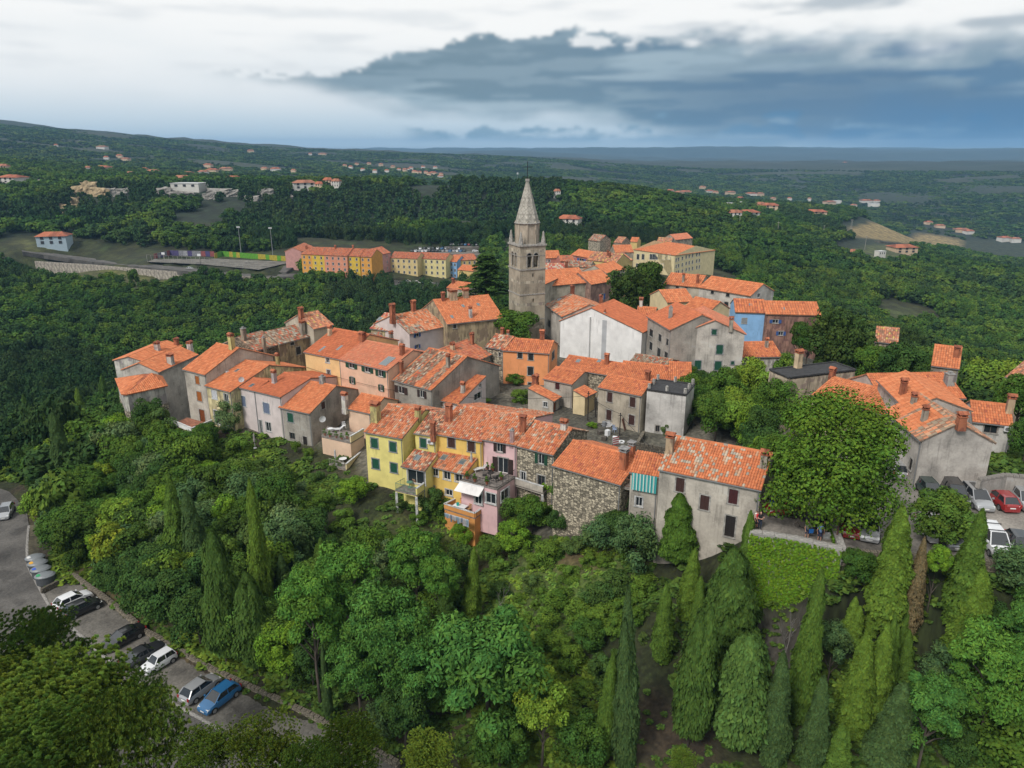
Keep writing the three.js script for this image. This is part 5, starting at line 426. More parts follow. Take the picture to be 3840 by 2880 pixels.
// ---------- the house with the rounded corner ----------
{
  const S = [{c:[[-67.45,-119.31],[-64.52,-114.68],[-62.35,-111.26],[-61.41,-111.02],[-57.11,-115.48],[-60.38,-120.7]],ye:2.6,apex:[-60.09,4.3,-117.08],apex2:[-60.89,4.3,-116.63]}][0], c = S.c.map(([x, z]) => V(x, 0, z)), ctr = c.reduce((a, b) => a.clone().add(b), V(0, 0, 0)).multiplyScalar(1 / c.length), bot = Math.min(...c.map((p) => land(p.x, p.z))) - 0.6, org = V(ctr.x, bot, ctr.z), g = thing('rounded_house', 'pale grey house with rounded corner on a stone base and hipped roof', 'house', null, [org.x, org.y, org.z]);
  const w = new Bag(org), s = new Bag(org), n = c.length, mid = S.ye - 3.0, inn = (p, k) => p.clone().lerp(ctr, k); for (let i = 0; i < n; i++) { const A = inn(c[i], 0.05), B = inn(c[(i + 1) % n], 0.05), a2 = inn(c[i], 0.03), b2 = inn(c[(i + 1) % n], 0.03); w.quad(A.clone().setY(mid), B.clone().setY(mid), B.clone().setY(S.ye), A.clone().setY(S.ye)); s.quad(a2.clone().setY(bot), b2.clone().setY(bot), b2.clone().setY(mid), a2.clone().setY(mid)); s.quad(a2.clone().setY(mid), b2.clone().setY(mid), B.clone().setY(mid), A.clone().setY(mid)); }
  w.mesh('wall', WALL.whitew, g); s.mesh('stone_base', WALL.stone, g);
  const deck = new Bag(org), t = new Bag(org), ap = V(...S.apex), ap2 = V(...S.apex2); const tops = [ap2, ap2, ap2, ap2, ap, ap];
  const rim = c.map((p) => inn(p, -0.04).setY(S.ye)); for (let i = 0; i < n; i++) { const A = rim[i], B = rim[(i + 1) % n], T = i === 3 || i === 4 ? ap : ap2; deck.tri(A, B, T); deck.tri(A.clone().add(V(0, -0.12, 0)), B.clone().add(V(0, -0.12, 0)), ap2); deck.quad(A.clone().add(V(0, -0.12, 0)), B.clone().add(V(0, -0.12, 0)), B, A); if (i === 3) deck.tri(A, T, ap2); if (i === 5) deck.tri(B, ap2, ap);
    const d = B.clone().sub(A), L = d.length(); d.normalize(); const foot = A.clone().addScaledVector(d, T.clone().sub(A).dot(d)), up = T.clone().sub(foot), Sl = up.length(); up.normalize(); const l0 = T.clone().sub(A).dot(d); if (l0 > 0.1 && L - l0 > 0.1) tilePlane(t, A, d, up, L, Sl, 'or', 0.3, l0, L - l0, 0); else tilePlane(t, A, d, up, L, Sl * 0.98, 'or', 0.3, Math.max(0.01, l0), Math.max(0.01, L - l0)); }
  const rf = deck.mesh('roof', mat([0.5, 0.15, 0.07], { map: texFine }), g), tm = new THREE.Mesh(t.geo(false), tileMat); tm.name = 'roof_tiles'; tm.userData.kind = 'stuff'; rf.add(tm);
}
// ---------- the bell tower ----------
{
  const g = thing('bell_tower', 'tall stone bell tower with pointed spire and paired arched bell openings', 'bell tower', null, [2.95, 1.2, -145.2], 0), th = 0.40, b = new Bag(), light = mat([0.50, 0.46, 0.38], { map: texOldPaint }), stone = mat([0.40, 0.36, 0.29], { map: texCement, b: 0.012 }), s = 2.72, rot = (x, z) => [x * Math.cos(th) + z * Math.sin(th), -x * Math.sin(th) + z * Math.cos(th)];
  const P = (x, y, z) => { const [a, c] = rot(x, z); return V(a, y, c); };
  const bx = (bag, x, y, z, w, h, d) => { const [a, c] = rot(x, z); bag.box(a, y, c, w, h, d, th); };
  const y1 = 16.4, y2 = 20.9; // shaft, belfry
  const slits = [[14.9, 0.1, 0], [9.9, 0.2, 0], [12.3, 0, 3], [3, 0, 3], [7.6, 0, 3]];
  // belfry walls with paired arched openings on four sides
  const A = 0.55, gap = 0.34, oy0 = y1 + 0.35, oy1 = y1 + 2.55; for (let f = 0; f < 4; f++) { const sh = [[-s, 0], [s, 0], [s, y2], [-s, y2]].map((q) => new THREE.Vector2(...q)), holes = [-1, 1].map((k) => { const cx = k * (A + gap / 2), h = []; h.push(new THREE.Vector2(cx - A, oy0), new THREE.Vector2(cx + A, oy0)); for (let i = 0; i <= 8; i++) { const a = (i / 8) * Math.PI; h.push(new THREE.Vector2(cx + Math.cos(a) * A, oy1 + Math.sin(a) * A)); } return h; }).concat(slits.filter((q) => q[2] === f).map(([yy, xx]) => [[xx - 0.15, yy], [xx + 0.15, yy], [xx + 0.15, yy + 0.7], [xx - 0.15, yy + 0.7]].map((q) => new THREE.Vector2(...q)))), all = [sh, ...holes].flat(), an = f * Math.PI / 2, W = (p, o) => { const x = p.x, z = s + o; return P(x * Math.cos(an) + z * Math.sin(an), p.y, -x * Math.sin(an) + z * Math.cos(an)); };
    for (const t of THREE.ShapeUtils.triangulateShape(sh, holes)) { b.tri(W(all[t[0]], 0), W(all[t[1]], 0), W(all[t[2]], 0)); } for (const h of holes) for (let i = 0; i < h.length; i++) b.quad(W(h[i], 0), W(h[(i + 1) % h.length], 0), W(h[(i + 1) % h.length], -0.6), W(h[i], -0.6));
    const tr = new Bag(); for (const k of [-1, 1]) { const cx = k * (A + gap / 2); for (let i = 0; i < 8; i++) { const a0 = (i / 8) * Math.PI, a1 = ((i + 1) / 8) * Math.PI, q = (a, r, o) => W({ x: cx + Math.cos(a) * r, y: oy1 + Math.sin(a) * r }, o); tr.hexa([q(a0, A, 0.05), q(a0, A + 0.16, 0.05), q(a0, A + 0.16, -0.02), q(a0, A, -0.02)], [q(a1, A, 0.05), q(a1, A + 0.16, 0.05), q(a1, A + 0.16, -0.02), q(a1, A, -0.02)]); } } for (const x of [-2 * A - gap / 2 - 0.1, -0.13, 2 * A + gap / 2 - 0.06]) tr.hexa([W({ x, y: oy0 }, 0.05), W({ x: x + 0.22, y: oy0 }, 0.05), W({ x: x + 0.22, y: oy0 }, -0.02), W({ x, y: oy0 }, -0.02)], [W({ x, y: oy1 }, 0.05), W({ x: x + 0.22, y: oy1 }, 0.05), W({ x: x + 0.22, y: oy1 }, -0.02), W({ x, y: oy1 }, -0.02)]); tr.mesh('bell_opening', frameStone, g); }
  const core = new Bag(); bx(core, 0, y1 + 0.01, 0, 3.9, 0.3, 3.9); bx(core, 0, y2 - 0.5, 0, 2 * s - 0.3, 0.45, 2 * s - 0.3); core.mesh('belfry_floor', mat([0.30, 0.25, 0.19], { map: texWood }), g);
  const bell = new Bag(); bell.lathe(0, 0, [[0.08, y1 + 2.9], [0.3, y1 + 2.8], [0.42, y1 + 2.2], [0.62, y1 + 1.7]], 14); bell.mesh('bell', mat([0.12, 0.09, 0.04], { r: 0.4, m: 0.7 }), g);
  b.mesh('shaft', stone, g);
  const ledge = (y, o, h) => { const k = new Bag(); bx(k, 0, y, 0, 2 * (s + o), h, 2 * (s + o)); k.mesh('ledge', frameStone, g); };
  ledge(y1 - 0.12, 0.14, 0.24); ledge(y2 - 0.05, 0.2, 0.32); ledge(11.4, 0.09, 0.2); ledge(6.4, 0.07, 0.16); ledge(y1 + 2.55, 0.06, 0.1);
  for (const [y, h] of [[13.6, 0.55], [9.2, 0.6], [4.6, 0.5], [y2 - 1.3, 0.6]]) { const k = new Bag(); bx(k, 0, y, 0, 2 * s + 0.012, h, 2 * s + 0.012); k.mesh('plaster_band', light, g); }
  // octagonal drum and spire
  const oct = (r, y) => Array.from({ length: 8 }, (_, i) => { const a = Math.PI / 8 + (i * Math.PI) / 4; return P(Math.cos(a) * r, y, Math.sin(a) * r); }), ring = (bag, a, c) => { for (let i = 0; i < 8; i++) bag.quad(a[i], c[i], c[(i + 1) % 8], a[(i + 1) % 8]); };
  const dr = new Bag(); ring(dr, oct(2.28, y2 + 0.2), oct(2.22, 25.0)); dr.mesh('drum', mat([0.43, 0.38, 0.315], { map: texCement, b: 0.01 }), g);
  const pil = new Bag(); for (let i = 0; i < 8; i++) { const p = oct(2.27, 0)[i]; pil.box(p.x, y2 + 0.25, p.z, 0.2, 4.3, 0.2, th + (i * Math.PI) / 4); } pil.mesh('pilaster', mat([0.46, 0.41, 0.34], { map: texCement }), g);
  const eav = new Bag(); ring(eav, oct(2.25, 24.75), oct(2.55, 25.0)); ring(eav, oct(2.55, 25.0), oct(2.55, 25.12)); ring(eav, oct(2.55, 25.12), oct(2.3, 25.2)); eav.mesh('cornice', frameStone, g);
  const sp = new Bag(); ring(sp, oct(2.34, 25.15), oct(0.24, 32.9)); ring(sp, oct(0.24, 32.9), oct(0.01, 33.0)); sp.mesh('spire', mat([0.52, 0.49, 0.42], { map: texFine, b: 0.01 }), g);
  const kn = new Bag(); bx(kn, 0, 32.75, 0, 0.6, 0.5, 0.6); kn.mesh('finial', frameStone, g);
  const cr = new Bag(); cr.bar(V(0, 33.1, 0), V(0, 36.4, 0), 0.13); const [cx, cz] = rot(1.05, 0); cr.bar(V(-cx, 35.4, -cz), V(cx, 35.4, cz), 0.11); cr.mesh('cross', mat([0.03, 0.03, 0.03], { r: 0.5, m: 0.6 }), g);
  for (const [i, j] of [[-1, -1], [-1, 1], [1, -1], [1, 1]]) { const k = new Bag(), [px, pz] = rot(i * (s - 0.35), j * (s - 0.35)); k.lathe(px, pz, [[0.46, y2 + 0.26], [0.42, y2 + 0.9], [0.16, y2 + 2.5], [0.02, y2 + 2.75]], 6); k.mesh('pinnacle', frameStone, g); }
}

{ const H = HOUSES.find((h) => /modern white gabled/.test(h.label)), g = scene.children.find((o) => o.userData.label === H.label), A = V(H.c[0][0], 0, H.c[0][1]), B = V(H.c[1][0], 0, H.c[1][1]), d = B.clone().sub(A).normalize(), o = V(-d.z, 0, d.x), C = V(H.c[2][0], 0, H.c[2][1]); if (o.dot(C.sub(B)) > 0) o.negate(); const y0 = land(A.x, A.z) + 0.1, put = (n, s0, s1, a, b, t, m) => { const k = new Bag(g.position.clone()), P = (s, y, z) => A.clone().addScaledVector(d, s).addScaledVector(o, z).setY(y); k.hexa([P(s0, a, t), P(s1, a, t), P(s1, a, -0.02), P(s0, a, -0.02)], [P(s0, b, t), P(s1, b, t), P(s1, b, -0.02), P(s0, b, -0.02)]); k.mesh(n, m, g); }; put('wall_stripe', 8.6, 9.5, y0, H.ye + 1.2, 0.012, mat([0.42, 0.44, 0.47], { map: texPaint })); put('wall_return', 6.05, 6.3, y0, H.ye + 1.5, 0.5, WALL.white); }
// ---------- trees and plants ----------
// every prototype is 1 m tall and 1 m wide, standing on y = 0
const crownMat = (c) => { const m = new THREE.MeshPhysicalMaterial({ color: rgb(c[0] * 1.32, c[1] * 1.36, c[2] * 0.92), vertexColors: true, roughness: 0.8, specularIntensity: 0.1, side: THREE.DoubleSide }); return m; };
class Leaves {
  constructor() { this.p = []; this.c = []; this.i = []; }
  leaf(x, y, z, nx, ny, nz, s, asp, spin, col, fold = 0.25) { // a folded leaf blade: two triangles along its midrib
    let l = Math.hypot(nx, ny, nz) || 1; nx /= l; ny /= l; nz /= l; let ax = -nz, ay = 0, az = nx; l = Math.hypot(ax, az); if (l < 1e-3) { ax = 1; az = 0; l = 1; } ax /= l; az /= l; const bx = ny * az - nz * ay, by = nz * ax - nx * az, bz = nx * ay - ny * ax, c = Math.cos(spin), q = Math.sin(spin);
    const ux = ax * c + bx * q, uy = ay * c + by * q, uz = az * c + bz * q, vx = -ax * q + bx * c, vy = -ay * q + by * c, vz = -az * q + bz * c, h = s * asp, w = s * 0.5, k = this.p.length / 3;
    this.p.push(x - ux * h * 0.5, y - uy * h * 0.5, z - uz * h * 0.5, x + vx * w - nx * w * fold, y + vy * w - ny * w * fold, z + vz * w - nz * w * fold, x + ux * h * 0.5, y + uy * h * 0.5, z + uz * h * 0.5, x - vx * w - nx * w * fold, y - vy * w - ny * w * fold, z - vz * w - nz * w * fold);
    for (let j = 0; j < 4; j++) this.c.push(col[0], col[1], col[2]); this.i.push(k, k + 1, k + 2, k, k + 2, k + 3);
  }
  geo() { const g = new THREE.BufferGeometry(); g.setAttribute('position', new THREE.BufferAttribute(new Float32Array(this.p), 3)); g.setAttribute('color', new THREE.BufferAttribute(new Float32Array(this.c), 3)); g.setIndex(this.i); g.computeVertexNormals(); return g; }
}
const tone = (r, amp = 0.3, warm = 0.12) => { const k = 1 + (r() - 0.5) * 2 * amp, w = (r() - 0.5) * 2 * warm; return [k * (1 + w), k, k * (1 - w)]; };
function broadCrown(seed, n, leaf, o = {}) {
  const r = rngOf(seed), L = new Leaves(), lobes = [], y0 = o.y0 ?? 0.22, nl = o.lobes ?? 26;
  for (let i = 0; i < nl; i++) { const t = i / nl, a = i * 2.4 + r() * 0.8, yy = lerp(y0 + 0.08, 0.86, Math.pow(r(), o.low ?? 0.8)), prof = Math.sqrt(Math.max(0.05, 1 - ((yy - (o.mid ?? 0.52)) / (o.hh ?? 0.48)) ** 2)), rr = (0.12 + 0.25 * Math.sqrt(r())) * prof * 1.1; lobes.push([Math.cos(a) * rr * (0.75 + 0.4 * r()), yy, Math.sin(a) * rr * (0.75 + 0.4 * r()), (o.lr ?? 0.15) * (0.65 + 0.7 * r()), tone(r, 0.16, 0.1)]); }
  lobes.push([0, 0.84, 0, 0.15, tone(r, 0.14, 0.08)]);
  for (let i = 0; i < n; i++) {
    const b = lobes[Math.floor(r() * lobes.length)]; let dx = r() * 2 - 1, dy = r() * 2 - 1 + (o.up ?? 0.25), dz = r() * 2 - 1; const l = Math.hypot(dx, dy, dz) || 1; dx /= l; dy /= l; dz /= l; const q = b[3] * (o.air ? 0.45 + 0.75 * r() : 0.78 + 0.34 * r()), sq = o.flat ?? 0.85;
    const x = b[0] + dx * q, y = b[1] + dy * q * sq, z = b[2] + dz * q, c = tone(r, o.amp ?? 0.32, o.warm ?? 0.12), s = leaf * (0.65 + 0.7 * r()), dr = o.droop ?? 0;
    L.leaf(x, y, z, dx + (r() - 0.5) * 1.3, dy * (1 - dr) + 0.35 + (r() - 0.5) * 1.1, dz + (r() - 0.5) * 1.3, s, o.asp ?? 1.5, r() * 6.28, [c[0] * b[4][0], c[1] * b[4][1], c[2] * b[4][2]]);
  }
  return L.geo();
}
function trunkGeo(seed, h = 0.5, rad = 0.028, limbs = 6, spread = 0.3) { const r = rngOf(seed), b = new Bag(); b.tube([V(0, -0.04, 0), V((r() - 0.5) * 0.03, h * 0.5, (r() - 0.5) * 0.03), V((r() - 0.5) * 0.05, h, (r() - 0.5) * 0.05)], rad, rad * 0.5, 7); for (let i = 0; i < limbs; i++) { const a = i * 2.4 + r(), y = h * (0.45 + 0.5 * r()), e = spread * (0.6 + 0.5 * r()); b.tube([V(0, y, 0), V(Math.cos(a) * e * 0.5, y + e * 0.45, Math.sin(a) * e * 0.5), V(Math.cos(a) * e, y + e * 0.75, Math.sin(a) * e)], rad * 0.5, rad * 0.12, 5); } return b.geo(); }
function cypressCrown(seed, n, leaf, o = {}) {
  const r = rngOf(seed), L = new Leaves(), wob = r() * 50, tips = []; for (let i = 0; i < (o.tips ?? 1); i++) tips.push([(r() - 0.5) * 0.3, (r() - 0.5) * 0.3, i ? 0.75 + 0.2 * r() : 1]);
  for (let i = 0; i < n; i++) {
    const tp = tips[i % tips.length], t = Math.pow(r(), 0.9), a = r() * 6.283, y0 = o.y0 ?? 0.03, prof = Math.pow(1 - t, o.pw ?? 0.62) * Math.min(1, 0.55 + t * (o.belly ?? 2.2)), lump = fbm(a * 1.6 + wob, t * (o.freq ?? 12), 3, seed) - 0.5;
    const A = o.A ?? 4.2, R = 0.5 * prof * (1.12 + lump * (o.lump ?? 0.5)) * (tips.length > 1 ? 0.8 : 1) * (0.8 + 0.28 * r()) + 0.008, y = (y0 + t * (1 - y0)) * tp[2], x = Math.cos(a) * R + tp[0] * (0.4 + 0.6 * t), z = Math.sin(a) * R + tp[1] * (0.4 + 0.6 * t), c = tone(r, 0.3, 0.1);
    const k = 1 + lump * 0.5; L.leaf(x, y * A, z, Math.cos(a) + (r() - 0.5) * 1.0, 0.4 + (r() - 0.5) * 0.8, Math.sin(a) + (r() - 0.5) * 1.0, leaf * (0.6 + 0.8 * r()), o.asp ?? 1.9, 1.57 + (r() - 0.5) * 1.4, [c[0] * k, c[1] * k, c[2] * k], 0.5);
  }
  for (let i = 1; i < L.p.length; i += 3) L.p[i] /= o.A ?? 4.2;
  return L.geo();
}
function pineCrown(seed, tufts, needles, len, o = {}) { // boughs carry round brushes of needles
  const r = rngOf(seed), L = new Leaves(), lobes = []; for (let i = 0; i < (o.lobes ?? 18); i++) { const a = i * 2.4 + r(), y = 0.35 + 0.55 * r(), R = 0.36 * Math.sqrt(1 - ((y - 0.6) / 0.52) ** 2) * (0.5 + 0.6 * r()); lobes.push([Math.cos(a) * R, y, Math.sin(a) * R, 0.11 + 0.08 * r()]); }
  for (let i = 0; i < tufts; i++) { const b = lobes[Math.floor(r() * lobes.length)]; let dx = r() * 2 - 1, dy = r() * 1.6 - 0.35, dz = r() * 2 - 1; const l = Math.hypot(dx, dy, dz); dx /= l; dy /= l; dz /= l; const q = b[3] * (0.6 + 0.5 * r()), x = b[0] + dx * q * 1.3, y = b[1] + dy * q * 0.7, z = b[2] + dz * q * 1.2, c0 = tone(r, 0.3, 0.16);
    for (let k = 0; k < needles; k++) { let ex = dx * 0.7 + (r() - 0.5) * 1.8, ey = dy * 0.5 + 0.55 + (r() - 0.5) * 1.4, ez = dz * 0.7 + (r() - 0.5) * 1.8; const m = Math.hypot(ex, ey, ez); ex /= m; ey /= m; ez /= m; const c = tone(r, 0.2, 0.08); L.leaf(x + ex * len * 0.5, y + ey * len * 0.5, z + ez * len * 0.5, ey + 0.3, -ex + 0.2, ez * 0.2, len * 0.42, 2.4, r() * 6.28, [c0[0] * c[0], c0[1] * c[1], c0[2] * c[2]]); } }
  return L.geo();
}
function deadGeo(seed, o = {}) { const r = rngOf(seed), b = new Bag(); const grow = (p, d, len, rad, lev) => { const pts = [p.clone()]; let q = p.clone(), dd = d.clone(); for (let i = 0; i < 4; i++) { dd.add(V((r() - 0.5) * 0.5, (r() - 0.35) * 0.35, (r() - 0.5) * 0.5)).normalize(); q = q.clone().addScaledVector(dd, len / 4); pts.push(q.clone()); if (lev < 3 && i > 0) for (let k = 0; k < (lev ? 1 : 2); k++) if (r() < 0.85) grow(q, dd.clone().add(V((r() - 0.5) * 2, (r() - 0.3) * 0.9, (r() - 0.5) * 2)).normalize(), len * (0.45 + 0.2 * r()), rad * 0.55, lev + 1); } b.tube(pts, rad, rad * 0.35, 4); }; grow(V(0, -0.03, 0), V(0, 1, 0), o.len ?? 0.6, o.rad ?? 0.022, 0); return b.geo(); }
const bark = mat([0.12, 0.095, 0.075], { map: texBark, b: 0.02 }), barkGrey = mat([0.32, 0.30, 0.28], { map: texBark, b: 0.01 });
const GEO = {}, lazy = (k, f) => (GEO[k] ??= f());
const KIND = { // name, part builders, colour (linear albedo)
  broad: { n: 'broadleaf_tree', cat: 'tree', v: 4, crown: (s) => broadCrown(100 + s, 10500, 0.029), trunk: (s) => trunkGeo(s, 0.5), cols: [[0.045, 0.085, 0.018], [0.035, 0.072, 0.018], [0.055, 0.095, 0.022], [0.03, 0.06, 0.02]] },
  bright: { n: 'broadleaf_tree', cat: 'tree', v: 2, crown: (s) => broadCrown(140 + s, 10500, 0.029), trunk: (s) => trunkGeo(s, 0.5), cols: [[0.085, 0.15, 0.02], [0.10, 0.15, 0.025]] },
  yellow: { n: 'yellowish_shrub', cat: 'shrub', v: 2, crown: (s) => broadCrown(160 + s, 4200, 0.045, { y0: 0.05, low: 1.2 }), trunk: (s) => trunkGeo(s, 0.4), cols: [[0.10, 0.125, 0.018], [0.085, 0.12, 0.018]] },
  locust: { n: 'locust_tree', cat: 'tree', v: 4, crown: (s) => broadCrown(200 + s, 20000, 0.0195, { lobes: 34, lr: 0.125, air: true, asp: 2.3, up: 0.5, flat: 0.7, droop: 0.5, y0: 0.12, warm: 0.16 }), trunk: (s) => trunkGeo(s, 0.62, 0.024, 9, 0.36), cols: [[0.058, 0.125, 0.028], [0.045, 0.105, 0.03], [0.065, 0.135, 0.026]] },
  olive: { n: 'grey_green_tree', cat: 'tree', v: 2, crown: (s) => broadCrown(240 + s, 7000, 0.028, { air: true, asp: 2.4, y0: 0.12 }), trunk: (s) => trunkGeo(s, 0.5), cols: [[0.05, 0.088, 0.045], [0.075, 0.11, 0.06]] },
  lime: { n: 'lime_tree', cat: 'tree', v: 1, crown: (s) => broadCrown(300 + s, 36000, 0.0155, { lobes: 100, lr: 0.13, y0: 0.12, mid: 0.5, hh: 0.5, low: 0.9, warm: 0.14 }), trunk: (s) => trunkGeo(s, 0.5, 0.03, 8, 0.3), cols: [[0.058, 0.105, 0.018]] },
  chestnut: { n: 'chestnut_tree', cat: 'tree', v: 2, crown: (s) => broadCrown(320 + s, 8000, 0.032, { lobes: 40, lr: 0.13, y0: 0.08, low: 0.9 }), trunk: (s) => trunkGeo(s, 0.4), cols: [[0.035, 0.06, 0.014], [0.03, 0.05, 0.016]] },
  shrub: { n: 'shrub', cat: 'shrub', v: 4, crown: (s) => broadCrown(400 + s, 5200, 0.042, { lobes: 14, lr: 0.2, y0: -0.02, mid: 0.4, hh: 0.6, low: 1.3 }), cols: [[0.045, 0.085, 0.018], [0.06, 0.105, 0.022], [0.035, 0.065, 0.022], [0.05, 0.08, 0.03]] },
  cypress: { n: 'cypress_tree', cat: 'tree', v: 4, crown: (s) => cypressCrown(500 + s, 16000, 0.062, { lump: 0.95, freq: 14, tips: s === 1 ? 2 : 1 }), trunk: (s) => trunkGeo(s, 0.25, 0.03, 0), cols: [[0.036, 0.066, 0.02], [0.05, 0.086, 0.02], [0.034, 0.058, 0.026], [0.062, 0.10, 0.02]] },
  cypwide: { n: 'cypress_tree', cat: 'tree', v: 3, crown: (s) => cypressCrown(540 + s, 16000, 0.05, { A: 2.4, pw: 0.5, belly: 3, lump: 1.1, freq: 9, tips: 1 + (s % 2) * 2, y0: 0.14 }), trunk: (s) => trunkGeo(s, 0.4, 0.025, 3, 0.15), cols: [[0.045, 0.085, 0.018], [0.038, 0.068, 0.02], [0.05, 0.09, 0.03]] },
  pine: { n: 'pine_tree', cat: 'tree', v: 3, crown: (s) => pineCrown(600 + s, 3200, 14, 0.03, { lobes: 46 }), trunk: (s) => trunkGeo(s, 0.72, 0.02, 10, 0.34), cols: [[0.075, 0.115, 0.024], [0.06, 0.10, 0.022], [0.09, 0.125, 0.024]] },
  cedar: { n: 'cedar_tree', cat: 'tree', v: 1, crown: (s) => { const r = rngOf(9), L = new Leaves(); for (let t = 0; t < 13; t++) { const y = 0.16 + t * 0.064, R = 0.5 * Math.pow(1 - t / 15, 0.8), arms = 6; for (let a = 0; a < arms; a++) { const an = a * 1.05 + t * 1.3 + r() * 0.5, RR = R * (0.7 + 0.45 * r()), yy = y + (r() - 0.5) * 0.05; for (let i = 0; i < 130; i++) { const q = Math.pow(r(), 0.6), w = 0.11 * (1 - q * 0.5), c = tone(r, 0.3, 0.1), off = (r() - 0.5) * 2 * w; L.leaf(Math.cos(an) * RR * q - Math.sin(an) * off, yy + 0.03 * Math.sin(q * 3) + (r() - 0.5) * 0.022, Math.sin(an) * RR * q + Math.cos(an) * off, (r() - 0.5) * 0.9, 1, (r() - 0.5) * 0.9, 0.035 * (0.6 + 0.8 * r()), 1.6, r() * 6.28, c); } } } return L.geo(); }, trunk: (s) => trunkGeo(s, 0.95, 0.03, 0), cols: [[0.04, 0.075, 0.022]] },
  brownc: { n: 'withered_conifer', cat: 'tree', v: 1, crown: (s) => cypressCrown(580, 7000, 0.06, { lump: 0.9 }), trunk: (s) => trunkGeo(s, 0.25, 0.03, 0), cols: [[0.10, 0.075, 0.055]] },
  dead: { n: 'bare_dead_tree', cat: 'dead tree', v: 3, trunk: (s) => deadGeo(700 + s), tm: () => barkGrey },
};
function makeTree(kind, variant, colour) { const K = KIND[kind], g = new THREE.Group(), vi = variant % K.v; g.name = K.n; const add = (geo, name, m) => { const o = new THREE.Mesh(geo, m); o.name = name; o.castShadow = o.receiveShadow = true; g.add(o); };
  if (K.trunk) add(lazy(kind + 't' + vi, () => K.trunk(vi)), 'trunk', K.tm ? K.tm() : bark); if (K.crown) add(lazy(kind + 'c' + vi, () => K.crown(vi)), 'crown', (K.mats ??= {})[colour % K.cols.length] ??= crownMat(K.cols[colour % K.cols.length])); return g; }
function plant(kind, i, x, y, z, w, h, label, group, turn, colour) { const g = makeTree(kind, i, colour ?? i); g.name = numbered(KIND[kind].n); g.position.set(x, y, z); g.scale.set(w, h, w); g.rotation.y = turn ?? i * 1.7; if (/cyp/.test(kind)) { g.rotation.z = Math.sin(i * 7.3) * 0.05; g.rotation.x = Math.cos(i * 3.1) * 0.04; } const cr = g.children.find((c) => c.name === 'crown'), f = (kind === 'pine' ? 1.05 : 1.2) * w / h; if (cr && !/cyp|brown|cedar/.test(kind) && f < 1) { cr.scale.y = f; cr.position.y = 1 - f; } scene.add(g); return tag(g, label, KIND[kind].cat, group); }
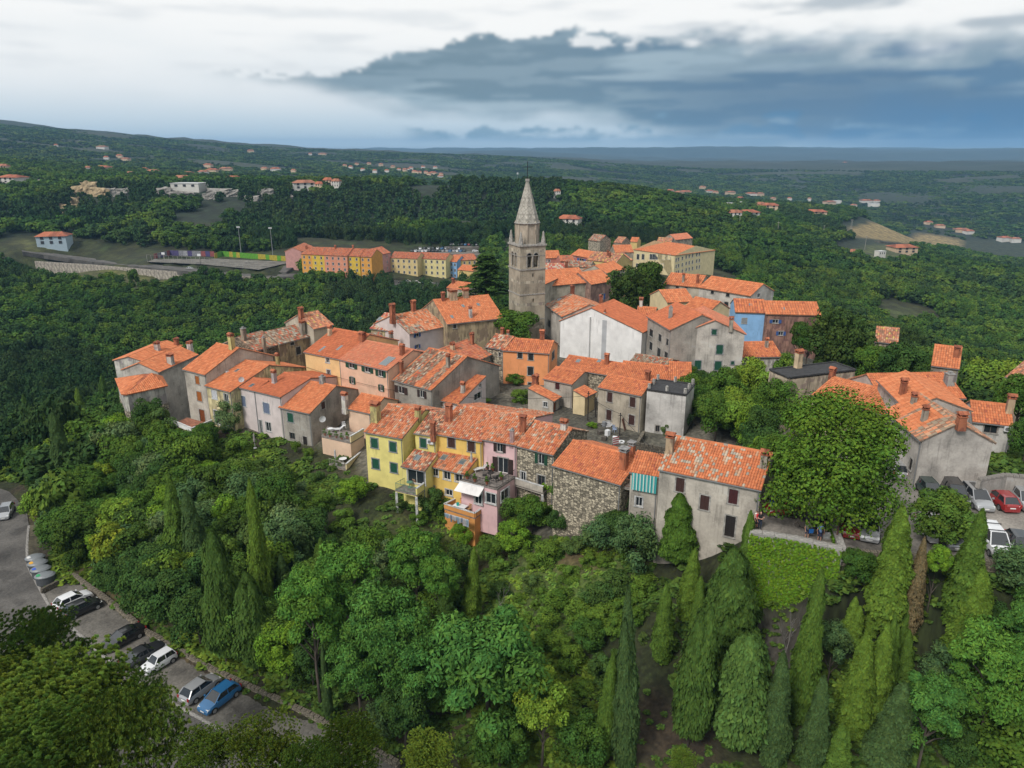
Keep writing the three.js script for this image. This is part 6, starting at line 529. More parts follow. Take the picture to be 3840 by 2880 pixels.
const TREES = [["cypress",-105,-26.5,-149.6,2.7,16.3,0],["cypress",-78.5,-11.3,-115.2,1.7,9.9,0],["cypress",-66.4,-9.1,-100.1,3.1,13,0],["cypress",-116.6,-33.4,-186.7,3,12.4,0],["cypress",-118.8,-35.1,-202,3.5,12.9,0],["cypress",-38.6,-8.5,-74.5,3.1,13.8,0],["cypress",-35.9,-8.1,-74.8,3,11.9,0],["cypress",-26.7,-8.6,-68.4,2.3,16.1,0],["cypress",-23.5,-6.7,-74.6,1.8,6,0],["cypress",-21.9,-7.1,-73.3,1.9,5.3,0],["cypress",-24.9,-8.2,-70.4,1.9,6.6,0],["cypress",-4.3,-6.8,-64.7,1.9,8.9,0],["cypress",-6.5,-7.7,-62.5,2,8.4,0],["cypress",-60.9,-6.5,-106.3,2.2,6.5,0],["cypress",-16.8,-10.5,-54.9,.9,8.9,0],["cypwide",-28.7,-9.9,-61.8,3.9,14.8,0,1],["cypwide",-25.2,-9.7,-60.9,3.7,11,0,1],["cypress",9.3,-8,-47.3,2.4,16.8,1,2],["cypress",7.5,-8.2,-48.6,1.6,11.1,1,1],["cypress",13.6,-4.7,-56.2,2,8.2,1,1],["cypress",16.4,-2.2,-59,2,7.8,1,3],["cypress",17.1,-2.9,-57.3,1.9,6.1,1,1],["cypwide",14.3,-6.6,-48,3.5,13.7,1,1],["cypress",19.2,-3.2,-55.5,1.7,8.2,1,2],["cypwide",19.4,-3.6,-54.9,4.6,11.7,1,1],["cypwide",18.2,-6.3,-47.2,4.8,11.3,1,2],["cypress",20.3,-6.3,-45.8,2.2,10.9,1,2],["cypress",23.4,-5.1,-49.1,2.4,14.5,1,1],["cypress",23.1,-6,-45.1,2.1,9.1,1,2],["cypress",28.6,-.2,-52.6,1.9,4.8,1,3],["cypress",30.2,.5,-52.7,1.3,3.5,1,3],["cypress",27.1,-4.7,-47.2,2.7,9.6,1,3],["cypress",28.5,-4.4,-47.7,2.4,9.9,1,3],["cypress",31.4,-3.1,-50.7,1.4,7.4,1,1],["cypress",32.5,-.7,-51.8,1,5.2,1,1],["cypress",32.8,-2.4,-50.9,1.3,4.9,1,1],["cypress",28.4,-5.5,-44.7,3.1,8.6,1,2],["cypress",24.7,-5.9,-44.4,2.3,5.2,1,1],["cypress",37.2,-1.3,-50.5,3.3,9.9,1,3],["olive",26.6,-3.6,-51.3,2.8,6.3,21,0],["cypress",31.1,1.5,-52.9,3.3,11.2,2,3],["cypress",36.6,2.4,-51.9,3.2,10.7,2,1],["bright",34.6,2.7,-52.5,2.2,6.6,13],["brownc",33.2,1.1,-52.2,1.6,9.2,14],["cypress",21.2,1.4,-58.1,1.8,8.1,4,1],["cypwide",16.6,.2,-64,3.3,8.1,3,0],["locust",-18,-10.1,-56.6,7,14.8,5,0],["locust",-16.4,-8.9,-62.9,6.9,12.1,5,0],["locust",-11.4,-10,-55.1,7.3,14,5,1],["locust",-9.8,-7.5,-66,6,11.1,5,0],["locust",-2,-9.4,-52.3,11.9,12.3,5,1],["locust",-7.9,-10,-53.1,5.7,10.3,5,1],["locust",-13.8,-10.3,-54.7,5.9,9.5,5,1],["locust",-7.1,-7.6,-63.3,4.1,9.6,5,0],["bright",2.5,-9.5,-48.8,4.7,9.5,5,1],["broad",-9.4,-10.4,-52,4.9,6.5,5,3],["broad",-1,-10,-49,5.4,5.9,5,1],["broad",5.6,-8.9,-48.2,4.6,5.1,5,1],["locust",30.8,-5.8,-44.2,5.3,9.3,21,1],["locust",36.4,-5,-46,6.9,11.2,21,0],["locust",40.6,-3.5,-47.3,6.2,12.1,21,1],["pine",-34.3,-11.4,-44.6,6.9,20,6,1],["pine",-25.1,-12.8,-33.3,8.1,25.5,6,0],["pine",-21.8,-12.8,-34.1,4.9,24.8,6,1],["pine",-30.1,-12.4,-36.8,5.8,22.9,6,2],["pine",-19.4,-13.3,-29.4,5.9,27,6,0],["pine",-23.1,-13.5,-27.6,6.4,28,6,1],["pine",-12.4,-13.4,-29.2,3.9,26.4,6,2],["pine",-8.5,-13.2,-30,4,25.3,6,0],["pine",-4.2,-13.3,-29,2.5,25.7,6,2],["pine",-9.6,-13.6,-27.2,3,26.9,6,1],["pine",-15.3,-13.4,-29.1,2.9,26,6,0],["pine",-2.4,-13.1,-29.5,.7,23.7,6,2],["pine",8.4,-12.7,-28.8,1.4,24.4,6,0],["lime",28.7,6.8,-60.3,12.8,12.6,7],["chestnut",26.2,2.4,-165.4,10.2,12.9,8],["chestnut",33.4,1.4,-177,10.2,13.1,8],["chestnut",57.2,-.1,-124.5,11.1,14.1,9],["cedar",-6.8,-.1,-196.2,15.3,13.7,10],["broad",.4,2.9,-140.5,10.2,7.2,11,0],["broad",37.2,6.8,-56.6,6,5.4,12,2],["bright",-21.3,1.4,-135.8,5.5,6.4,15],["bright",5,-1.1,-80.5,3.5,4.6,16,0],["bright",-20,-2.8,-83.8,4.4,3.5,27,0],["broad",31.1,2.3,-101.2,6.1,7.7,17,0],["bright",35.5,2.7,-102.2,7.5,8.1,17,1],["broad",35.4,3,-93.9,5.7,7.9,17,0],["broad",27.2,2,-91.5,5.6,7.1,17,0],["bright",30.5,2.5,-90.1,6.7,6.4,17,1],["broad",31.4,3.2,-85.6,5.3,6.1,17,3],["broad",29.5,2.2,-105.5,4.2,5.1,17,2],["broad",59.1,.6,-114.7,7.6,9.3,22,0],["broad",59.8,1.4,-107.9,7.9,10.6,22,3],["broad",74.2,-4.9,-125.5,10.1,10.2,22,1],["broad",105.3,-19.6,-166.8,12.3,10.2,22,0],["bright",110.8,-19.9,-161.1,14.1,14.2,22,1],["broad",65.3,3.7,-88.9,7.2,9.2,22,0],["broad",54.9,.3,-131.7,5.2,8.8,22,1],["chestnut",54.1,.4,-134.3,4.4,8.9,22,0],["broad",104.3,-18.7,-157.8,8.5,7.6,22,2],["shrub",46,1.6,-119.1,4.7,5.7,22,1],["shrub",30.8,2.6,-90,3.7,3.9,22,0],["broad",56.5,6.7,-74.7,4.1,5.2,22,1],["chestnut",131.1,-28.9,-233.9,9.2,13.9,22,1],["olive",-44.1,-2.4,-107.8,4.5,5.3,25,1],["broad",-46.7,-3.5,-104.7,3.6,3.7,18,1],["shrub",-40.5,-3.9,-101.1,4.4,3.4,18,1],["shrub",-31.5,-4.2,-91.6,3.8,2.5,18,0],["olive",-28.4,-4.2,-87.4,3.7,2.6,25,1],["olive",-31.8,-4.8,-88.4,3.7,3.1,25,1],["shrub",-26.3,-3.5,-91.4,2.3,1.8,18,2],["shrub",-36.1,-4.2,-96.1,2.6,2.1,18,2],["shrub",-26.2,-4.3,-83.7,2.3,1.9,18,1],["shrub",-23.8,-3.7,-83.8,2.7,2.3,18,0],["shrub",-9.8,-3.3,-81.8,3.4,3.8,18,2],["shrub",-8.4,-3.7,-81.4,2.6,2.5,18,1],["bright",-1.5,-3.3,-80.6,2.3,3.1,18,1],["bright",-2.6,-3.9,-80.5,2,3.8,18,0],["broad",.8,-3.4,-78.4,3.9,4.3,18,2],["broad",2.4,-3.1,-76.8,3.8,4.8,18,0],["broad",6.8,-.8,-78.2,4.4,4.5,18,1],["broad",8.2,-.6,-75.6,4.3,4.7,18,0],["bright",10.2,.2,-75.1,3.7,4.6,18,1],["broad",11.4,.4,-72.5,3.9,4.3,18,3],["broad",5.5,-2,-74.9,3.2,3.5,18,3],["shrub",9.5,.4,-80.7,4.5,4.3,18,0],["shrub",4,-2.2,-77.4,3.3,2.4,18,1],["broad",11.6,-.2,-69.6,4,3.8,18,3],["bright",.2,-4.6,-75.2,4.3,3.6,18,0],["broad",-2.5,-5.9,-74.3,3.2,3.6,18,2],["shrub",-20.6,-4.1,-79.8,3.4,2.5,18,1],["shrub",-17.8,-4.9,-76.8,3.8,2.4,18,2],["shrub",-15.1,-4.8,-76.6,3.3,2.2,18,0],["shrub",-12.3,-5.3,-76.3,3.1,3,18,1],["broad",-9.6,-5.9,-76.3,3.3,3.1,18,1],["olive",12.5,-1.1,-65.7,5.2,5.8,25,0],["olive",9.6,-1.2,-69.4,4.5,4.4,25,0],["broad",-53.1,-5.6,-102.5,3.2,4.4,18,1],["bright",-48.6,-5.4,-100.3,3.4,3.6,18,1],["shrub",-45.9,-5.4,-98.6,3.4,3.3,18,1],["shrub",-31.7,-2.9,-99.6,1.4,2.2,18,1],["shrub",-29.5,-2.9,-97.9,1.7,1.7,18,1],["shrub",6,-3.3,-67.4,2.4,1.7,20,1],["shrub",8.6,-3.5,-63.6,3.3,2.1,20,2],["shrub",4.4,-4.7,-64.5,3.3,2,20,0],["shrub",6.6,-4.7,-62.1,3.2,2.1,20,1],["shrub",2.2,-4.7,-67.8,2.5,1.7,20,3],["shrub",10.4,-2.7,-63.9,3.7,2.6,20,2],["shrub",3.4,-5.5,-62.5,2.8,2.2,20,1],["broad",7.2,-5.5,-59,3.5,3.1,20,1],["shrub",8.2,-6.4,-55.5,3,3,20,2],["shrub",5.4,-6.5,-57.5,2.6,2.6,20,1],["shrub",3.3,-6.3,-60,2.7,2.1,20,0],["shrub",-1.3,-5.8,-67.7,2.5,2,20,2],["shrub",-103.8,-34,-199.2,5.3,5.5,18,2],["shrub",-98.3,-34.1,-203.4,5.5,7,18,0],["shrub",-112.2,-38.7,-234.3,4.7,5.8,18,2],["shrub",-14.1,-2.7,-81.9,2.1,1.3,18,3],["bright",-5.9,-5.8,-78.3,2.8,3.1,18,0],["shrub",-11.4,-3.8,-80.3,2.3,1.6,18,0],["shrub",.7,1.6,-119,3.2,2.1,26],["shrub",1.4,1.2,-111,3,2.3,26],["bright",-5.6,1,-110.8,4.4,1.2,26],["shrub",3.7,1.4,-113.4,1.5,1.4,26],["olive",24.4,1.7,-98.1,2.6,3.5,26],["shrub",28.3,2.2,-107.8,3.6,3,26],["bright",11.6,1.3,-99.2,1.7,1.1,26],["shrub",21.8,1.6,-96.6,1.7,1.7,26],["shrub",19.6,1.7,-102.9,1.1,1.5,26],["shrub",10.4,2.3,-127.9,1.7,1.7,26],["shrub",94.6,-23.1,-269.6,5.2,4.6,26],["shrub",-1.3,1.7,-125.3,1.7,1.7,26],["shrub",-.6,1.7,-122,1.3,1.3,26],["yellow",-58.8,-8.3,-97.7,4.8,5,24],["yellow",-47.4,-9.5,-77,5,7.8,24],["yellow",-51.1,-9,-83.8,3.6,3.8,24],["yellow",-93.4,-32.7,-195.7,3.9,6.8,24],["dead",-19.5,-9.2,-62.4,5.6,6.9,23],["dead",34.9,-4.2,-48.1,4.1,6.3,23],["dead",16.4,-5.9,-49.9,3.5,7.1,23],["dead",-1.3,-6.4,-63.8,2.4,4.8,23],["dead",33.2,6.7,-55.3,2.4,2.9,23],["dead",23.7,-3.4,-53.7,3.2,6.9,23]]; // [kind, x, y, z, width, height, zone, colour]
const ZONE = [["{} cypress on the slope between parking lot and village","cypresses on the western slope"],["{} cypress on the slope below the ivy covered terrace wall","cypresses below the terrace"],["cypress rising beside the stone wall of the upper parking square","cypresses along the square"],["bright green cypress in front of the weathered grey corner house",null],["slim cypress against the end of the terrace parapet",null],["{} feathery locust tree below the gardens","locust trees below the gardens"],["{} yellow green pine beside the lower road","pines beside the lower road"],["huge round lime tree beside the cannon terrace",null],["dense dark chestnut tree rising above roofs near the church","chestnut trees in the old town"],["dark chestnut tree between brown red house and ruined cream wall",null],["layered dark cedar beside the bell tower",null],["leafy green tree at the foot of the bell tower",null],["light leafy ash tree standing among cars on the square",null],["bright green bushy tree between two cypresses beside the square",null],["brown withered conifer beside the cypress below the square",null],["bright green garden tree behind the salmon pink house",null],["large leaved fig tree against the rubble stone house",null],["{} in the grove behind the weathered grey corner house","trees in the grove by the lime tree"],["{} on the garden terraces below the houses","garden plants below the house row"],["{} in the thicket above the lower parking lot","thicket above the lower parking lot"],["{} on the grassy slope below the gardens","shrubs on the grassy slope"],["{} on the slope below the parked cars","trees below the parked cars"],["{} among the eastern roofs","trees among the eastern roofs"],["bare silvery dead tree among green crowns","bare dead trees on the slope"],["yellow leaved shrub in the slope thicket","yellowish shrubs in the thicket"],["grey green olive like bush in the gardens","grey green garden bushes"],["{} in the village courtyards","courtyard plants"],["round green garden tree beside the yellow house",null]];
for (const [P, n, ks, zn, hr, wr, seed, md] of [[[[-77.6,-107.6],[-58.3,-110.8],[-43.2,-98.9],[-30.4,-86],[-22.9,-77],[-17.7,-56.7],[-23.9,-58.3],[-38.9,-68.8],[-55.2,-81.2],[-66.3,-90.5]],150,[["broad"],["broad"],["broad"],["olive"],["shrub"],["bright"],["broad",3],["chestnut",0]],19,[3.8,7.2],[.72,1],11,1.8],[[[-22.1,-76.2],[-5.6,-73.4],[-4.4,-53.7],[-9.1,-50.8],[-16.5,-54.9]],40,[["broad"],["olive"],["shrub"],["broad",3]],19,[2.5,5],[.8,1.1],12,2],[[[28.6,-54.8],[41.9,-52.1],[44.7,-43.4],[33.7,-44.9],[32.4,-50.2]],60,[["broad"],["olive"],["broad",3],["shrub"],["broad"]],21,[2.5,5.5],[.8,1.1],13,1.7],[[[-2.5,-77.7],[13.3,-68],[13.9,-60.2],[8.9,-51.3],[-.3,-60.8]],26,[["shrub"],["shrub",1]],20,[.9,2.4],[1,1.6],14,1.5],[[[25.5,-66.2],[33.4,-100.6],[29,-117.2],[25.7,-102.2],[32.9,-88.9]],26,[["broad"],["bright"],["broad"]],17,[3.5,6],[.8,1.1],15,2],[[[-154.5,-208.1],[-112.8,-198.4],[-57.1,-108.2],[-76.6,-106],[-79.4,-103.5]],40,[["broad"],["broad"],["chestnut",0],["broad",3]],19,[4,7],[.8,1.1],16,2.2]]) { const r = rngOf(seed), xs = P.map((q) => q[0]), zs = P.map((q) => q[1]); for (let got = 0, k = 0; got < n && k < n * 30; k++) { const x = lerp(Math.min(...xs), Math.max(...xs), r()), z = lerp(Math.min(...zs), Math.max(...zs), r()); if (sdPoly(x, z, P) > 0 || FLATS.some((f) => sdPoly(x, z, f.p) < 1.6) || TREES.some((t) => (t[1] - x) ** 2 + (t[3] - z) ** 2 < md * md)) continue; const kd = ks[Math.floor(r() * ks.length)], h = lerp(hr[0], hr[1], r()); TREES.push([kd[0], x, land(x, z) - 0.15, z, h * lerp(wr[0], wr[1], r()), h, zn, kd[1] ?? Math.floor(r() * 4)]); got++; } }
const HUE = { broad: ['fresh green', 'deep green', 'light green', 'dark bluish green'], cypress: ['dark', 'mid green', 'blackish green', 'light green'], cypwide: ['broad light', 'broad dark', 'broad bluish'], shrub: ['fresh green', 'light green', 'dark green', 'greyish green'], bright: ['lime green', 'yellow green'], olive: ['grey green', 'silvery green'], chestnut: ['blackish green', 'dull dark'], locust: ['fresh', 'deeper green', 'pale'], pine: ['large', 'dusky', 'bright'], yellow: ['golden', 'olive yellow'] };
TREES.forEach((t, i) => { let [label, group] = ZONE[t[6]]; const K = KIND[t[0]], hu = (HUE[t[0]] ?? ['green'])[((t[7] ?? i) % K.cols?.length) || 0], sz = t[5] < 1.6 ? 'low ' : t[5] < 3.2 ? 'small ' : t[5] < 5.5 ? '' : 'tall '; if (label.includes('{}')) label = label.replace('{}', sz + hu + (/^\{\} (in|on|among)/.test(label) ? (K.cat === 'shrub' ? ' shrub' : ' broadleaf tree') : '')); plant(t[0], i, t[1], t[2], t[3], t[4], t[5], label, group, undefined, t[7]); });
// ---------- woods: 300 nearest trees stand alone, the rest are one mass ----------
const KEEPOUT = [[[-64,-108],[-62,-124],[-46,-136],[-30,-148],[-12,-160],[-6,-196],[8,-246],[10,-312],[30,-400],[60,-440],[112,-446],[125,-400],[112,-360],[70,-300],[60,-240],[64,-180],[76,-150],[82,-100],[84,-60],[50,-48],[18,-55],[-20,-80],[-50,-100]],[[-288.65,-438.44],[-196.42,-400.39],[-112.3,-380.16],[-133.84,-457.22],[-207,-467.19],[-318.2,-492.91]],[[-210.78,-434.78],[-175.72,-436.07],[-125.84,-423.5],[-136.26,-394.9],[-175.35,-414.51],[-209.6,-423.5]],[[-119.77,-414.66],[-71.86,-383.33],[-31.24,-373.86],[-17.6,-393.26],[-21.03,-474.36],[-79.01,-479.25],[-145.37,-505.25]],[[-72.2,-528.11],[-3.84,-529.24],[-4.24,-585.49],[-53.18,-585.49],[-75.44,-552.9]]];
const CLIFFS = [[-366,2.8,-639.3,11.9,7.9,1],[-355.4,3.6,-637.1,11.9,10.5,1],[-342.5,1.5,-629.5,13,7.8,1],[-336.8,1.9,-633.8,9.2,6.6,0],[-330.6,2.6,-642.5,10.6,5.3,0],[-295,.7,-642.5,13.3,8,0],[-282.6,-.3,-638,11.9,6.6,0],[-276.4,.0,-642.4,12,5.3,0],[-252.9,.6,-654.3,20.3,6.8,0],[-243,.5,-656.8,12.2,5.4,0],[-256.7,-1.1,-639.4,10.6,5.3,0],[-214.3,-.4,-660.4,12.3,6.8,0],[-221.8,-2.5,-641.5,12,4,0],[-353.3,-2.9,-610.4,7.6,5.1,1],[-342.7,-7,-592.6,7.4,4.9,1],[-356.6,-5.6,-597.7,5,3.7,1],[-458,5.6,-685.6,8.5,5.7,0],[-455.8,6.9,-716.3,8.9,5.9,0],[-436.6,6,-706.3,8.7,7.3,0],[-190.8,-1.7,-659.2,5.5,4.1,0],[-346.1,-8.9,-578.7,7.2,3.6,1]];
const FARHOUSES = [[-470,7.6,-718,22.2,"w",0,0],[-590.7,13.9,-890,10.9,"c",0,0],[-587.9,7.7,-1102.1,20.3,"c",0,0],[-578.2,8.8,-1043.6,7.3,"w",0,0],[-562.7,3.3,-1171.2,10.6,"w",0,0],[-520.6,2,-1108.5,17.1,"c",0,0],[-484.4,-2,-1144.8,15.5,"c",0,0],[-509.6,-3.2,-1261.6,15.5,"w",0,0],[-543.1,-3.5,-1388.2,19.9,"c",0,0],[-556.7,-3.7,-1490.2,22.9,"c",0,0],[-636.7,.8,-1605.7,16.4,"c",0,0],[-309.6,5,-773.7,9.6,"w",1,0],[-287.1,4,-677.3,26,"w",1,0],[-329.6,5.6,-762.1,15.7,"c",0,0],[-280.6,4.9,-767.1,15,"w",0,0],[-354.9,-7.7,-1055.3,21.7,"w",0,0],[-383,-10,-1157.4,14.3,"b",0,0],[-191.2,3.5,-700.3,20.2,"w",0,0],[-176.4,3,-695.9,7.2,"c",0,0],[-164,4.3,-711.1,8.1,"w",0,0],[-175.5,4.7,-726,9,"c",0,0],[-421.7,1,-945.5,7.8,"w",1,0],[-499.3,-7.4,-1615.8,19.9,"w",0,0],[-519.8,-6.2,-1608,13.2,"c",0,0],[-872.1,18.3,-1709.1,12.5,"c",0,0],[-814.4,12.5,-1619.7,16.5,"c",0,0],[-856.9,15.6,-1623,9.9,"w",0,0],[-1019.4,37.3,-1920.5,23.4,"w",0,0],[-1069.3,40.9,-1811.3,8.1,"w",0,0],[-455.3,-9.9,-1594.3,9.8,"c",0,0],[-675.1,16.4,-2574.8,11.5,"w",0,0],[-640.9,16.1,-2606.6,26,"c",0,0],[-850.5,26.7,-2507.4,20.4,"c",0,0],[-474.2,3.7,-950.4,11.7,"c",0,0],[227.3,-25.1,-726.2,19.3,"w",0,0],[195.6,-20.2,-661.5,11.5,"w",0,0],[293,-28.2,-862.9,21.9,"c",0,0],[283.8,-27.2,-862.5,9.9,"c",0,0],[394.9,-44.5,-977.7,26,"c",0,0],[228.2,-21.9,-800.1,12,"w",1,0],[265.3,-25.2,-867.7,8,"w",1,0],[299.2,-40.4,-1197.8,26,"w",0,0],[378.6,-56.4,-1656.8,26,"c",0,0],[339.6,-51,-1539.9,17.6,"c",0,0],[342.1,-53.1,-1637.3,15,"w",0,0],[561.1,-73.3,-1947.6,22.3,"c",0,0],[618.7,-77.5,-1959.3,26,"w",0,0],[647.9,-78.7,-1979.9,18.2,"c",0,0],[454.7,-60.5,-1508,12.5,"w",0,0],[640.8,-82.9,-1856.9,12.8,"c",0,0],[698.1,-86,-1902.4,10.5,"w",0,0],[789.8,-92.8,-1878.9,26,"c",0,0],[818.1,-91.8,-1900.2,17.5,"w",1,0],[823.5,-96.6,-1817,15.1,"w",0,0],[892.6,-91.3,-1905.5,26,"w",0,0],[883.3,-95.2,-1842.4,25.5,"w",1,0],[914.7,-91.5,-1896.6,15.7,"w",0,0],[757.1,-88.3,-1924.4,8.8,"w",0,0],[384.9,-58.8,-731.4,23.2,"c",0,0],[894,-119.5,-1484.9,26,"c",0,0],[899,-121.2,-1469.3,17.1,"w",0,0],[868.9,-115.5,-1518.9,17.6,"c",0,0],[934,-127.3,-1412.3,19.8,"w",0,0],[948,-128.1,-1400.5,16.4,"w",0,0],[865,-112.1,-1555.1,14.4,"c",0,0],[519.2,-66.6,-2069.2,17,"c",0,0],[500.4,-68.8,-1921.2,17.6,"w",0,0],[507.5,-69.9,-1889.4,13,"c",0,0],[331.4,-54.3,-665.6,7.8,"w",1,0],[296.6,-50.9,-644.5,6.1,"c",0,0],[41.3,-14.4,-539.6,15.7,"w",0,0],[39.7,-1.4,-668.9,6,"w",0,0],[-240.5,-20.1,-1882.6,10.7,"c",0,0],[-271.7,-18,-1927.8,8.8,"c",0,0],[-269.2,-17.4,-1991.7,7.5,"w",0,0],[-211.5,-21.6,-1878.1,10.7,"c",0,0],[-192.1,-22.8,-1861.8,17.6,"c",0,0],[-160,-25.3,-1705.4,12.9,"w",0,0],[-225.6,-20.9,-1876.7,7.1,"c",0,0],[-437.2,-8.4,-2003.2,10.9,"c",0,0],[-408,-10.6,-1937.9,10.6,"w",0,0],[-430,-7.3,-2124.5,11.6,"c",0,0],[-359,-14.1,-1840.7,10,"w",0,0],[-409.4,-7.2,-2193.4,11.9,"c",0,0],[-324.1,-16.2,-1807.2,9.9,"w",0,0],[-372.5,-9.2,-2178.3,11.8,"c",0,0],[-302.3,-17.1,-1847.8,10.1,"w",0,0],[-324.8,-13.1,-2089.4,11.4,"c",0,0],[-287.7,-16.9,-1947.2,10.6,"w",0,0],[-274.9,-17.4,-1964.8,10.7,"c",0,0],[-272.4,-16.2,-2064.4,11.2,"w",0,0],[-230.3,-20.8,-1853.1,10.1,"c",0,0],[-249.4,-15.7,-2147.3,11.7,"w",0,0],[-195,-23.1,-1795.4,9.8,"c",0,0],[-217,-17,-2161,11.8,"w",0,0],[-168.2,-24.4,-1811.4,9.9,"c",0,0],[1497.4,-26.7,-3450.6,17.2,"w",0,0],[2225.3,-57.3,-5210.5,25.9,"w",0,0],[-295.9,-20,-481,17.4,"bl",0,1]]; // [x, y, z, width, wall, flat, hip]
{
  const r = rngOf(2024), lod = [
    { r0: 96, r1: 520, cell: 5.4, n: 1300, leaf: 0.075, s: [6, 9.5], h: [6.5, 10.5] }, { r0: 520, r1: 1250, cell: 8, n: 330, leaf: 0.15, s: [7, 12], h: [6, 10.5] }, { r0: 1250, r1: 3000, cell: 14, n: 80, leaf: 0.3, s: [11, 17], h: [4, 6.5] }];
  const inst = []; let singles = [];
  const free = (x, z, m) => { for (const p of KEEPOUT) if (sdPoly(x, z, p) < m) return false; for (const f of FLATS) if (sdPoly(x, z, f.p) < m) return false; for (const [p, c, s] of MEADOWS) if (sdPoly(x, z, p) < (x * x + z * z > 200000 ? 16 : 2)) return false;
    for (const h of FARHOUSES) { const dx = x - h[0], dz = z - h[2], D = Math.hypot(h[0], h[2]), al = -(dx * h[0] + dz * h[2]) / D, ac = Math.abs(dx * h[2] - dz * h[0]) / D; if (al > -h[3] * 0.8 && al < h[3] * 0.6 + 26 * Math.min(1.4, D / 800) && ac < h[3] * 0.62 + 1) return false; } for (const h of CLIFFS) { const dx = x - h[0], dz = z - h[2], D = Math.hypot(h[0], h[2]), al = -(dx * h[0] + dz * h[2]) / D, ac = Math.abs(dx * h[2] - dz * h[0]) / D; if (al > -h[3] * 0.5 && al < h[4] * 0.5 + 16 && ac < h[3] * 0.5) return false; } return true; };
  const conif = (x, z) => { const D = Math.hypot(x, z); return fbm(x * 0.012, z * 0.012, 3, 91) > (D > 480 && D < 760 && x < 60 ? 0.46 : 0.66); };
  lod.forEach((L, li) => {
    const list = []; const N = Math.ceil(L.r1 / L.cell);
    for (let i = -N; i <= N; i++) for (let j = 1; j <= N; j++) { const x = (i + 0.1 + 0.8 * r()) * L.cell, z = -(j + 0.1 + 0.8 * r()) * L.cell, D = Math.hypot(x, z), a = Math.atan2(x, -z); const q = r(), q2 = r(), q3 = r(); if (D < L.r0 || D > L.r1 || Math.abs(a) > 0.74) continue; if (D < 200 && x > -60 && x < 66 && z > -160) continue; if (!free(x, z, 2.5)) continue; if (D > 230 && fbm(x * 0.013 + 70, z * 0.013, 4, 99) > 0.68) continue;
      if (li === 2 && fbm(x * 0.003, z * 0.006, 4, 65) > 0.68) continue; const co = conif(x, z); list.push([x, z, q, q2, q3, co, D]); }
    list.sort((p, q) => p[6] - q[6]);
    const geos = [0, 1, 2].map((k) => k < 2 ? broadCrown(800 + li * 10 + k, L.n, L.leaf, { y0: 0.05, lobes: li ? 9 : 20, lr: li ? 0.24 : 0.17, low: 0.7 }) : broadCrown(830 + li, L.n, L.leaf * 0.85, { y0: 0.02, lobes: li ? 10 : 22, lr: 0.17, low: 1.1, mid: 0.42, hh: 0.6, flat: 0.7 }));
    const sets = [[], [], []]; const pal = [[0.034, 0.066, 0.016], [0.028, 0.056, 0.018], [0.042, 0.076, 0.018], [0.024, 0.046, 0.018], [0.056, 0.09, 0.02]], palC = [[0.02, 0.04, 0.019], [0.026, 0.045, 0.02]];
    let nSingle = 0; const crowns = {};
    for (const [x, z, q, q2, q3, co, D] of list) { const w = lerp(L.s[0], L.s[1], q) * (co ? 0.8 : 1), h = lerp(L.h[0], L.h[1], q2) * (co ? 1.2 : 1), y = land(x, z) - 0.8, k = co ? 2 : q3 < 0.5 ? 0 : 1, c = co ? palC[Math.floor(q3 * 2)] : pal[Math.floor(q3 * 4.99)];
      if (li === 0 && nSingle < 300 && !co) { nSingle++; const t = new THREE.Group(); t.name = numbered('woodland_tree'); const m = crowns[c] ??= crownMat(c), o = new THREE.Mesh(geos[k], m), tr = new THREE.Mesh(lazy('woodtrunk', () => trunkGeo(3, 0.5)), bark); o.name = 'crown'; tr.name = 'trunk'; o.castShadow = o.receiveShadow = tr.castShadow = true; t.add(tr, o); t.position.set(x, y, z); t.scale.set(w, h, w); t.rotation.y = q * 6.28; scene.add(t);
        const west = x < 0; tag(t, west ? (q3 < 0.2 || q3 > 0.8 ? 'lighter green woodland tree in the ravine west of the village' : 'dark green woodland tree in the ravine west of the village') : 'woodland tree on the slope east of the old town', 'tree', west ? 'woodland trees in the western ravine' : 'woodland trees on the eastern slope'); continue; }
      sets[k].push([x, y, z, w, h, q * 6.28, c]); }
    sets.forEach((S, k) => { if (!S.length) return; const m = new THREE.InstancedMesh(geos[k], crownMat([1, 1, 1]), S.length), M = new THREE.Matrix4(), Q = new THREE.Quaternion(), up = V(0, 1, 0); S.forEach((s, i) => { m.setMatrixAt(i, M.compose(V(s[0], s[1], s[2]), Q.setFromAxisAngle(up, s[5]), V(s[3], s[4], s[3]))); const tn = li === 2 ? 0.8 + 0.35 * fbm(s[0] * 0.004, s[2] * 0.004, 4, 97) : 0.7 + 0.75 * fbm(s[0] * 0.011, s[2] * 0.011, 4, 97) + 0.25 * (hash2(i, k, 5) - 0.5), yl = 1 + 0.5 * (fbm(s[0] * 0.02 + 30, s[2] * 0.02, 3, 98) - 0.5); m.setColorAt(i, rgb(s[6][0] * tn * yl, s[6][1] * tn, s[6][2] * tn)); });
      m.name = numbered(k === 2 ? 'conifer_wood' : 'woodland'); m.castShadow = m.receiveShadow = true; tag(m, [['broadleaf wood filling the valley around the town', 'mixed green wood around the valley road', 'dark conifers dotted through the valley wood'], ['green wood covering the ridge behind the town', 'leafy wood on the ridge and eastern slopes', 'dark pine wood on the ridge behind the tower'], ['distant wooded hillsides beyond the ridge', 'distant scrub wood on the far slopes', 'distant dark conifers on the far hills']][li][k], 'wood', null, 'stuff'); scene.add(m); });

  });
}
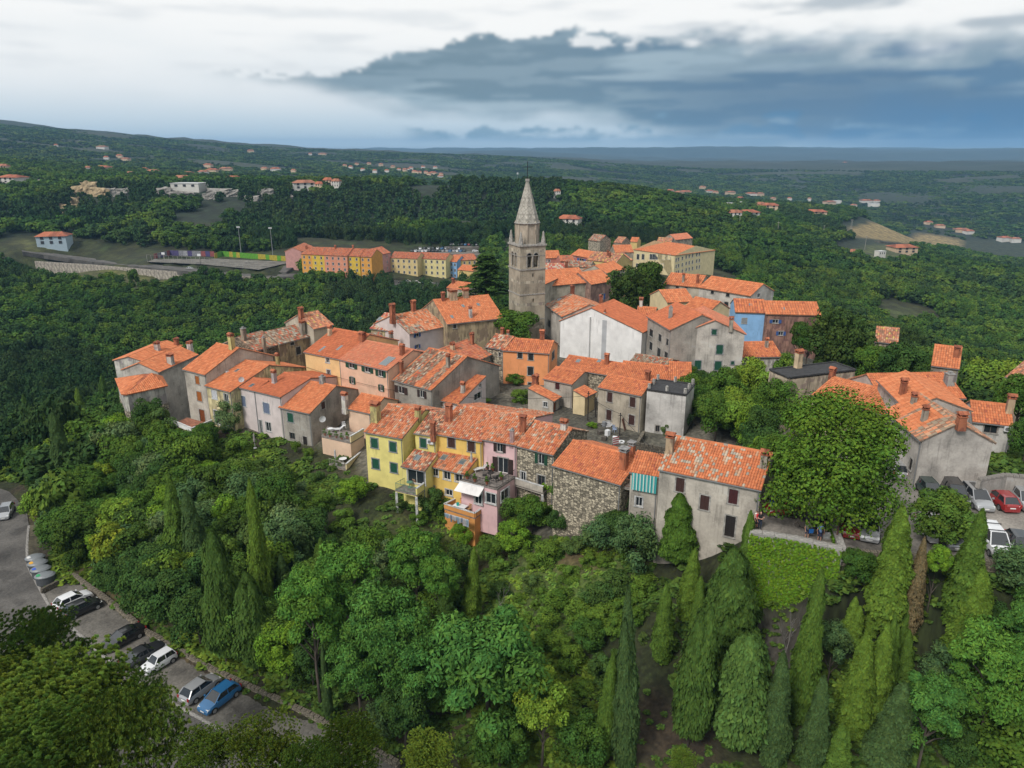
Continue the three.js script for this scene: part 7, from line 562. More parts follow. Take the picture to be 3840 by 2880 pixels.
// tufts of undergrowth over the slopes
{
  const r = rngOf(31), L = new Leaves(); for (let i = 0; i < 46; i++) { const a = r() * 6.28, q = Math.sqrt(r()) * 0.5; L.leaf(Math.cos(a) * q, 0.1 + 0.5 * r() * (1 - q), Math.sin(a) * q, (r() - 0.5) * 1.6, 1, (r() - 0.5) * 1.6, 0.2 + 0.16 * r(), 1.7, r() * 6.28, tone(r, 0.35, 0.15)); } const g = L.geo();
  const S = []; for (let i = 0; i < 60000 && S.length < 30000; i++) { const x = lerp(-95, 92, r()), z = lerp(-128, -30, r()), q = r(), q2 = r(), q3 = r(); if (Math.abs(Math.atan2(x, -z)) > 0.76) continue; let bad = false; for (const f of FLATS) if (sdPoly(x, z, f.p) < 0.9) bad = true; if (sdPoly(x, z, VILLAGE) < 0.2) bad = true; const n = fbm(x * 0.16, z * 0.16, 3, 95); if (bad || n + (q - 0.5) * 0.25 < (x > 15 && z > -66 ? 0.33 : 0.43)) continue; const bare = MEADOWS.slice(0, 4).concat(MEADOWS.slice(9)).some(([p], k) => (k === 2 || k > 3) && sdPoly(x, z, p) < 0 && q2 > 0.2); if (bare) continue; const lawn = MEADOWS.slice(0, 2).some(([p]) => sdPoly(x, z, p) < 0), s = lerp(0.6, 1.7, q2 * q2) * (lawn ? 0.6 : 1); S.push([x, land(x, z) - 0.05, z, s, s * lerp(0.5, 0.95, q3), q * 6.28, lerp(0.6, 1.35, q3) * (lawn ? 1.5 : 1), n]); }
  const m = new THREE.InstancedMesh(g, crownMat([1, 1, 1]), S.length), M = new THREE.Matrix4(), Q = new THREE.Quaternion(), up = V(0, 1, 0); S.forEach((s, i) => { m.setMatrixAt(i, M.compose(V(s[0], s[1], s[2]), Q.setFromAxisAngle(up, s[5]), V(s[3], s[4], s[3]))); const y = sstep(0.5, 0.7, s[7]); m.setColorAt(i, rgb(lerp(0.045, 0.075, y) * s[6], lerp(0.08, 0.115, y) * s[6], 0.024 * s[6])); });
  m.name = 'undergrowth'; m.castShadow = m.receiveShadow = true; tag(m, 'low green undergrowth and weeds covering the village slopes', 'undergrowth', null, 'stuff'); scene.add(m);
}
// ---------- cars ----------
const PAINT = { black: [0.012, 0.012, 0.014], charcoal: [0.045, 0.048, 0.052], white: [0.72, 0.73, 0.74], silver: [0.38, 0.39, 0.40], blue: [0.02, 0.13, 0.30], red: [0.28, 0.018, 0.02], dgreen: [0.02, 0.04, 0.035] };
const paintMat = {}; for (const k in PAINT) paintMat[k] = new THREE.MeshPhysicalMaterial({ color: rgb(...PAINT[k]), roughness: 0.38, metalness: k === 'silver' || k === 'charcoal' ? 0.45 : 0.05, clearcoat: 1, clearcoatRoughness: 0.06 });
const carGlass = new THREE.MeshPhysicalMaterial({ color: rgb(0.02, 0.024, 0.028), roughness: 0.04, clearcoat: 1 }), tyreM = mat([0.02, 0.02, 0.021], { r: 0.9 }), rimM = mat([0.42, 0.43, 0.44], { r: 0.35, m: 0.7 }), blackM = mat([0.02, 0.02, 0.02], { r: 0.6 }), lampM = new THREE.MeshPhysicalMaterial({ color: rgb(0.62, 0.63, 0.62), roughness: 0.1, clearcoat: 1 }), tailM = new THREE.MeshPhysicalMaterial({ color: rgb(0.30, 0.012, 0.012), roughness: 0.2, clearcoat: 1 }), plateM = mat([0.7, 0.7, 0.68]);
// stations along the car: x, floor, belt height, half width, bonnet crown; greenhouse: base x0 x3, roof x1 x2, roof height
const CARS_ = {
  hatch: { L: 4.0, W: 1.70, belt: [[-2.0, 0.78], [-1.9, 0.92], [-1.2, 0.95], [0.4, 0.92], [0.95, 0.90], [1.6, 0.78], [1.92, 0.66], [2.0, 0.52]], gh: [-1.86, -1.35, 0.25, 1.12, 1.46], wb: 1.24, r: 0.31 },
  boxy: { L: 3.4, W: 1.50, belt: [[-1.7, 0.84], [-1.66, 0.9], [-1.0, 0.9], [0.4, 0.88], [0.8, 0.86], [1.5, 0.80], [1.68, 0.76], [1.7, 0.55]], gh: [-1.62, -1.35, 0.3, 0.82, 1.43], wb: 1.08, r: 0.28 },
  sedan: { L: 4.5, W: 1.76, belt: [[-2.25, 0.72], [-2.2, 0.93], [-1.5, 0.97], [0.3, 0.92], [0.8, 0.90], [1.7, 0.80], [2.15, 0.68], [2.25, 0.5]], gh: [-1.72, -0.95, 0.15, 1.02, 1.39], wb: 1.36, r: 0.32 },
  wagon: { L: 4.4, W: 1.80, belt: [[-2.2, 0.8], [-2.12, 0.97], [-1.4, 0.99], [0.4, 0.96], [0.95, 0.94], [1.75, 0.82], [2.1, 0.68], [2.2, 0.5]], gh: [-2.06, -1.75, 0.3, 1.3, 1.55], wb: 1.36, r: 0.32 },
  van: { L: 4.3, W: 1.74, belt: [[-2.15, 0.9], [-2.13, 1.05], [-1.4, 1.06], [0.4, 1.04], [0.9, 1.0], [1.75, 0.86], [2.08, 0.72], [2.15, 0.5]], gh: [-2.1, -1.98, 0.35, 1.18, 1.82], wb: 1.33, r: 0.32 },
};
const carGeo = {};
function carParts(style) {
  if (carGeo[style]) return carGeo[style]; const S = CARS_[style], w = S.W / 2, out = {}, st = S.belt;
  const sec = (x, y) => { const k = 1 - 0.16 * Math.pow(Math.abs(x) / (S.L / 2), 4); return [V(x, 0.22, -w * 0.9 * k), V(x, 0.34, -w * k), V(x, Math.min(0.62, y - 0.06), -w * k), V(x, y, -w * 0.9 * k), V(x, y + 0.03, -w * 0.45 * k), V(x, y + 0.035, 0), V(x, y + 0.03, w * 0.45 * k), V(x, y, w * 0.9 * k), V(x, Math.min(0.62, y - 0.06), w * k), V(x, 0.34, w * k), V(x, 0.22, w * 0.9 * k)]; };
  const b = new Bag(); let fine = []; for (let i = 0; i < st.length - 1; i++) for (let q = 0; q < 3; q++) fine.push([lerp(st[i][0], st[i + 1][0], q / 3), lerp(st[i][1], st[i + 1][1], q / 3)]); fine.push(st[st.length - 1]);
  let prev = null; for (const [x, y] of fine) { const s = sec(x, y); if (prev) for (let k = 0; k < s.length; k++) { const j = (k + 1) % s.length; b.quad(prev[k], s[k], s[j], prev[j]); } else for (let k = 1; k < s.length - 1; k++) b.tri(s[0], s[k + 1], s[k]); prev = s; } for (let k = 1; k < prev.length - 1; k++) b.tri(prev[0], prev[k], prev[k + 1]);
  const [x0, x1, x2, x3, H] = S.gh, by = (x) => { for (let i = 0; i < st.length - 1; i++) if (x <= st[i + 1][0]) return lerp(st[i][1], st[i + 1][1], (x - st[i][0]) / (st[i + 1][0] - st[i][0])); return st[st.length - 1][1]; }, bw = w * 0.88, rw = w * 0.68;
  const BL = (x, z) => V(x, by(x) - 0.02, z), RL = (x, z) => V(x, H - 0.03, z), RC = (x, z) => V(x, H, z * 0.5);
  // roof panel with pillars
  b.quad(RL(x1, -rw), RC(x1, -rw), RC(x2, -rw), RL(x2, -rw)); b.quad(RC(x1, -rw), RC(x1, rw), RC(x2, rw), RC(x2, -rw)); b.quad(RC(x1, rw), RL(x1, rw), RL(x2, rw), RC(x2, rw));
  const pil = (p, q, t = 0.07) => b.bar(p, q, t, 0.06); for (const z of [-1, 1]) { pil(BL(x3, z * bw), RL(x2, z * rw)); pil(BL(x0, z * bw), RL(x1, z * rw), 0.11); const xm = (x1 + x2) / 2 + 0.05; pil(BL(xm, z * bw), RL(xm, z * rw), 0.07); pil(RL(x1, z * rw), RL(x2, z * rw), 0.06); if (style === 'van') b.hexa([BL(x0, z * bw * 1.0), BL(xm - 0.2, z * bw), BL(xm - 0.2, z * bw * 0.97), BL(x0, z * bw * 0.97)], [RL(x1, z * rw * 1.02), RL(xm - 0.2, z * rw * 1.02), RL(xm - 0.2, z * rw), RL(x1, z * rw)]); }
  out.body = b.geo(); const quadGeo = (...q) => { const g = new Bag(); g.quad(...q); return g.geo(); }, i = 0.98;
  out.windscreen = quadGeo(BL(x3, -bw * i), BL(x3, bw * i), RL(x2, rw * i), RL(x2, -rw * i)); out.rear = quadGeo(BL(x0, bw * i), BL(x0, -bw * i), RL(x1, -rw * i), RL(x1, rw * i));
  out.side = [-1, 1].map((z) => quadGeo(BL(x0, z * bw * i), BL(x3, z * bw * i), RL(x2, z * rw * i), RL(x1, z * rw * i)));
  const wh = new Bag(); const ringZ = (r, z) => Array.from({ length: 14 }, (_, k) => V(Math.cos(k / 14 * 6.283) * r, Math.sin(k / 14 * 6.283) * r, z)); const R = S.r; const rr = [ringZ(R * 0.66, 0.1), ringZ(R * 0.97, 0.1), ringZ(R, 0.06), ringZ(R, -0.06), ringZ(R * 0.97, -0.1), ringZ(R * 0.66, -0.1)]; for (let q = 0; q < 5; q++) for (let k = 0; k < 14; k++) wh.quad(rr[q][k], rr[q][(k + 1) % 14], rr[q + 1][(k + 1) % 14], rr[q + 1][k]); out.tyre = wh.geo();
  const ri = new Bag(); for (const z of [0.085, -0.085]) { const c = V(0, 0, z), a = ringZ(R * 0.67, z); for (let k = 0; k < 14; k++) ri.tri(c, a[k], a[(k + 1) % 14]); } out.rim = ri.geo();
  const ar = new Bag(); for (const z of [-1, 1]) for (const x of [-S.wb, S.wb * 1.04]) { const c = V(x, 0.3, z * (w + 0.004)), a = Array.from({ length: 13 }, (_, k) => V(x + Math.cos(k / 12 * Math.PI) * (R + 0.07), 0.28 + Math.sin(k / 12 * Math.PI) * (R + 0.07), z * (w + 0.004))); for (let k = 0; k < 12; k++) ar.tri(c, a[k], a[k + 1]); } ar.box(S.L / 2 - 0.06, 0.36, 0, 0.1, 0.14, w * 1.1); out.arch = ar.geo();
  const lg = new Bag(); lg.hexa([V(-0.16, -0.07, 0.22), V(0.12, -0.07, 0.16), V(0.12, -0.07, -0.16), V(-0.16, -0.07, -0.2)], [V(-0.22, 0.08, 0.2), V(0.04, 0.07, 0.14), V(0.04, 0.07, -0.16), V(-0.22, 0.08, -0.18)]); out.lamp = lg.geo(); const tg = new Bag(); tg.box(0, -0.16, 0, 0.08, 0.32, 0.22); out.tail = tg.geo(); const pg = new Bag(); pg.box(0, 0, 0, 0.02, 0.11, 0.5); out.plate = pg.geo(); const mg = new Bag(); mg.box(0, 0, 0, 0.12, 0.13, 0.2); out.mirror = mg.geo(); return carGeo[style] = out;
}
function car(style, paint, label, x, y, z, turn, group, small) {
  const S = CARS_[style], G = carParts(style), w = S.W / 2, g = thing(style === 'van' ? 'delivery_van' : 'parked_car', label, style === 'van' ? 'van' : 'car', group, [x, y, z], turn), pm = paintMat[paint], add = (geo, name, m, px = 0, py = 0, pz = 0, parent = g) => { const o = new THREE.Mesh(geo, m); o.name = name; o.position.set(px, py, pz); o.castShadow = o.receiveShadow = true; parent.add(o); return o; };
  add(G.body, 'body', pm); add(G.windscreen, 'windscreen', carGlass); add(G.rear, 'rear_window', style === 'van' ? pm : carGlass); for (const s of G.side) add(s, 'side_window', carGlass);
  add(G.arch, 'wheel_arch', blackM); for (const i of [-1, 1]) for (const q of [-S.wb, S.wb * 1.04]) { const t = add(G.tyre, 'wheel', tyreM, q, S.r, i * (w - 0.08)); add(G.rim, 'rim', rimM, 0, 0, i * 0.02, t); }
  if (small) return g;
  for (const i of [-1, 1]) { add(G.lamp, 'headlight', lampM, S.L / 2 - 0.16, 0.64, i * w * 0.66); add(G.tail, 'tail_light', tailM, -S.L / 2 + 0.03, 0.82, i * w * 0.8); add(G.mirror, 'mirror', pm, S.gh[3] - 0.25, S.belt[3][1] + 0.05, i * (w + 0.06)); }
  add(G.plate, 'number_plate', plateM, -S.L / 2 - 0.01, 0.55, 0); add(G.plate, 'number_plate', plateM, S.L / 2 + 0.005, 0.36, 0);
  if (style === 'van') for (const q of [-1.2, 0.1]) { const b = new Bag(); b.box(q, 1.86, 0, 0.06, 0.05, 1.5); b.box(q, 1.78, -0.7, 0.05, 0.1, 0.05); b.box(q, 1.78, 0.7, 0.05, 0.1, 0.05); b.mesh('roof_bar', blackM, g); }
  if (/panoramic/.test(label)) { const b = new Bag(), [x0, x1, x2, x3, H] = S.gh; b.quad(V(x1 + 0.3, H + 0.006, -w * 0.33), V(x1 + 0.3, H + 0.006, w * 0.33), V(x2 - 0.05, H + 0.006, w * 0.33), V(x2 - 0.05, H + 0.006, -w * 0.33)); b.mesh('glass_roof', carGlass, g); }
  return g;
}
for (const c of [["sedan","black","black sedan with silver wheels alone in the lower parking row",-41.69,-10.46,-66.6,-2.174],["sedan","charcoal","dark charcoal coupe tight beside the old white hatchback",-38.15,-10.46,-63.9,.981],["boxy","white","small boxy old white hatchback in the lower parking lot",-36.06,-10.46,-62.71,-2.135],["hatch","silver","silver grey hatchback beside the blue car",-30.25,-10.46,-58.9,1.074],["hatch","blue","bright blue hatchback at the end of the lower parking row",-27.92,-10.46,-57.62,-2.089],["hatch","white","white three door hatchback beside the recycling bins wall",-50.93,-10.46,-73.47,.975],["hatch","black","small black hatchback beside the white three door car",-49,-10.46,-71.99,.891],["hatch","silver","silver car driving round the bend of the lower road",-73.06,-10.49,-95.33,-1.193],["hatch","dgreen","dark green car parked first below the bare gable wall",41.62,7.01,-66.49,-1.688],["wagon","black","black car with grey bonnet below the bare gable wall",43.8,7.01,-65.92,-1.811],["wagon","silver","silver estate car with panoramic black roof",45.28,7.01,-64.78,-1.723],["hatch","red","dark red hatchback with its rear to the square",47.48,7.01,-64.38,1.47],["wagon","silver","silver car beside the dark red hatchback",49.69,7.01,-64.43,-1.8],["hatch","white","white car half hidden under the ash tree",37.47,7.01,-58.61,-1.771],["hatch","silver","pale car behind the cypress on the square",38.49,7.01,-57.38,-1.775],["van","white","white delivery van with roof bars on the square",41.58,7.01,-56.09,-1.791],["hatch","charcoal","dark grey hatchback beside the white delivery van",43.61,7.01,-55.68,-1.86],["wagon","silver","silver estate car parked beside the notice board",32.05,7.01,-58.92,-1.963],["hatch","red","red car squeezed behind the terrace parapet",30.6,7.01,-59.39,-1.919],["hatch","red","bright red car parked in the shade of the lime tree",25.97,7.01,-62.71,-3.017],["hatch","silver","silver car in the lane beside the lime tree",40.99,7.01,-71.63,1.282]]) car(...c); const FARL = [["car in the upper rows of the distant car park","cars in the distant car park"],["car in the lower rows of the distant car park","cars in the lower rows of the distant car park"],["car parked near the trees of the distant car park","cars near the car park trees"],["black car in front of the salmon apartment bay",""],["dark blue car on the street below the orange corner block",""],["dark car between the orange and cream apartment blocks",""],["black car on the street edge below the cream block",""],["silver car behind the white van on the square",""],["large white van parked on the square",""],["blue car in front of the white van on the square",""],["white car at the end of the square parking",""],["white car crossing the distant car park",""],["white car driving on the road across the valley",""]]; for (const [s, p, l, x, y, z, t] of [["hatch","silver",0,-39.4,-19.8,-480.2,1.2],["hatch","white",0,-37.1,-19.8,-480.4,1.43],["hatch","silver",0,-34.7,-19.9,-480.6,1.36],["hatch","charcoal",0,-32.3,-19.9,-480.8,1.38],["hatch","blue",0,-29.9,-19.9,-480.9,1.38],["hatch","red",0,-27.5,-19.9,-481,1.33],["hatch","white",0,-25.2,-19.9,-481.1,1.42],["hatch","white",0,-22.8,-19.9,-481.2,1.37],["hatch","red",0,-20.4,-19.9,-481.3,1.35],["hatch","red",0,-18,-19.9,-481.3,1.32],["hatch","white",0,-15.6,-19.9,-481.3,1.44],["hatch","dgreen",0,-13.2,-19.9,-481.3,1.38],["hatch","blue",0,-10.8,-19.9,-481.3,1.38],["hatch","blue",0,-8.4,-19.9,-481.2,1.4],["hatch","white",0,-6,-19.9,-481.2,1.44],["hatch","dgreen",1,-62.3,-21.7,-463.1,1.36],["hatch","white",1,-60.1,-21.8,-463.6,1.44],["hatch","silver",1,-58,-21.8,-464.1,1.55],["hatch","white",1,-55.9,-21.9,-464.5,1.38],["hatch","white",1,-53.8,-21.9,-465,1.48],["hatch","charcoal",1,-51.6,-22,-465.4,1.32],["hatch","black",1,-49.5,-22.1,-465.8,1.38],["hatch","charcoal",1,-47.3,-22.1,-466.1,1.45],["hatch","dgreen",1,-45.2,-22.1,-466.5,1.41],["hatch","silver",1,-43,-22.2,-466.8,1.17],["hatch","silver",1,-40.9,-22.2,-467.1,1.48],["hatch","blue",1,-38.7,-22.3,-467.3,1.27],["hatch","silver",1,-36.5,-22.3,-467.5,1.42],["hatch","white",1,-34.3,-22.3,-467.7,1.36],["hatch","blue",1,-32.1,-22.3,-467.9,1.31],["hatch","dgreen",1,-30,-22.3,-468,1.4],["hatch","white",1,-57.9,-21,-469.3,1.51],["hatch","charcoal",1,-55.2,-21,-469.8,1.42],["hatch","silver",1,-52.5,-21.1,-470.3,1.49],["hatch","black",1,-49.8,-21.1,-470.7,1.33],["hatch","white",1,-47,-21.2,-471.1,1.45],["hatch","blue",1,-44.3,-21.2,-471.5,1.38],["hatch","silver",1,-41.6,-21.3,-471.8,1.34],["hatch","black",1,-38.8,-21.3,-472.1,1.2],["hatch","black",1,-36.1,-21.4,-472.4,1.46],["hatch","white",1,-33.3,-21.4,-472.6,1.27],["hatch","white",2,-11.1,-22.1,-468.9,1.2],["hatch","black",2,-9,-22,-468.7,1.26],["hatch","charcoal",2,-6.6,-22,-468.4,1.04],["hatch","silver",2,-4.2,-22,-468.2,1.26],["hatch","black",3,-96.8,-25.9,-396.7,.19],["hatch","blue",4,-78.6,-27.3,-393.4,-.07],["hatch","charcoal",5,-69.2,-28.1,-398.1,.06],["sedan","black",6,-59.3,-29.5,-394.4,.13],["hatch","silver",7,-56.8,-29.5,-397.7,.05],["van","white",8,-51.5,-30,-394.9,.23],["hatch","blue",9,-47.1,-30,-398.1,.0],["hatch","white",10,-44.9,-30.1,-396.8,.13],["hatch","white",11,-23.1,-22.4,-468.1,.02],["hatch","white",12,-179.9,-24.6,-410.6,-.04]]) car(s, p, FARL[l][0], x, y, z, t, FARL[l][1] || undefined, true);
// ---------- people ----------
function person(x, y, z, face, o) {
  // joints in metres for a 1.72 m figure facing +z; limbs are tapered capsules joined smoothly
  const h = o.h ?? 1.72, k = h / 1.72, a = o.arms ?? [[0.3, 1.12, 0.06, 0.26, 0.86, 0.14], [-0.3, 1.12, 0.06, -0.26, 0.86, 0.14]], B = [];
  const bone = (p, q, r0, r1, part) => B.push([p, q, r0, r1, part]);
  bone([0, 0.94, 0], [0, 1.2, 0.01], 0.135, 0.125, 'top'); bone([0, 1.2, 0.01], [0, 1.38, 0], 0.13, 0.13, 'top'); bone([-0.14, 1.4, 0], [0.14, 1.4, 0], 0.07, 0.07, 'top'); bone([-0.08, 0.92, 0], [0.08, 0.92, 0], 0.12, 0.12, 'low');
  bone([0, 1.42, 0], [0, 1.52, 0.015], 0.05, 0.048, 'skin');
  for (const s of [1, -1]) { const st = (o.stride ?? 0.05) * s; bone([0.09 * s, 0.88, 0], [0.1 * s, 0.49, st * 0.6 + 0.02], 0.085, 0.058, 'low'); bone([0.1 * s, 0.49, st * 0.6 + 0.02], [0.1 * s, 0.09, st], 0.055, 0.036, o.long ? 'low' : 'skin'); bone([0.1 * s, 0.05, st - 0.04], [0.11 * s, 0.04, st + 0.14], 0.042, 0.034, 'shoe'); }
  a.forEach((q, i) => { const s = i ? -1 : 1, sh = [0.185 * s, 1.39, 0], el = q.slice(0, 3), wr = q.slice(3); bone(sh, [lerp(sh[0], el[0], 0.55), lerp(sh[1], el[1], 0.55), lerp(0, el[2], 0.55)], 0.056, 0.047, o.sleeveless ? 'skin' : 'top'); bone([lerp(sh[0], el[0], 0.55), lerp(sh[1], el[1], 0.55), lerp(0, el[2], 0.55)], el, 0.045, 0.04, 'skin'); bone(el, wr, 0.04, 0.028, 'skin'); const d = V(wr[0] - el[0], wr[1] - el[1], wr[2] - el[2]).normalize(); const pm = [wr[0] + d.x * 0.05, wr[1] + d.y * 0.05, wr[2] + d.z * 0.05]; bone(wr, pm, 0.03, 0.034, 'skin'); for (let f = 0; f < 5; f++) { const off = (f - 1.8) * 0.017, len = f === 4 ? 0.05 : [0.075, 0.085, 0.08, 0.065][f]; bone([pm[0] + off * 0.4, pm[1], pm[2] + off], [pm[0] + d.x * len + off * 0.5, pm[1] + d.y * len, pm[2] + d.z * len + off * 1.4 + 0.01], 0.0095, 0.008, 'skin'); } });
  const hd = [0, 1.625, 0.02];
  const C = { top: o.top, low: o.low, skin: [0.48, 0.27, 0.19], shoe: [0.08, 0.07, 0.065], hair: o.hair ?? [0.05, 0.03, 0.02] };
  const N = 58, mc = new MarchingCubes(N, new THREE.MeshBasicMaterial(), false, true, 90000); mc.isolation = 0; const half = 0.93, cy = 0.87; const dist = (px, py, pz) => { let d = 9, best = 9, part = 'top'; for (const [p, q, r0, r1, pt] of B) { const ax = q[0] - p[0], ay = q[1] - p[1], az = q[2] - p[2], L = ax * ax + ay * ay + az * az || 1, t = cl(((px - p[0]) * ax + (py - p[1]) * ay + (pz - p[2]) * az) / L), e = Math.hypot(px - p[0] - ax * t, py - p[1] - ay * t, pz - p[2] - az * t) - lerp(r0, r1, t); if (e < best) { best = e; part = pt; } const kk = 0.035, hh = Math.max(kk - Math.abs(d - e), 0) / kk; d = Math.min(d, e) - hh * hh * kk * 0.25; } const e = Math.hypot((px - hd[0]) / 0.078, (py - hd[1]) / 0.112, (pz - hd[2]) / 0.094) - 1, eh = e * 0.08; if (eh < best) part = py > 1.66 || (pz < 0.0 && py > (o.longHair ? 1.45 : 1.58)) ? 'hair' : 'skin'; let q = Math.min(d, eh); const nose = Math.hypot(px, py - 1.61, pz - 0.118) - 0.015; for (const s of [-1, 1]) { q = Math.min(q, Math.hypot(px - s * 0.078, py - 1.62, pz - 0.01) - 0.02); } q = Math.min(q, nose); return [q, part]; };
  for (let zz = 0; zz < N; zz++) for (let yy = 0; yy < N; yy++) for (let xx = 0; xx < N; xx++) { const f = (v) => ((v - N / 2) / (N / 2)) * half; const px = f(xx) , py = f(yy) + cy, pz = f(zz); mc.field[xx + yy * N + zz * N * N] = Math.abs(px) > 0.55 || Math.abs(pz) > 0.55 ? -1 : -dist(px, py, pz)[0]; }
  mc.update(); const n = mc.count, pos = new Float32Array(n * 3), nor = mc.normalArray.slice(0, n * 3), col = new Float32Array(n * 3); for (let i = 0; i < n; i++) { const px = mc.positionArray[i * 3] * half, py = mc.positionArray[i * 3 + 1] * half + cy, pz = mc.positionArray[i * 3 + 2] * half; pos[i * 3] = px * k; pos[i * 3 + 1] = py * k; pos[i * 3 + 2] = pz * k; const c = C[dist(px, py, pz)[1]]; let dk = 1; col[i * 3] = c[0] * dk; col[i * 3 + 1] = c[1] * dk; col[i * 3 + 2] = c[2] * dk; }
  const g = new THREE.BufferGeometry(); g.setAttribute('position', new THREE.BufferAttribute(pos, 3)); g.setAttribute('normal', new THREE.BufferAttribute(nor, 3)); g.setAttribute('color', new THREE.BufferAttribute(col, 3)); g.computeVertexNormals();
  const t = thing('person', o.label, 'person', null, [x, y, z], face), m = new THREE.Mesh(g, personMat); m.name = 'body'; m.castShadow = m.receiveShadow = true; t.add(m);
  const e = new Bag(); for (const s of [-1, 1]) e.lathe(s * 0.03 * k, 0.108 * k, [[0.001, 1.645 * k], [0.008, 1.638 * k], [0.001, 1.63 * k]], 6); e.mesh('eyes', mat([0.03, 0.025, 0.02]), t); const mo = new Bag(); mo.box(0, 1.568 * k, 0.1 * k, 0.042, 0.01, 0.02); mo.mesh('mouth', mat([0.32, 0.11, 0.1]), t);
  return t;
}
const personMat = new THREE.MeshStandardMaterial({ vertexColors: true, roughness: 0.85 });
const PT = [{p1:[22.23,7.02,-59.95],p2:[22.28,7.02,-59.78],p3:[22.5,7.02,-59.61],p4:[24.48,7.02,-62.38],p5:[24.41,7.02,-62.44],p6:[26.14,7.02,-57.93],p7:[27.08,7.02,-57.46],p8:[27.58,7.02,-57.98],cannonA:[26.03,7.02,-60.86],cannonB:[27.61,7.02,-59.06],sign:[30.46,7.02,-58.2],pole:[28.39,7.02,-57.09],stone:[27.93,7.02,-57.98],fence0:[24.74,7.02,-62.15],fence1:[29.21,7.02,-60.17],bin0:[-60.35,-10.45,-81.8],bin1:[-59.24,-10.45,-80.52],bin2:[-58.02,-10.45,-79.13],bin3:[-56.64,-10.45,-77.7],lounger:[-3.98,2.2,-82.84],parasolA:[-4.97,2.2,-82.66],parasolP:[-4.33,2.2,-82.31],pot0:[-2.99,2.2,-83.2],pot1:[-2.38,2.2,-82.75],pot2:[-4.42,2.2,-79.75],pot3:[-5.36,2.2,-80.5],pot4:[-2.96,2.2,-79.01],pot5:[-1.27,2.2,-80.25],pot6:[-1.34,2.2,-80.08],chair0:[-3.27,2.2,-80.59],chair1:[-2.69,2.2,-81.96],chair2:[-1.91,2.2,-79.75],gtable:[-2.58,2.2,-80.59],otable:[-6.21,-1.58,-79.49],ochair0:[-5.19,-1.58,-79.34],ochair1:[-5.94,-1.58,-80.9],line0:[-7.84,-1.6,-78.99],line1:[-4.93,-1.6,-77.27],ppot0:[-26.98,.52,-98.67],ppot1:[-26.07,.52,-97.97],ppot2:[-25.11,.52,-97.74],ppot3:[-24.19,.52,-97.06],ppot4:[-23.51,.52,-97.52],pchair:[-24.86,.52,-101.55],ptable:[-26.42,.52,-99.61],plounger:[-25.64,.52,-100.45],pdish:[-27.98,1.5,-101.47],pparasol:[-24.72,-2.28,-94.76],prtable:[-23.8,-2.28,-95.18],ytable:[-12.56,.34,-82.01],ychair:[-11.88,.34,-82.52],gparasol:[-38.04,-2.3,-100.69],gbench:[-38.61,-2.3,-104.48],rubble:[-36.86,-5.43,-89.38],lamp:[43.68,9.6,-71.19],dish1:[-42.22,5.14,-109.26],dish2:[12.66,4.2,-102.85],utility0:[11.23,1.8,-102.13],utility1:[15.09,1.8,-95.96],utility2:[12.53,1.8,-103.58],junk0:[13.42,1.75,-96.09],junk1:[12.77,1.75,-94.65],junk2:[14.6,1.75,-97.38],junk3:[16.14,1.75,-98.52],junk4:[13.32,1.75,-99.28],junk5:[14.12,1.75,-100.06],junk6:[12.48,1.75,-96.82],junk7:[14.1,1.75,-93.59],junk8:[14.98,1.75,-93.24],mast0:[-258.2,-19.96,-1292.82],mast1:[-237.24,-21.6,-1362.82],mast2:[13.01,-34.32,-1783.16],mast3:[-247.53,-20.85,-1328.78],ppole0:[182.35,-23.05,-599.88],ppole1:[220.89,-30.88,-620.2],ppole2:[295.21,-42.38,-706.6],ppole3:[402.09,-52.95,-884.34],ppole4:[331.95,-50.93,-696.92],ppole5:[398.25,-52.34,-878.58],flag:[14.03,1.8,-92.09]}][0];
const at = (k, dy = 0) => V(PT[k][0], PT[k][1] + dy, PT[k][2]);
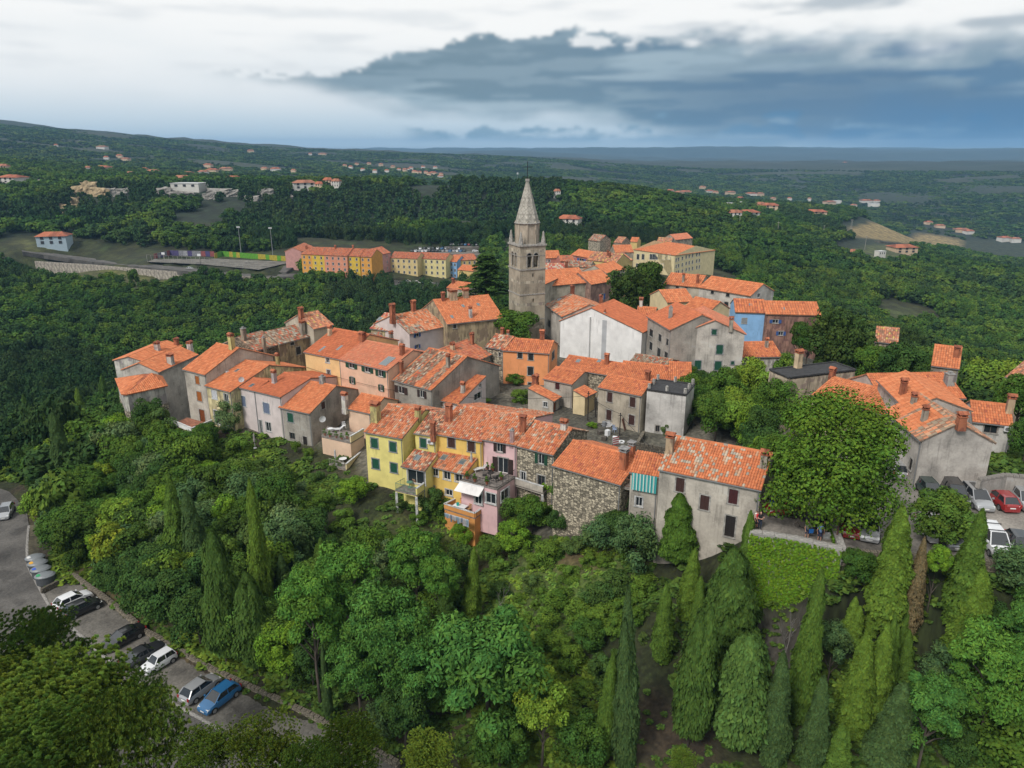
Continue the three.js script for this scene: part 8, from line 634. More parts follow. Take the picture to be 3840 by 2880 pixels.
{
  const put = (k, face, o) => { const p = at(k); person(p.x, p.y, p.z, face, o); };
  put('p1', 0.5, { label: 'person in white top and dark shorts leaning on the parapet', top: [0.7, 0.7, 0.68], low: [0.02, 0.02, 0.025], sleeveless: true, longHair: true, h: 1.66 });
  put('p2', 0.9, { label: 'person in red shirt standing between two companions', top: [0.5, 0.02, 0.03], low: [0.02, 0.02, 0.025], h: 1.65, longHair: true });
  put('p3', 0.2, { label: 'bald person in black shirt and jeans with folded arms', top: [0.015, 0.015, 0.017], low: [0.02, 0.035, 0.07], long: true, hair: [0.45, 0.26, 0.19], arms: [[0.29, 1.16, 0.12, 0.02, 1.14, 0.24], [-0.29, 1.16, 0.12, -0.02, 1.1, 0.24]] });
  put('p4', 2.8, { label: 'person in bright blue shirt and dark shorts walking up the lane', top: [0.02, 0.07, 0.38], low: [0.02, 0.02, 0.03], hair: [0.40, 0.28, 0.14], stride: 0.16 });
  put('p5', 2.8, { label: 'person in black holding an open black umbrella in the lane', top: [0.02, 0.02, 0.02], low: [0.02, 0.02, 0.02], arms: [[0.3, 1.2, 0.1, 0.16, 1.35, 0.28], [-0.3, 1.12, 0.06, -0.26, 0.86, 0.14]] });
  put('p6', 0.15, { label: 'person in olive shirt carrying a blue bag on the terrace', top: [0.16, 0.17, 0.12], low: [0.02, 0.03, 0.08], arms: [[0.3, 1.15, 0.08, 0.14, 1.3, 0.24], [-0.3, 1.12, 0.06, -0.26, 0.86, 0.14]] });
  put('p7', -0.1, { label: 'person in pale blue shirt resting a hand on the parapet', top: [0.20, 0.32, 0.55], low: [0.02, 0.03, 0.09], hair: [0.45, 0.3, 0.2], arms: [[0.3, 1.15, 0.1, 0.22, 0.98, 0.36], [-0.3, 1.12, 0.06, -0.26, 0.86, 0.14]] });
  put('p8', 0.4, { label: 'fair haired person in black shirt behind the pale blue shirt', top: [0.015, 0.015, 0.015], low: [0.03, 0.03, 0.035], hair: [0.5, 0.36, 0.16], h: 1.66, longHair: true });
  const u = at('p5'), um = thing('umbrella', 'open black umbrella held over a walker in the lane', 'umbrella', null, [u.x + 0.1, u.y + 1.3, u.z]), b = new Bag(); b.lathe(0, 0, [[0.02, 0.86], [0.25, 0.8], [0.46, 0.66], [0.56, 0.5]], 8); b.mesh('canopy', new THREE.MeshStandardMaterial({ color: rgb(0.015, 0.015, 0.017), side: THREE.DoubleSide, roughness: 0.7 }), um); const s = new Bag(); s.bar(V(0, 0.02, 0), V(0, 0.95, 0), 0.02); s.mesh('shaft', blackM, um);
  const q = at('p6'), bg = thing('shoulder_bag', 'bright blue fabric bag hanging at the side of a visitor', 'bag', null, [q.x + 0.28, q.y + 0.62, q.z + 0.16]), bb = new Bag(); bb.hexa([V(-0.17, 0, 0.06), V(0.17, 0, 0.06), V(0.17, 0, -0.06), V(-0.17, 0, -0.06)], [V(-0.2, 0.36, 0.04), V(0.2, 0.36, 0.04), V(0.2, 0.36, -0.04), V(-0.2, 0.36, -0.04)]); bb.mesh('bag', mat([0.02, 0.16, 0.5], { r: 0.7 }), bg); const hh = new Bag(); hh.tube([V(-0.1, 0.36, 0), V(-0.06, 0.56, 0), V(0.06, 0.56, 0), V(0.1, 0.36, 0)], 0.012, 0.012, 5); hh.mesh('handle', mat([0.02, 0.12, 0.4]), bg);
}
// ---------- things on the terrace and the square ----------
const iron = mat([0.05, 0.05, 0.048], { map: texFine, r: 0.6, m: 0.5 }), greyWood = mat([0.11, 0.095, 0.08], { map: texWood, r: 0.9 }), plasticW = mat([0.66, 0.67, 0.68], { r: 0.5 }), terra = mat([0.38, 0.13, 0.07], { map: texFine });
{ // cannon
  const a = at('cannonA'), e = at('cannonB'), M = a.clone().add(e).multiplyScalar(0.5), d = e.clone().sub(a).normalize(), g = thing('cannon', 'old iron cannon on a weathered timber carriage', 'cannon', null, [M.x, 7.0, M.z], Math.atan2(-d.z, d.x)), b = new Bag(), seg = 14, prof = [[-1.75, 0.0], [-1.75, 0.19], [-1.6, 0.23], [-1.5, 0.19], [-0.2, 0.25], [-0.15, 0.29], [0.0, 0.28], [1.1, 0.34], [1.15, 0.37], [1.3, 0.36], [1.36, 0.2], [1.5, 0.11], [1.62, 0.13], [1.68, 0.0]]; let prev = null; for (const [x, r] of prof) { const ring = Array.from({ length: seg }, (_, k) => V(x, 1.0 + (-x) * 0.16 + Math.cos(k / seg * 6.283) * r, Math.sin(k / seg * 6.283) * r)); if (prev) for (let k = 0; k < seg; k++) b.quad(prev[k], prev[(k + 1) % seg], ring[(k + 1) % seg], ring[k]); prev = ring; } b.mesh('barrel', iron, g);
  for (const s of [-1, 1]) { const c = new Bag(); c.hexa([V(-0.7, 0.15, s * 0.42 + 0.08), V(1.4, 0.15, s * 0.42 + 0.08), V(1.4, 0.15, s * 0.42 - 0.08), V(-0.7, 0.15, s * 0.42 - 0.08)], [V(-0.6, 0.85, s * 0.42 + 0.08), V(0.5, 0.72, s * 0.42 + 0.08), V(0.5, 0.72, s * 0.42 - 0.08), V(-0.6, 0.85, s * 0.42 - 0.08)]); c.mesh('carriage_cheek', greyWood, g); for (const x of [-0.55, 1.05]) { const w = new Bag(); const r = Array.from({ length: 12 }, (_, k) => [x + Math.cos(k / 12 * 6.283) * 0.24, 0.24 + Math.sin(k / 12 * 6.283) * 0.24]); for (let k = 0; k < 12; k++) { const [p, q] = r[k], [p2, q2] = r[(k + 1) % 12]; w.quad(V(p, q, s * 0.62), V(p2, q2, s * 0.62), V(p2, q2, s * 0.5), V(p, q, s * 0.5)); w.tri(V(x, 0.24, s * 0.62), V(p, q, s * 0.62), V(p2, q2, s * 0.62)); w.tri(V(x, 0.24, s * 0.5), V(p, q, s * 0.5), V(p2, q2, s * 0.5)); } w.mesh('wheel', greyWood, g); } }
  for (const x of [-0.5, 0.2, 0.9]) { const c = new Bag(); c.box(x, 0.3, 0, 0.18, 0.16, 0.95); c.mesh('cross_beam', greyWood, g); }
  const tb = at('stone'), t = thing('stone_plaque', 'white stone plaque slab lying on the terrace', 'plaque', null, [tb.x, tb.y, tb.z]), k = new Bag(); k.hexa([V(-0.35, 0, 0.22), V(0.35, 0, 0.22), V(0.35, 0, -0.22), V(-0.35, 0, -0.22)], [V(-0.33, 0.42, 0.14), V(0.33, 0.42, 0.14), V(0.33, 0.5, -0.14), V(-0.33, 0.5, -0.14)]); k.mesh('slab', frameWhite, t); const k2 = new Bag(); k2.box(0, -0.02, 0, 0.8, 0.08, 0.56); k2.mesh('plinth', frameStone, t);
  const s = at('sign'), sg = thing('notice_board', 'pale blue notice board on a post seen from behind', 'sign', null, [s.x, s.y, s.z]), sb = new Bag(); sb.box(0, 1.25, 0, 1.15, 1.1, 0.05, 0.1); sb.mesh('panel', mat([0.42, 0.47, 0.50], { map: texFine }), sg); for (const x of [-0.15, 0.15]) { const p = new Bag(); p.box(x, 0, -0.06, 0.06, 2.3, 0.06); p.mesh('post', mat([0.35, 0.36, 0.37]), sg); }
  const po = at('pole'), pl = thing('flag_pole', 'tall bare rusty brown flag pole at the terrace corner', 'pole', null, [po.x, po.y, po.z]), pb = new Bag(); pb.tube([V(0, 0, 0), V(0.1, 3.5, -0.05), V(0.2, 7.2, -0.1)], 0.075, 0.045, 8); pb.mesh('shaft', mat([0.12, 0.06, 0.045], { r: 0.8 }), pl); const pf = new Bag(); pf.box(0, 0, 0, 0.3, 0.06, 0.3); pf.mesh('base_plate', iron, pl);
  const f0 = at('fence0'), f1 = at('fence1'), fc = f0.clone().add(f1).multiplyScalar(0.5), fg = thing('iron_fence', 'black iron railing between the terrace and the parked red car', 'fence', null, [fc.x, fc.y, fc.z]); railing(fg, fc, f0, f1, fc.y, RAILM.dark, 1.15);
}
// ivy on the terrace wall
{ const r = rngOf(12), L = new Leaves(); for (const line of IVY) for (let i = 0; i < line.length - 1; i++) { const A = line[i], B = line[i + 1], len = Math.hypot(B[0] - A[0], B[1] - A[1]), dx = (B[0] - A[0]) / len, dz = (B[1] - A[1]) / len; let ox = -dz, oz = dx; if (i >= 0 && (ox * -0.3 + oz) < 0) { ox = -ox; oz = -oz; } const n = Math.round(len * 1250); for (let k = 0; k < n; k++) { const s = r() * len, dy = Math.pow(r(), 0.85) * 9.2, x = A[0] + dx * s, z = A[1] + dz * s, bald = fbm(s * 0.35 + i * 9, dy * 0.35, 3, 55); if (dy > 5.2 && bald > 0.56 - (dy - 5.2) * 0.05) continue; const lump = 0.28 + 0.34 * fbm(s * 0.9 + i * 4, dy * 0.9, 3, 44), o = lump * (0.6 + 0.5 * r()), c = tone(r, 0.35, 0.2); L.leaf(x + ox * o, 7.62 - dy + (r() - 0.5) * 0.1, z + oz * o, ox + (r() - 0.5) * 1.1, 0.55 + (r() - 0.5) * 0.9, oz + (r() - 0.5) * 1.1, 0.19 * (0.6 + 0.8 * r()), 1.1, r() * 6.28, c); } } const o = new THREE.Mesh(L.geo(), crownMat([0.066, 0.12, 0.014])); o.name = 'ivy'; o.castShadow = o.receiveShadow = true; tag(o, 'bright green ivy covering the terrace retaining wall', 'ivy'); scene.add(o); }
// recycling bins
['black slotted', 'yellow', 'blue', 'green'].forEach((c, i) => { const p = at('bin' + i), g = thing('recycling_bin', i ? `large grey semi-underground bin with ${c} lid flap` : 'large grey semi-underground bin with white handle at the row end', 'bin', 'recycling bins beside the lower road', [p.x, p.y, p.z], 0.35), b = new Bag(); b.lathe(0, 0, [[0.82, 0], [0.9, 0.1], [0.92, 1.1], [0.96, 1.12]], 22, 1.15, 0.85); b.mesh('drum', mat([0.06, 0.065, 0.07], { r: 0.7 }), g); const l = new Bag(); l.lathe(0, 0, [[0.99, 1.1], [1.0, 1.2], [0.8, 1.36], [0.4, 1.45], [0.01, 1.47]], 22, 1.15, 0.85); l.mesh('lid', mat([0.16, 0.175, 0.185], { r: 0.45 }), g); const f = new Bag(); f.lathe(-0.55, 0.2, [[0.32, 1.36], [0.30, 1.42], [0.01, 1.46]], 14); f.mesh('flap', mat([[0.6, 0.6, 0.58], [0.65, 0.33, 0.02], [0.04, 0.10, 0.45], [0.02, 0.28, 0.10]][i], { r: 0.5 }), g); });
// ---------- garden and terrace furniture ----------
function pot(k, label, leafCol = [0.07, 0.12, 0.03], s = 1) { const p = at(k), g = thing('potted_plant', label, 'plant', 'potted plants on the terraces', [p.x, p.y, p.z]), b = new Bag(); b.lathe(0, 0, [[0.01, 0.01], [0.15 * s, 0.01], [0.2 * s, 0.3 * s], [0.23 * s, 0.3 * s], [0.23 * s, 0.36 * s], [0.01, 0.33 * s]], 12); b.mesh('pot', terra, g); const o = new THREE.Mesh(lazy('potleaf', () => broadCrown(77, 260, 0.16, { lobes: 8, lr: 0.2, y0: 0.05 })), (pot.m ??= crownMat(leafCol))); o.name = 'leaves'; o.position.y = 0.3 * s; o.scale.set(0.6 * s, 0.75 * s, 0.6 * s); g.add(o); }
for (let i = 0; i < 6; i++) pot('pot' + i, 'terracotta potted plant on the pink house roof terrace'); for (let i = 0; i < 5; i++) pot('ppot' + i, 'terracotta potted plant along the peach terrace railing');
function chair(k, m, label, turn, name = 'garden_chair') { const p = at(k), g = thing(name, label, 'chair', null, [p.x, p.y, p.z], turn), b = new Bag(); b.box(0, 0.4, 0, 0.46, 0.05, 0.46); b.mesh('seat', m, g); const r = new Bag(); for (let i = -2; i <= 2; i++) r.bar(V(i * 0.09, 0.45, -0.21), V(i * 0.1, 0.92, -0.3), 0.035); r.bar(V(-0.24, 0.92, -0.3), V(0.24, 0.92, -0.3), 0.05); r.mesh('backrest', m, g); for (const [x, z] of [[-1, -1], [1, -1], [-1, 1], [1, 1]]) { const l = new Bag(); l.bar(V(x * 0.2, 0.4, z * 0.2), V(x * 0.24, 0, z * 0.24), 0.035); l.mesh('leg', m, g); } for (const x of [-1, 1]) { const l = new Bag(); l.bar(V(x * 0.24, 0.64, -0.25), V(x * 0.25, 0.62, 0.2), 0.04); l.bar(V(x * 0.25, 0.62, 0.2), V(x * 0.22, 0.42, 0.2), 0.03); l.mesh('armrest', m, g); } return g; }
for (let i = 0; i < 3; i++) chair('chair' + i, iron, ['black wire chair beside the terrace door', 'black wire chair behind the round terrace table', 'black wire chair near the terrace railing corner'][i], i * 2);
chair('pchair', plasticW, 'white plastic armchair on the peach terrace', 0.4); chair('ochair0', mat([0.42, 0.24, 0.1]), 'wooden chair on the orange walled terrace', -0.8); chair('ochair1', mat([0.5, 0.08, 0.16]), 'pink backed chair on the orange walled terrace', 0.6); chair('ychair', mat([0.4, 0.25, 0.16]), 'cushioned chair on the yellow balcony', 2.5);
function table(k, label, m, rnd, w = 1, d = 0.7, turn = 0) { const p = at(k), g = thing('garden_table', label, 'table', null, [p.x, p.y, p.z], turn), b = new Bag(); if (rnd) b.lathe(0, 0, [[0.01, 0.74], [w / 2, 0.74], [w / 2, 0.7], [0.01, 0.7]].reverse(), 20); else b.box(0, 0.7, 0, w, 0.04, d); b.mesh('tabletop', m, g); for (const [x, z] of rnd ? [[0, 0]] : [[-1, -1], [1, -1], [-1, 1], [1, 1]]) { const l = new Bag(); l.bar(V(x * w * 0.42, 0.7, z * d * 0.42), V(x * w * 0.42, 0, z * d * 0.42), rnd ? 0.09 : 0.05); l.mesh('leg', m, g); } if (rnd) { const l = new Bag(); l.lathe(0, 0, [[0.26, 0.0], [0.24, 0.04], [0.02, 0.06]], 12); l.mesh('foot', m, g); } return g; }
table('gtable', 'black round wire table on the pink roof terrace', iron, true, 0.8); table('otable', 'table with white cloth on the orange walled terrace', plasticW, false, 1.7, 0.9, -0.5); table('ptable', 'white plastic table on the peach terrace', plasticW, true, 0.8); table('prtable', 'round white table on the lower peach patio', plasticW, true, 1.1); table('ytable', 'dark green wire table on the yellow balcony', RAILM.green, true, 0.8);
{ const p = at('otable'), g = thing('bucket', 'turquoise plastic bucket on the white cloth table', 'bucket', null, [p.x - 0.3, p.y + 0.745, p.z]), b = new Bag(); b.lathe(0, 0, [[0.01, 0.01], [0.14, 0.01], [0.19, 0.34], [0.2, 0.34], [0.17, 0.32]], 14); b.mesh('pail', mat([0.02, 0.42, 0.36], { r: 0.5 }), g); const h = new Bag(); h.tube([V(-0.19, 0.33, 0), V(-0.1, 0.46, 0), V(0.1, 0.46, 0), V(0.19, 0.33, 0)], 0.01, 0.01, 5); h.mesh('handle', iron, g); }
function lounger(k, label, turn) { const p = at(k), g = thing('sun_lounger', label, 'sun lounger', null, [p.x, p.y, p.z], turn), f = new Bag(); for (const z of [-0.3, 0.3]) { f.bar(V(-0.9, 0.34, z), V(0.45, 0.34, z), 0.05); f.bar(V(0.45, 0.34, z), V(1.0, 0.82, z), 0.05); } f.mesh('frame', plasticW, g); for (let i = 0; i < 9; i++) { const s = new Bag(); s.box(-0.85 + i * 0.15, 0.36, 0, 0.11, 0.03, 0.58); s.mesh('slat', plasticW, g); } for (let i = 0; i < 5; i++) { const s = new Bag(), t = i / 5 + 0.1; s.bar(V(0.45 + 0.55 * t, 0.36 + 0.48 * t, -0.29), V(0.45 + 0.55 * t, 0.36 + 0.48 * t, 0.29), 0.1, 0.03); s.mesh('slat', plasticW, g); } for (const x of [-0.7, 0.4]) for (const z of [-0.3, 0.3]) { const l = new Bag(); l.bar(V(x, 0.34, z), V(x, 0, z), 0.05); l.mesh('leg', plasticW, g); } }
lounger('lounger', 'white sun lounger with raised back on the pink roof terrace', 0.5); lounger('plounger', 'white sun lounger on the peach terrace', 0.2);
function parasol(k, label, h, col) { const p = at(k), g = thing('folded_parasol', label, 'parasol', null, [p.x, p.y, p.z]), b = new Bag(); b.bar(V(0, 0, 0), V(0, h, 0), 0.045); b.mesh('pole', mat([0.3, 0.3, 0.3]), g); const c = new Bag(); c.lathe(0, 0, [[0.02, h - 0.02], [0.1, h - 0.15], [0.17, h * 0.55], [0.12, h * 0.42], [0.04, h * 0.38]], 9); c.mesh('canopy', mat(col, { map: texFine }), g); const f = new Bag(); f.lathe(0, 0, [[0.25, 0], [0.24, 0.08], [0.04, 0.1]], 12); f.mesh('foot', mat([0.3, 0.3, 0.3]), g); }
parasol('parasolA', 'folded white parasol beside the white sun lounger', 2.7, [0.66, 0.64, 0.6]); parasol('pparasol', 'folded white parasol on the lower peach patio', 2.3, [0.66, 0.66, 0.66]); parasol('gparasol', 'folded grey parasol in the garden before the lilac house', 2.4, [0.42, 0.38, 0.37]);
{ // awning, laundry, striped curtain
  const T = BLOCKS[0], c = T.p.map(([x, z]) => V(x, T.y1, z)), A = c[0].clone(), B = c[1].clone(), d = B.clone().sub(A).normalize(), o = V(-d.z, 0, d.x); if (o.z < 0) o.negate(); const p0 = A.clone().addScaledVector(d, -0.1).setY(T.y1 - 0.25), p1 = A.clone().addScaledVector(d, 3.3).setY(T.y1 - 0.25), q0 = p0.clone().addScaledVector(o, 1.3).setY(T.y1 - 0.85), q1 = p1.clone().addScaledVector(o, 1.3).setY(T.y1 - 0.85), g = thing('awning', 'white fabric awning over the pink terrace room door', 'awning', null, [p0.x, p0.y, p0.z]), org = p0.clone(), dn = V(0, -0.03, 0); const cl2 = new Bag(org), sc = new Bag(org); cl2.hexa([q0.clone().add(dn), q1.clone().add(dn), p1.clone().add(dn), p0.clone().add(dn)], [q0, q1, p1, p0]); cl2.mesh('canopy', mat([0.72, 0.70, 0.70], { map: texPaint }), g); sc.bar(p0.clone().add(V(0, 0.06, 0)), p1.clone().add(V(0, 0.06, 0)), 0.12); sc.mesh('case', plasticW, g); for (const [a, b] of [[p0, q0], [p1, q1]]) { const m = new Bag(org); m.bar(a.clone().add(V(0, -0.3, 0)), b.clone().add(V(0, -0.05, 0)), 0.03); m.mesh('arm', plasticW, g); }
  const room = [[0.25, 'gw'], [0.8, 'gw']]; const rg = scene.children.find((x) => x.name === 'terrace_room'); if (rg) { const oo = rg.position.clone(), L = A.distanceTo(B); windowPart(rg, oo, A.clone().addScaledVector(o, 0.14), d, o, L * 0.5, T.y1 - 1.5, 0.95, 2.0, 'gw', true); windowPart(rg, oo, A.clone().addScaledVector(o, 0.14), d, o, L * 0.84, T.y1 - 1.35, 1.3, 1.3, 'gw', true); const C = c[2], d2 = C.clone().sub(B).normalize(), o2 = V(-d2.z, 0, d2.x); if (o2.x < 0) o2.negate(); windowPart(rg, oo, B.clone().addScaledVector(o2, 0.14), d2, o2, 1.5, T.y1 - 1.3, 1.7, 1.3, 'gw', true); }
  const l0 = at('line0', 0.2), l1 = at('line1', 0.2), ld = l1.clone().sub(l0), n = 13, cols = [[0.42, 0.55, 0.66], [0.35, 0.5, 0.62], [0.68, 0.68, 0.70], [0.25, 0.33, 0.45], [0.66, 0.62, 0.62], [0.7, 0.7, 0.72]], dd = ld.clone().normalize(), oo = V(-dd.z, 0, dd.x); if (oo.z < 0) oo.negate();
  l0.addScaledVector(oo, 0.35); l1.addScaledVector(oo, 0.35); const ln = thing('washing_line', 'thin washing line along the orange terrace wall', 'washing line', null, [l0.x, l0.y, l0.z]), lb = new Bag(l0.clone()); lb.bar(l0, l1, 0.015); lb.mesh('line', plasticW, ln); for (const e of [l0, l1]) { const a = new Bag(l0.clone()); a.bar(e, e.clone().addScaledVector(oo, -0.4), 0.03); a.mesh('bracket', iron, ln); } const r = rngOf(6);
  for (let i = 0; i < n; i++) { const p = l0.clone().addScaledVector(ld, (i + 0.5) / n), w = 0.22 + 0.2 * r(), h = 0.5 + 0.5 * r(), t = thing('hanging_laundry', 'piece of pale laundry pegged to the washing line', 'laundry', 'laundry on the orange terrace', [p.x, p.y, p.z], Math.atan2(-dd.z, dd.x)), b = new Bag(), K = 6, f = (u, v) => V((u - 0.5) * w * (1 - 0.15 * v), -v * h, 0.03 * Math.sin(u * 9 + i) * (0.4 + v)); for (let a = 0; a < K; a++) for (let e = 0; e < 3; e++) { const q = [f(a / K, e / 3), f((a + 1) / K, e / 3), f((a + 1) / K, (e + 1) / 3), f(a / K, (e + 1) / 3)], z = V(0, 0, -0.012); b.quad(q[3], q[2], q[1], q[0]); b.quad(...q.map((s) => s.clone().add(z))); } b.mesh('cloth', mat(cols[i % 6], { map: texFine }), t); }
  const an = HOUSES.find((h) => /striped curtain/.test(h.label)), a0 = V(an.c[0][0], 0, an.c[0][1]), a1 = V(an.c[1][0], 0, an.c[1][1]), ad = a1.clone().sub(a0).normalize(), ao = V(-ad.z, 0, ad.x); if (ao.z < 0) ao.negate(); const cg = thing('striped_curtain', 'turquoise and pale striped balcony curtain of the annex', 'curtain', null, [a0.x, an.ye - 2.2, a0.z]), L = a0.distanceTo(a1), K = 22; for (let i = 0; i < K; i++) { const s0 = 0.25 + ((L - 0.35) * i) / K, s1 = 0.25 + ((L - 0.35) * (i + 1)) / K, b = new Bag(V(a0.x, an.ye - 2.2, a0.z)), z0 = 0.32 + (i % 2) * 0.05, z1 = 0.32 + ((i + 1) % 2) * 0.05, P = (s, z, y) => a0.clone().addScaledVector(ad, s).addScaledVector(ao, z).setY(y); b.hexa([P(s0, z0, an.ye - 2.0), P(s1, z1, an.ye - 2.0), P(s1, z1 - 0.03, an.ye - 2.0), P(s0, z0 - 0.03, an.ye - 2.0)], [P(s0, z0, an.ye - 0.1), P(s1, z1, an.ye - 0.1), P(s1, z1 - 0.03, an.ye - 0.1), P(s0, z0 - 0.03, an.ye - 0.1)]); b.mesh('stripe', mat([[0.05, 0.38, 0.36], [0.55, 0.62, 0.56], [0.03, 0.22, 0.25]][i % 3]), cg); }
}
// dishes, air conditioners, wires, poles
function dish(p, label, turn, s = 0.45) { const g = thing('satellite_dish', label, 'satellite dish', null, [p.x, p.y, p.z], turn), b = new Bag(), K = 16, R = 4; let prev = null; for (let i = 0; i <= R; i++) { const r = (i / R) * s, ring = Array.from({ length: K }, (_, k) => V(Math.cos(k / K * 6.283) * r, 0.55 + Math.sin(k / K * 6.283) * r, 0.06 + 0.5 * r * r)); if (prev) for (let k = 0; k < K; k++) b.quad(prev[k], prev[(k + 1) % K], ring[(k + 1) % K], ring[k]); prev = ring; } b.mesh('reflector', new THREE.MeshStandardMaterial({ color: rgb(0.55, 0.56, 0.57), roughness: 0.5, side: THREE.DoubleSide }), g); const a = new Bag(); a.bar(V(0, 0, 0), V(0, 0.55, 0.04), 0.04); a.bar(V(0, 0.2, 0.1), V(0, 0.5, 0.5), 0.025); a.box(0, 0.46, 0.52, 0.07, 0.08, 0.1); a.mesh('arm', RAILM.pale, g); }
dish(at('dish1'), 'grey satellite dish on the low lilac roof', 0.4); dish(at('dish2'), 'large pale dish on the cottage wall by the courtyard', 1.2, 0.6); dish(at('pdish'), 'white satellite dish beside the peach terrace', 0.5, 0.5);
const acs = [['air conditioner fan unit on the side wall of the tall grey house', 0, 1, 0.30, -0.75], ['second air conditioner unit near the yellow chimney', 0, 1, 0.62, -0.2], ['air conditioner unit on the narrow yellow house front', 7, 0, 0.78, -0.9], ['air conditioner on the small grey house by the square', 54, 0, 0.9, -0.5]];
for (const [l, hi, f, s, dy] of acs) { const H = hi < 10 ? HOUSES[hi] : HOUSES.find((h) => /air conditioner and ribbed/.test(h.label)), A = V(H.c[f][0], 0, H.c[f][1]), B = V(H.c[(f + 1) % 4][0], 0, H.c[(f + 1) % 4][1]), d = B.clone().sub(A).normalize(), C = H.c.reduce((a, q) => a.add(V(q[0], 0, q[1])), V(0, 0, 0)).multiplyScalar(0.25), o = V(-d.z, 0, d.x); if (o.dot(C.clone().sub(A)) > 0) o.negate(); const p = A.clone().lerp(B, s).addScaledVector(o, 0.22).setY(H.ye + dy - 0.3), g = thing('air_conditioner', l, 'air conditioner', null, [p.x, p.y, p.z], Math.atan2(o.x, o.z)), b = new Bag(); b.box(0, 0, 0, 0.85, 0.6, 0.3); b.mesh('casing', plasticW, g); const fn = new Bag(); const r = Array.from({ length: 14 }, (_, k) => V(-0.1 + Math.cos(k / 14 * 6.283) * 0.23, 0.3 + Math.sin(k / 14 * 6.283) * 0.23, 0.156)); for (let k = 0; k < 14; k++) fn.tri(V(-0.1, 0.3, 0.156), r[k], r[(k + 1) % 14]); fn.mesh('fan_grille', mat([0.14, 0.14, 0.15]), g); const br = new Bag(); for (const x of [-0.3, 0.3]) br.box(x, -0.05, -0.03, 0.04, 0.05, 0.42); br.mesh('bracket', iron, g); }
{ // utility poles and cables over the courtyard
  const ps = [0, 1, 2].map((i) => at('utility' + i)); ps.forEach((p, i) => { const g = thing('utility_pole', ['dark wooden pole beside the cream porch wall', 'slim rusty pole in the cluttered courtyard', 'grey pole carrying the large satellite dish'][i], 'pole', null, [p.x, land(p.x, p.z), p.z]), b = new Bag(), h = [4.6, 3.4, 3.2][i]; b.tube([V(0, -0.3, 0), V(0, h, 0)], 0.09, 0.07, 8); b.mesh('shaft', mat([0.06, 0.045, 0.04], { map: texBark }), g); const c = new Bag(); c.box(0, h - 0.4, 0, 0.5, 0.08, 0.08); c.mesh('cross_arm', iron, g); });
  const cable = (a, b, sag, label) => { const g = thing('overhead_cable', label, 'cable', null, [a.x, a.y, a.z]), k = new Bag(a.clone()), pts = []; for (let i = 0; i <= 14; i++) { const t = i / 14, p = a.clone().lerp(b, t); p.y -= sag * 4 * t * (1 - t); pts.push(p); } k.tube(pts, 0.028, 0.028, 5); k.mesh('wire', mat([0.02, 0.02, 0.02]), g); };
  const e = (i, f, s, dy) => { const H = HOUSES[i], a = H.c[f], b = H.c[(f + 1) % 4]; return V(lerp(a[0], b[0], s), H.ye + dy, lerp(a[1], b[1], s)); };
  cable(e(14, 0, 0.0, -2.6).add(V(0, 0, 0.3)), e(15, 0, 0.98, -3.0).add(V(0, 0, 0.4)), 0.25, 'thick black cable across the salmon pink house front'); cable(e(15, 0, 0.98, -3).add(V(0, 0, 0.4)), ps[0].clone().setY(ps[0].y + 3.6), 0.9, 'black cable sagging above the lilac cottage to the courtyard pole'); cable(ps[0].clone().setY(ps[0].y + 3.6), ps[1].clone().setY(ps[1].y + 3.0), 0.2, 'cable between the two courtyard poles'); cable(ps[1].clone().setY(ps[1].y + 3.0), e(13, 0, 0.02, 1.2), 0.3, 'cable from courtyard to the weathered grey corner house');
}
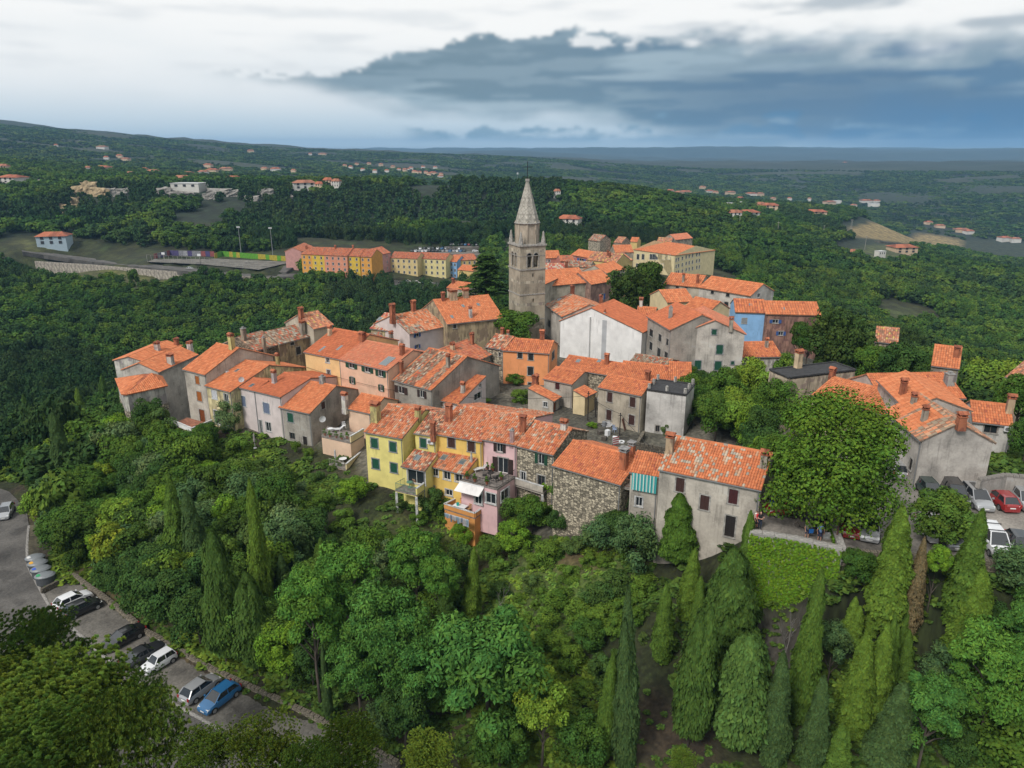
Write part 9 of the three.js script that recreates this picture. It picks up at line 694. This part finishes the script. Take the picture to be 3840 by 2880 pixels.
{ // clutter in the courtyard
  const J = [['white_cabinet', 'old white stove standing in the courtyard clutter', 'stove'], ['crate', 'pale wooden crate in the courtyard clutter', 'crate'], ['plastic_chair', 'blue plastic chair in the courtyard clutter', 'chair'], ['board_stack', 'leaning rusty board by the courtyard wall', 'board'], ['barrel', 'grey barrel beside the courtyard vine', 'barrel'], ['tarpaulin', 'crumpled pale sheet over courtyard junk', 'sheet'], ['crate', 'dark crate below the courtyard vine', 'crate'], ['white_cabinet', 'low white cabinet behind the long roof', 'cabinet'], ['tyre', 'white painted tyre planter in the courtyard', 'tyre']], r = rngOf(15);
  J.forEach(([n, l, c], i) => { const p = at('junk' + i); p.y = land(p.x, p.z); if (n === 'plastic_chair') { PT.jc = [p.x, p.y, p.z]; chair('jc', mat([0.28, 0.36, 0.52]), l, 0.5, n); return; } const g = thing(n, l, c, null, [p.x, p.y, p.z], r() * 3), b = new Bag(); if (n === 'tyre') { b.lathe(0, 0, [[0.2, 0.02], [0.42, 0], [0.45, 0.15], [0.42, 0.3], [0.2, 0.28]], 18); b.mesh('ring', plasticW, g); const q = new Bag(); q.lathe(0, 0, [[0.21, 0.2], [0.01, 0.24]], 12); q.mesh('soil', mat([0.05, 0.06, 0.03]), g); } else if (n === 'barrel') { b.lathe(0, 0, [[0.01, 0], [0.3, 0], [0.33, 0.45], [0.3, 0.9], [0.01, 0.9]], 16); b.mesh('drum', mat([0.2, 0.21, 0.22]), g); const q = new Bag(); for (const y of [0.25, 0.62]) q.lathe(0, 0, [[0.31, y], [0.345, y + 0.03], [0.31, y + 0.06]], 16); q.mesh('hoop', iron, g); } else if (n === 'tarpaulin') { const K = 8; const f = (u, v) => V((u - 0.5) * 2.2, 0.5 + 0.3 * fbm(u * 4 + i, v * 4, 3, 3) - 1.6 * ((u - 0.5) ** 2 + (v - 0.5) ** 2), (v - 0.5) * 1.6); for (let a = 0; a < K; a++) for (let e = 0; e < K; e++) b.quad(f(a / K, e / K), f(a / K, (e + 1) / K), f((a + 1) / K, (e + 1) / K), f((a + 1) / K, e / K)); b.mesh('cloth', mat([0.5, 0.5, 0.5], { map: texFine }), g); } else if (n === 'board_stack') { for (let k = 0; k < 4; k++) { const q = new Bag(); q.hexa([V(-1 + k * 0.2, 0, 0.3), V(-0.85 + k * 0.2, 0, 0.3), V(-0.85 + k * 0.2, 0, 0.25), V(-1 + k * 0.2, 0, 0.25)], [V(-1 + k * 0.25, 1.7, -0.2), V(-0.85 + k * 0.25, 1.7, -0.2), V(-0.85 + k * 0.25, 1.7, -0.25), V(-1 + k * 0.25, 1.7, -0.25)]); q.mesh('plank', mat([0.2, 0.08, 0.05], { map: texWood }), g); } } else { const w = n === 'crate' ? 0.7 : 0.6, h = n === 'crate' ? 0.5 : 0.85, m = n === 'crate' ? greyWood : plasticW; b.box(0, 0.02, 0, w, h, w * 0.9); b.mesh('case', m, g); for (let k = 0; k < 4; k++) { const q = new Bag(); q.box(0, 0.08 + k * h * 0.23, w * 0.46, w * 0.94, h * 0.16, 0.03); q.mesh(n === 'crate' ? 'slat' : 'drawer', m, g); } } });
  const f = at('flag'), fg = thing('striped_cloth', 'red and white striped cloth hanging by the courtyard pole', 'cloth', null, [f.x, land(f.x, f.z), f.z], 0.5); for (let k = 0; k < 7; k++) { const b = new Bag(); b.hexa([V(-0.5, 0.3 + k * 0.16, 0.02), V(0.5, 0.3 + k * 0.16, 0.02), V(0.5, 0.3 + k * 0.16, 0), V(-0.5, 0.3 + k * 0.16, 0)], [V(-0.48, 0.455 + k * 0.16, 0.02), V(0.48, 0.455 + k * 0.16, 0.02), V(0.48, 0.455 + k * 0.16, 0), V(-0.48, 0.455 + k * 0.16, 0)]); b.mesh('stripe', mat(k % 2 ? [0.6, 0.58, 0.56] : [0.36, 0.05, 0.06]), fg); } const q = new Bag(); q.bar(V(-0.55, 0, 0), V(-0.55, 1.5, 0), 0.04); q.mesh('stick', greyWood, fg);
}
{ // street lamp on the gable, rubble heap, flat roof pillars, white house stripe
  const p = at('lamp'), g = thing('wall_lamp', 'round opal wall lamp on the rough grey gable', 'lamp', null, [p.x, p.y, p.z]), b = new Bag(); b.lathe(0, 0, [[0.02, -0.2], [0.19, -0.08], [0.22, 0.03], [0.16, 0.17], [0.02, 0.21]], 14); b.mesh('globe', mat([0.62, 0.55, 0.38], { r: 0.3 }), g); const a = new Bag(); a.bar(V(0, -0.2, 0), V(0, -0.35, 0), 0.06); a.bar(V(0, -0.35, 0), V(0, -0.35, -0.6), 0.05); a.mesh('bracket', iron, g);
  const q = PT.rubble, rg = thing('rubble_heap', 'heap of pale stones on the bare garden slope', 'stone heap', null, q), r = rngOf(4), sg = new THREE.DodecahedronGeometry(1, 0); for (let i = 0; i < 170; i++) { const a2 = r() * 6.28, d = Math.sqrt(r()), o = new THREE.Mesh(sg, WM.parapet); o.name = 'stone'; o.position.set(Math.cos(a2) * d * 1.3, 0.55 * (1 - d) + 0.1 * r() - Math.sin(a2) * d * 0.5, Math.sin(a2) * d * 1.6); const s = 0.09 + 0.13 * r(); o.scale.set(s * 1.4, s * 0.8, s); o.rotation.set(r() * 3, r() * 3, r() * 3); o.castShadow = o.receiveShadow = true; rg.add(o); }
  const F = HOUSES.find((h) => h.rf === 'tar' && /pillars/.test(h.label)), fb = scene.children.find((o) => o.userData.label === F.label); for (let i = 0; i < 4; i++) for (const t of [0, 0.5]) { const A = F.c[i], B = F.c[(i + 1) % 4], k = new Bag(fb.position.clone()), x = lerp(A[0], B[0], t), z = lerp(A[1], B[1], t), C = [(F.c[0][0] + F.c[2][0]) / 2, (F.c[0][1] + F.c[2][1]) / 2]; k.box(lerp(x, C[0], 0.08), F.ye + 0.1, lerp(z, C[1], 0.08), 0.3, 0.8, 0.3, 0.5); k.mesh('roof_pillar', WM.parapet, fb); }
}
// ---------- far side of the valley ----------
{
  const wallC = { w: [0.62, 0.61, 0.58], c: [0.60, 0.46, 0.32], b: [0.34, 0.44, 0.55], bl: [0.36, 0.46, 0.54] }, unit = (() => { const wl = new Bag(), rf = new Bag(), fl = new Bag(); wl.hexa([V(-0.5, -0.6, 0.35), V(0.5, -0.6, 0.35), V(0.5, -0.6, -0.35), V(-0.5, -0.6, -0.35)], [V(-0.5, 0.42, 0.35), V(0.5, 0.42, 0.35), V(0.5, 0.42, -0.35), V(-0.5, 0.42, -0.35)]); const e = [V(-0.54, 0.42, 0.4), V(0.54, 0.42, 0.4), V(0.54, 0.42, -0.4), V(-0.54, 0.42, -0.4)], r0 = V(-0.3, 0.62, 0), r1 = V(0.3, 0.62, 0); rf.quad(e[0], e[1], r1, r0); rf.quad(e[2], e[3], r0, r1); rf.tri(e[1], e[2], r1); rf.tri(e[3], e[0], r0); rf.quad(e[3], e[2], e[1], e[0]); fl.box(0, 0.42, 0, 1.02, 0.03, 0.74); const wn = new Bag(); wn.box(0, 0, 0, 0.1, 0.14, 0.02); return { wl: wl.geo(), rf: rf.geo(), fl: fl.geo(), wn: wn.geo() }; })();
  const roofC = [mat([0.50, 0.16, 0.08], { map: texOldPaint }), mat([0.46, 0.19, 0.11], { map: texOldPaint })], dark = mat([0.03, 0.03, 0.035]);
  FARHOUSES.forEach(([x, y, z, w, c, flat, hip], i) => { const D = Math.hypot(x, z), g = thing('distant_house', flat ? 'white flat roofed villa among trees on the far ridge' : c === 'bl' ? 'pale blue house with hipped tan roof beside the valley road' : D > 1300 ? (c === 'w' ? 'tiny white house with orange roof on the distant hills' : 'tiny tan house with orange roof on the distant hills') : x > 0 ? (c === 'w' ? 'white house with orange roof among the eastern woods' : 'tan house with orange roof among the eastern woods') : c === 'w' ? 'white house with orange roof on the quarry ridge' : c === 'b' ? 'bluish house with orange roof on the quarry ridge' : 'tan house with orange roof on the quarry ridge', 'house', c === 'bl' ? undefined : 'houses scattered over the wooded hills', [x, y + 1.2, z], ((i * 0.37) % 0.7) - 0.35), s = Math.max(w, 6), h = Math.min(9.5, s * 0.85 + 2.5);
    const add = (geo, n, m, px, py, pz) => { const o = new THREE.Mesh(geo, m); o.name = n; o.scale.set(s, h * 1.3, s); if (px !== undefined) o.position.set(px * s, py * h * 1.3, pz * s); o.castShadow = o.receiveShadow = true; g.add(o); }; add(unit.wl, 'wall', mat(wallC[c], { map: texPaint })); add(flat ? unit.fl : unit.rf, 'roof', flat ? frameWhite : roofC[i % 2]); if (D < 1300) for (const px of [-0.3, 0, 0.3]) for (const py of flat ? [0.22] : [0.05, 0.27]) add(unit.wn, 'window', dark, px, py, 0.355); });
  // cliffs and quarry rock
  const CL = CLIFFS, rock = [mat([0.30, 0.29, 0.275], { map: texCement, b: 0.3 }), mat([0.46, 0.36, 0.22], { map: texCement, b: 0.3 })];
  CL.forEach(([x, y, z, w, h, c], i) => { const b = new Bag(), K = 12, R = 7, f = (u, v) => { const a = (u - 0.5) * Math.PI * 1.1, n = fbm(u * 6 + i * 7, v * 6, 4, 7) - 0.5, rr = 0.5 + n * 0.4; return V(Math.sin(a) * w * rr * 1.05, -h * 0.3 + v * h * 1.15 * (0.8 + 0.5 * fbm(u * 4 + i, 3, 3, 8)), Math.cos(a) * w * 0.4 * (1.1 - 0.65 * v) * (0.7 + n * 1.2) - w * 0.1); }; for (let u = 0; u < K; u++) for (let v = 0; v < R; v++) b.quad(f(u / K, v / R), f((u + 1) / K, v / R), f((u + 1) / K, (v + 1) / R), f(u / K, (v + 1) / R)); for (let u = 0; u < K; u++) b.tri(f(u / K, 1), f((u + 1) / K, 1), V(0, h * 0.9, -w * 0.3)); const o = b.mesh(numbered('rock_outcrop'), rock[c], scene); o.position.set(x, y, z); tag(o, c ? 'ochre stained quarry rock on the wooded ridge' : 'pale grey limestone crag on the wooded ridge', 'rock', c ? 'quarry rocks on the ridge' : 'limestone crags on the ridge'); });
  // sports court
  const C = [[[-210.78,-434.78],[-175.72,-436.07],[-125.84,-423.5],[-136.26,-394.9],[-175.35,-414.51],[-209.6,-423.5]]][0], CW = [[[-211.98,-437.37],[-209.54,-452.83],[-180.32,-448.02]],[[-176.97,-439.33],[-176.08,-449.38],[-155.52,-439.33],[-126.19,-424.73]]], LP = [[-164.64,-22.2,-449.38],[-143.71,-22.2,-443.97]], HP = [[-204.19,-22.2,-432.86],[-180.68,-22.2,-426.58]], y = -22.2, cb = new Bag(), pts = C.map((q) => new THREE.Vector2(...q)); for (const f of THREE.ShapeUtils.triangulateShape(pts, [])) { const q = f.map((k) => V(pts[k].x, y, pts[k].y)); const nn = q[1].clone().sub(q[0]).cross(q[2].clone().sub(q[0])); if (nn.y > 0) cb.tri(...q); else cb.tri(q[0], q[2], q[1]); } const co = cb.mesh('sports_court', SURFM.lot, scene); tag(co, 'grey sports court across the valley', null, null, 'structure');
  const cols = [[[0.30, 0.30, 0.33], [0.42, 0.42, 0.45], [0.10, 0.08, 0.22], [0.36, 0.10, 0.10], [0.45, 0.46, 0.50]], [[0.14, 0.42, 0.03], [0.14, 0.42, 0.03], [0.55, 0.45, 0.05], [0.14, 0.42, 0.03], [0.55, 0.45, 0.05]]];
  CW.forEach((p, wi) => { const g = thing('painted_wall', wi ? 'green and yellow painted boards around the sports court' : 'graffiti covered wall behind the small sports court', 'wall', null, [p[0][0], y, p[0][1]]), r = rngOf(wi + 3); for (let i = 0; i < p.length - 1; i++) { const A = V(p[i][0], 0, p[i][1]), B = V(p[i + 1][0], 0, p[i + 1][1]), n = Math.max(3, Math.round(A.distanceTo(B) / 3)); for (let k = 0; k < n; k++) { const q = A.clone().lerp(B, (k + 0.5) / n), d = B.clone().sub(A).normalize(), b = new Bag(V(p[0][0], y, p[0][1])); b.box(q.x, y - 0.5, q.z, A.distanceTo(B) / n - 0.06, 3.2, 0.2, Math.atan2(-d.z, d.x)); b.mesh('board', mat(cols[wi][Math.floor(r() * 5)], { map: texFine }), g); } } });
  LP.forEach((p) => { const g = thing('floodlight_mast', 'tall floodlight mast beside the sports court', 'lamp post', 'floodlight masts at the court', p), b = new Bag(); b.tube([V(0, 0, 0), V(0, 17, 0)], 0.2, 0.12, 6); b.mesh('mast', mat([0.25, 0.26, 0.27]), g); const l = new Bag(); l.box(0, 16.6, 0.2, 2.0, 0.9, 0.3); l.mesh('lamp_head', mat([0.4, 0.41, 0.42]), g); });
  HP.forEach((p) => { const g = thing('basketball_hoop', 'white basketball backboard on the small court', 'hoop', 'basketball hoops', p), b = new Bag(); b.bar(V(0, 0, 0), V(0, 3.2, 0), 0.2); b.mesh('post', RAILM.pale, g); const k = new Bag(); k.box(0, 2.9, 0.4, 1.9, 1.3, 0.08); k.mesh('backboard', plasticW, g); });
  const fp = C, fg = thing('court_fence', 'tall thin wire fence posts along the court', 'fence', null, [fp[5][0], y, fp[5][1]]); for (const [A, B] of [[fp[5], fp[4]], [fp[4], fp[3]]]) { const n = 12; for (let i = 0; i <= n; i++) { const b = new Bag(V(fp[5][0], y, fp[5][1])), x = lerp(A[0], B[0], i / n), z = lerp(A[1], B[1], i / n); b.bar(V(x, y, z), V(x, y + 4, z), 0.12); b.mesh('post', RAILM.pale, fg); } const b = new Bag(V(fp[5][0], y, fp[5][1])); b.bar(V(A[0], y + 4, A[1]), V(B[0], y + 4, B[1]), 0.08); b.mesh('rail', RAILM.pale, fg); }
  for (const k of ['mast0', 'mast1', 'mast2', 'mast3']) { const p = PT[k], g = thing('antenna_mast', 'mobile phone antenna mast with white panels on the ridge', 'antenna', 'antenna masts on the ridge', p), b = new Bag(), h = k === 'mast2' ? 22 : 17; b.tube([V(0, -1, 0), V(0, h, 0)], 0.35, 0.12, 6); b.mesh('mast', RAILM.pale, g); for (let i = 0; i < 4; i++) { const q = new Bag(); q.box(Math.cos(i * 1.57) * 1.4, h - 6, Math.sin(i * 1.57) * 1.4, 0.9, 4, 0.5); q.bar(V(0, h - 4, 0), V(Math.cos(i * 1.57) * 1.4, h - 4, Math.sin(i * 1.57) * 1.4), 0.15); q.mesh('panel', plasticW, g); } }
  for (let i = 0; i < 6; i++) { const p = PT['ppole' + i], g = thing('utility_pole', 'thin pale utility pole standing in the eastern woods', 'pole', 'utility poles in the eastern woods', p), b = new Bag(); b.tube([V(0, -1, 0), V(0, 13, 0)], 0.22, 0.15, 6); b.mesh('shaft', RAILM.pale, g); const c = new Bag(); c.box(0, 12.2, 0, 2.2, 0.18, 0.18); c.mesh('cross_arm', RAILM.pale, g); }
}
scene.fog = new THREE.FogExp2(new THREE.Color(0.34, 0.64, 1.0), 9e-5);
renderer.render(scene, camera);
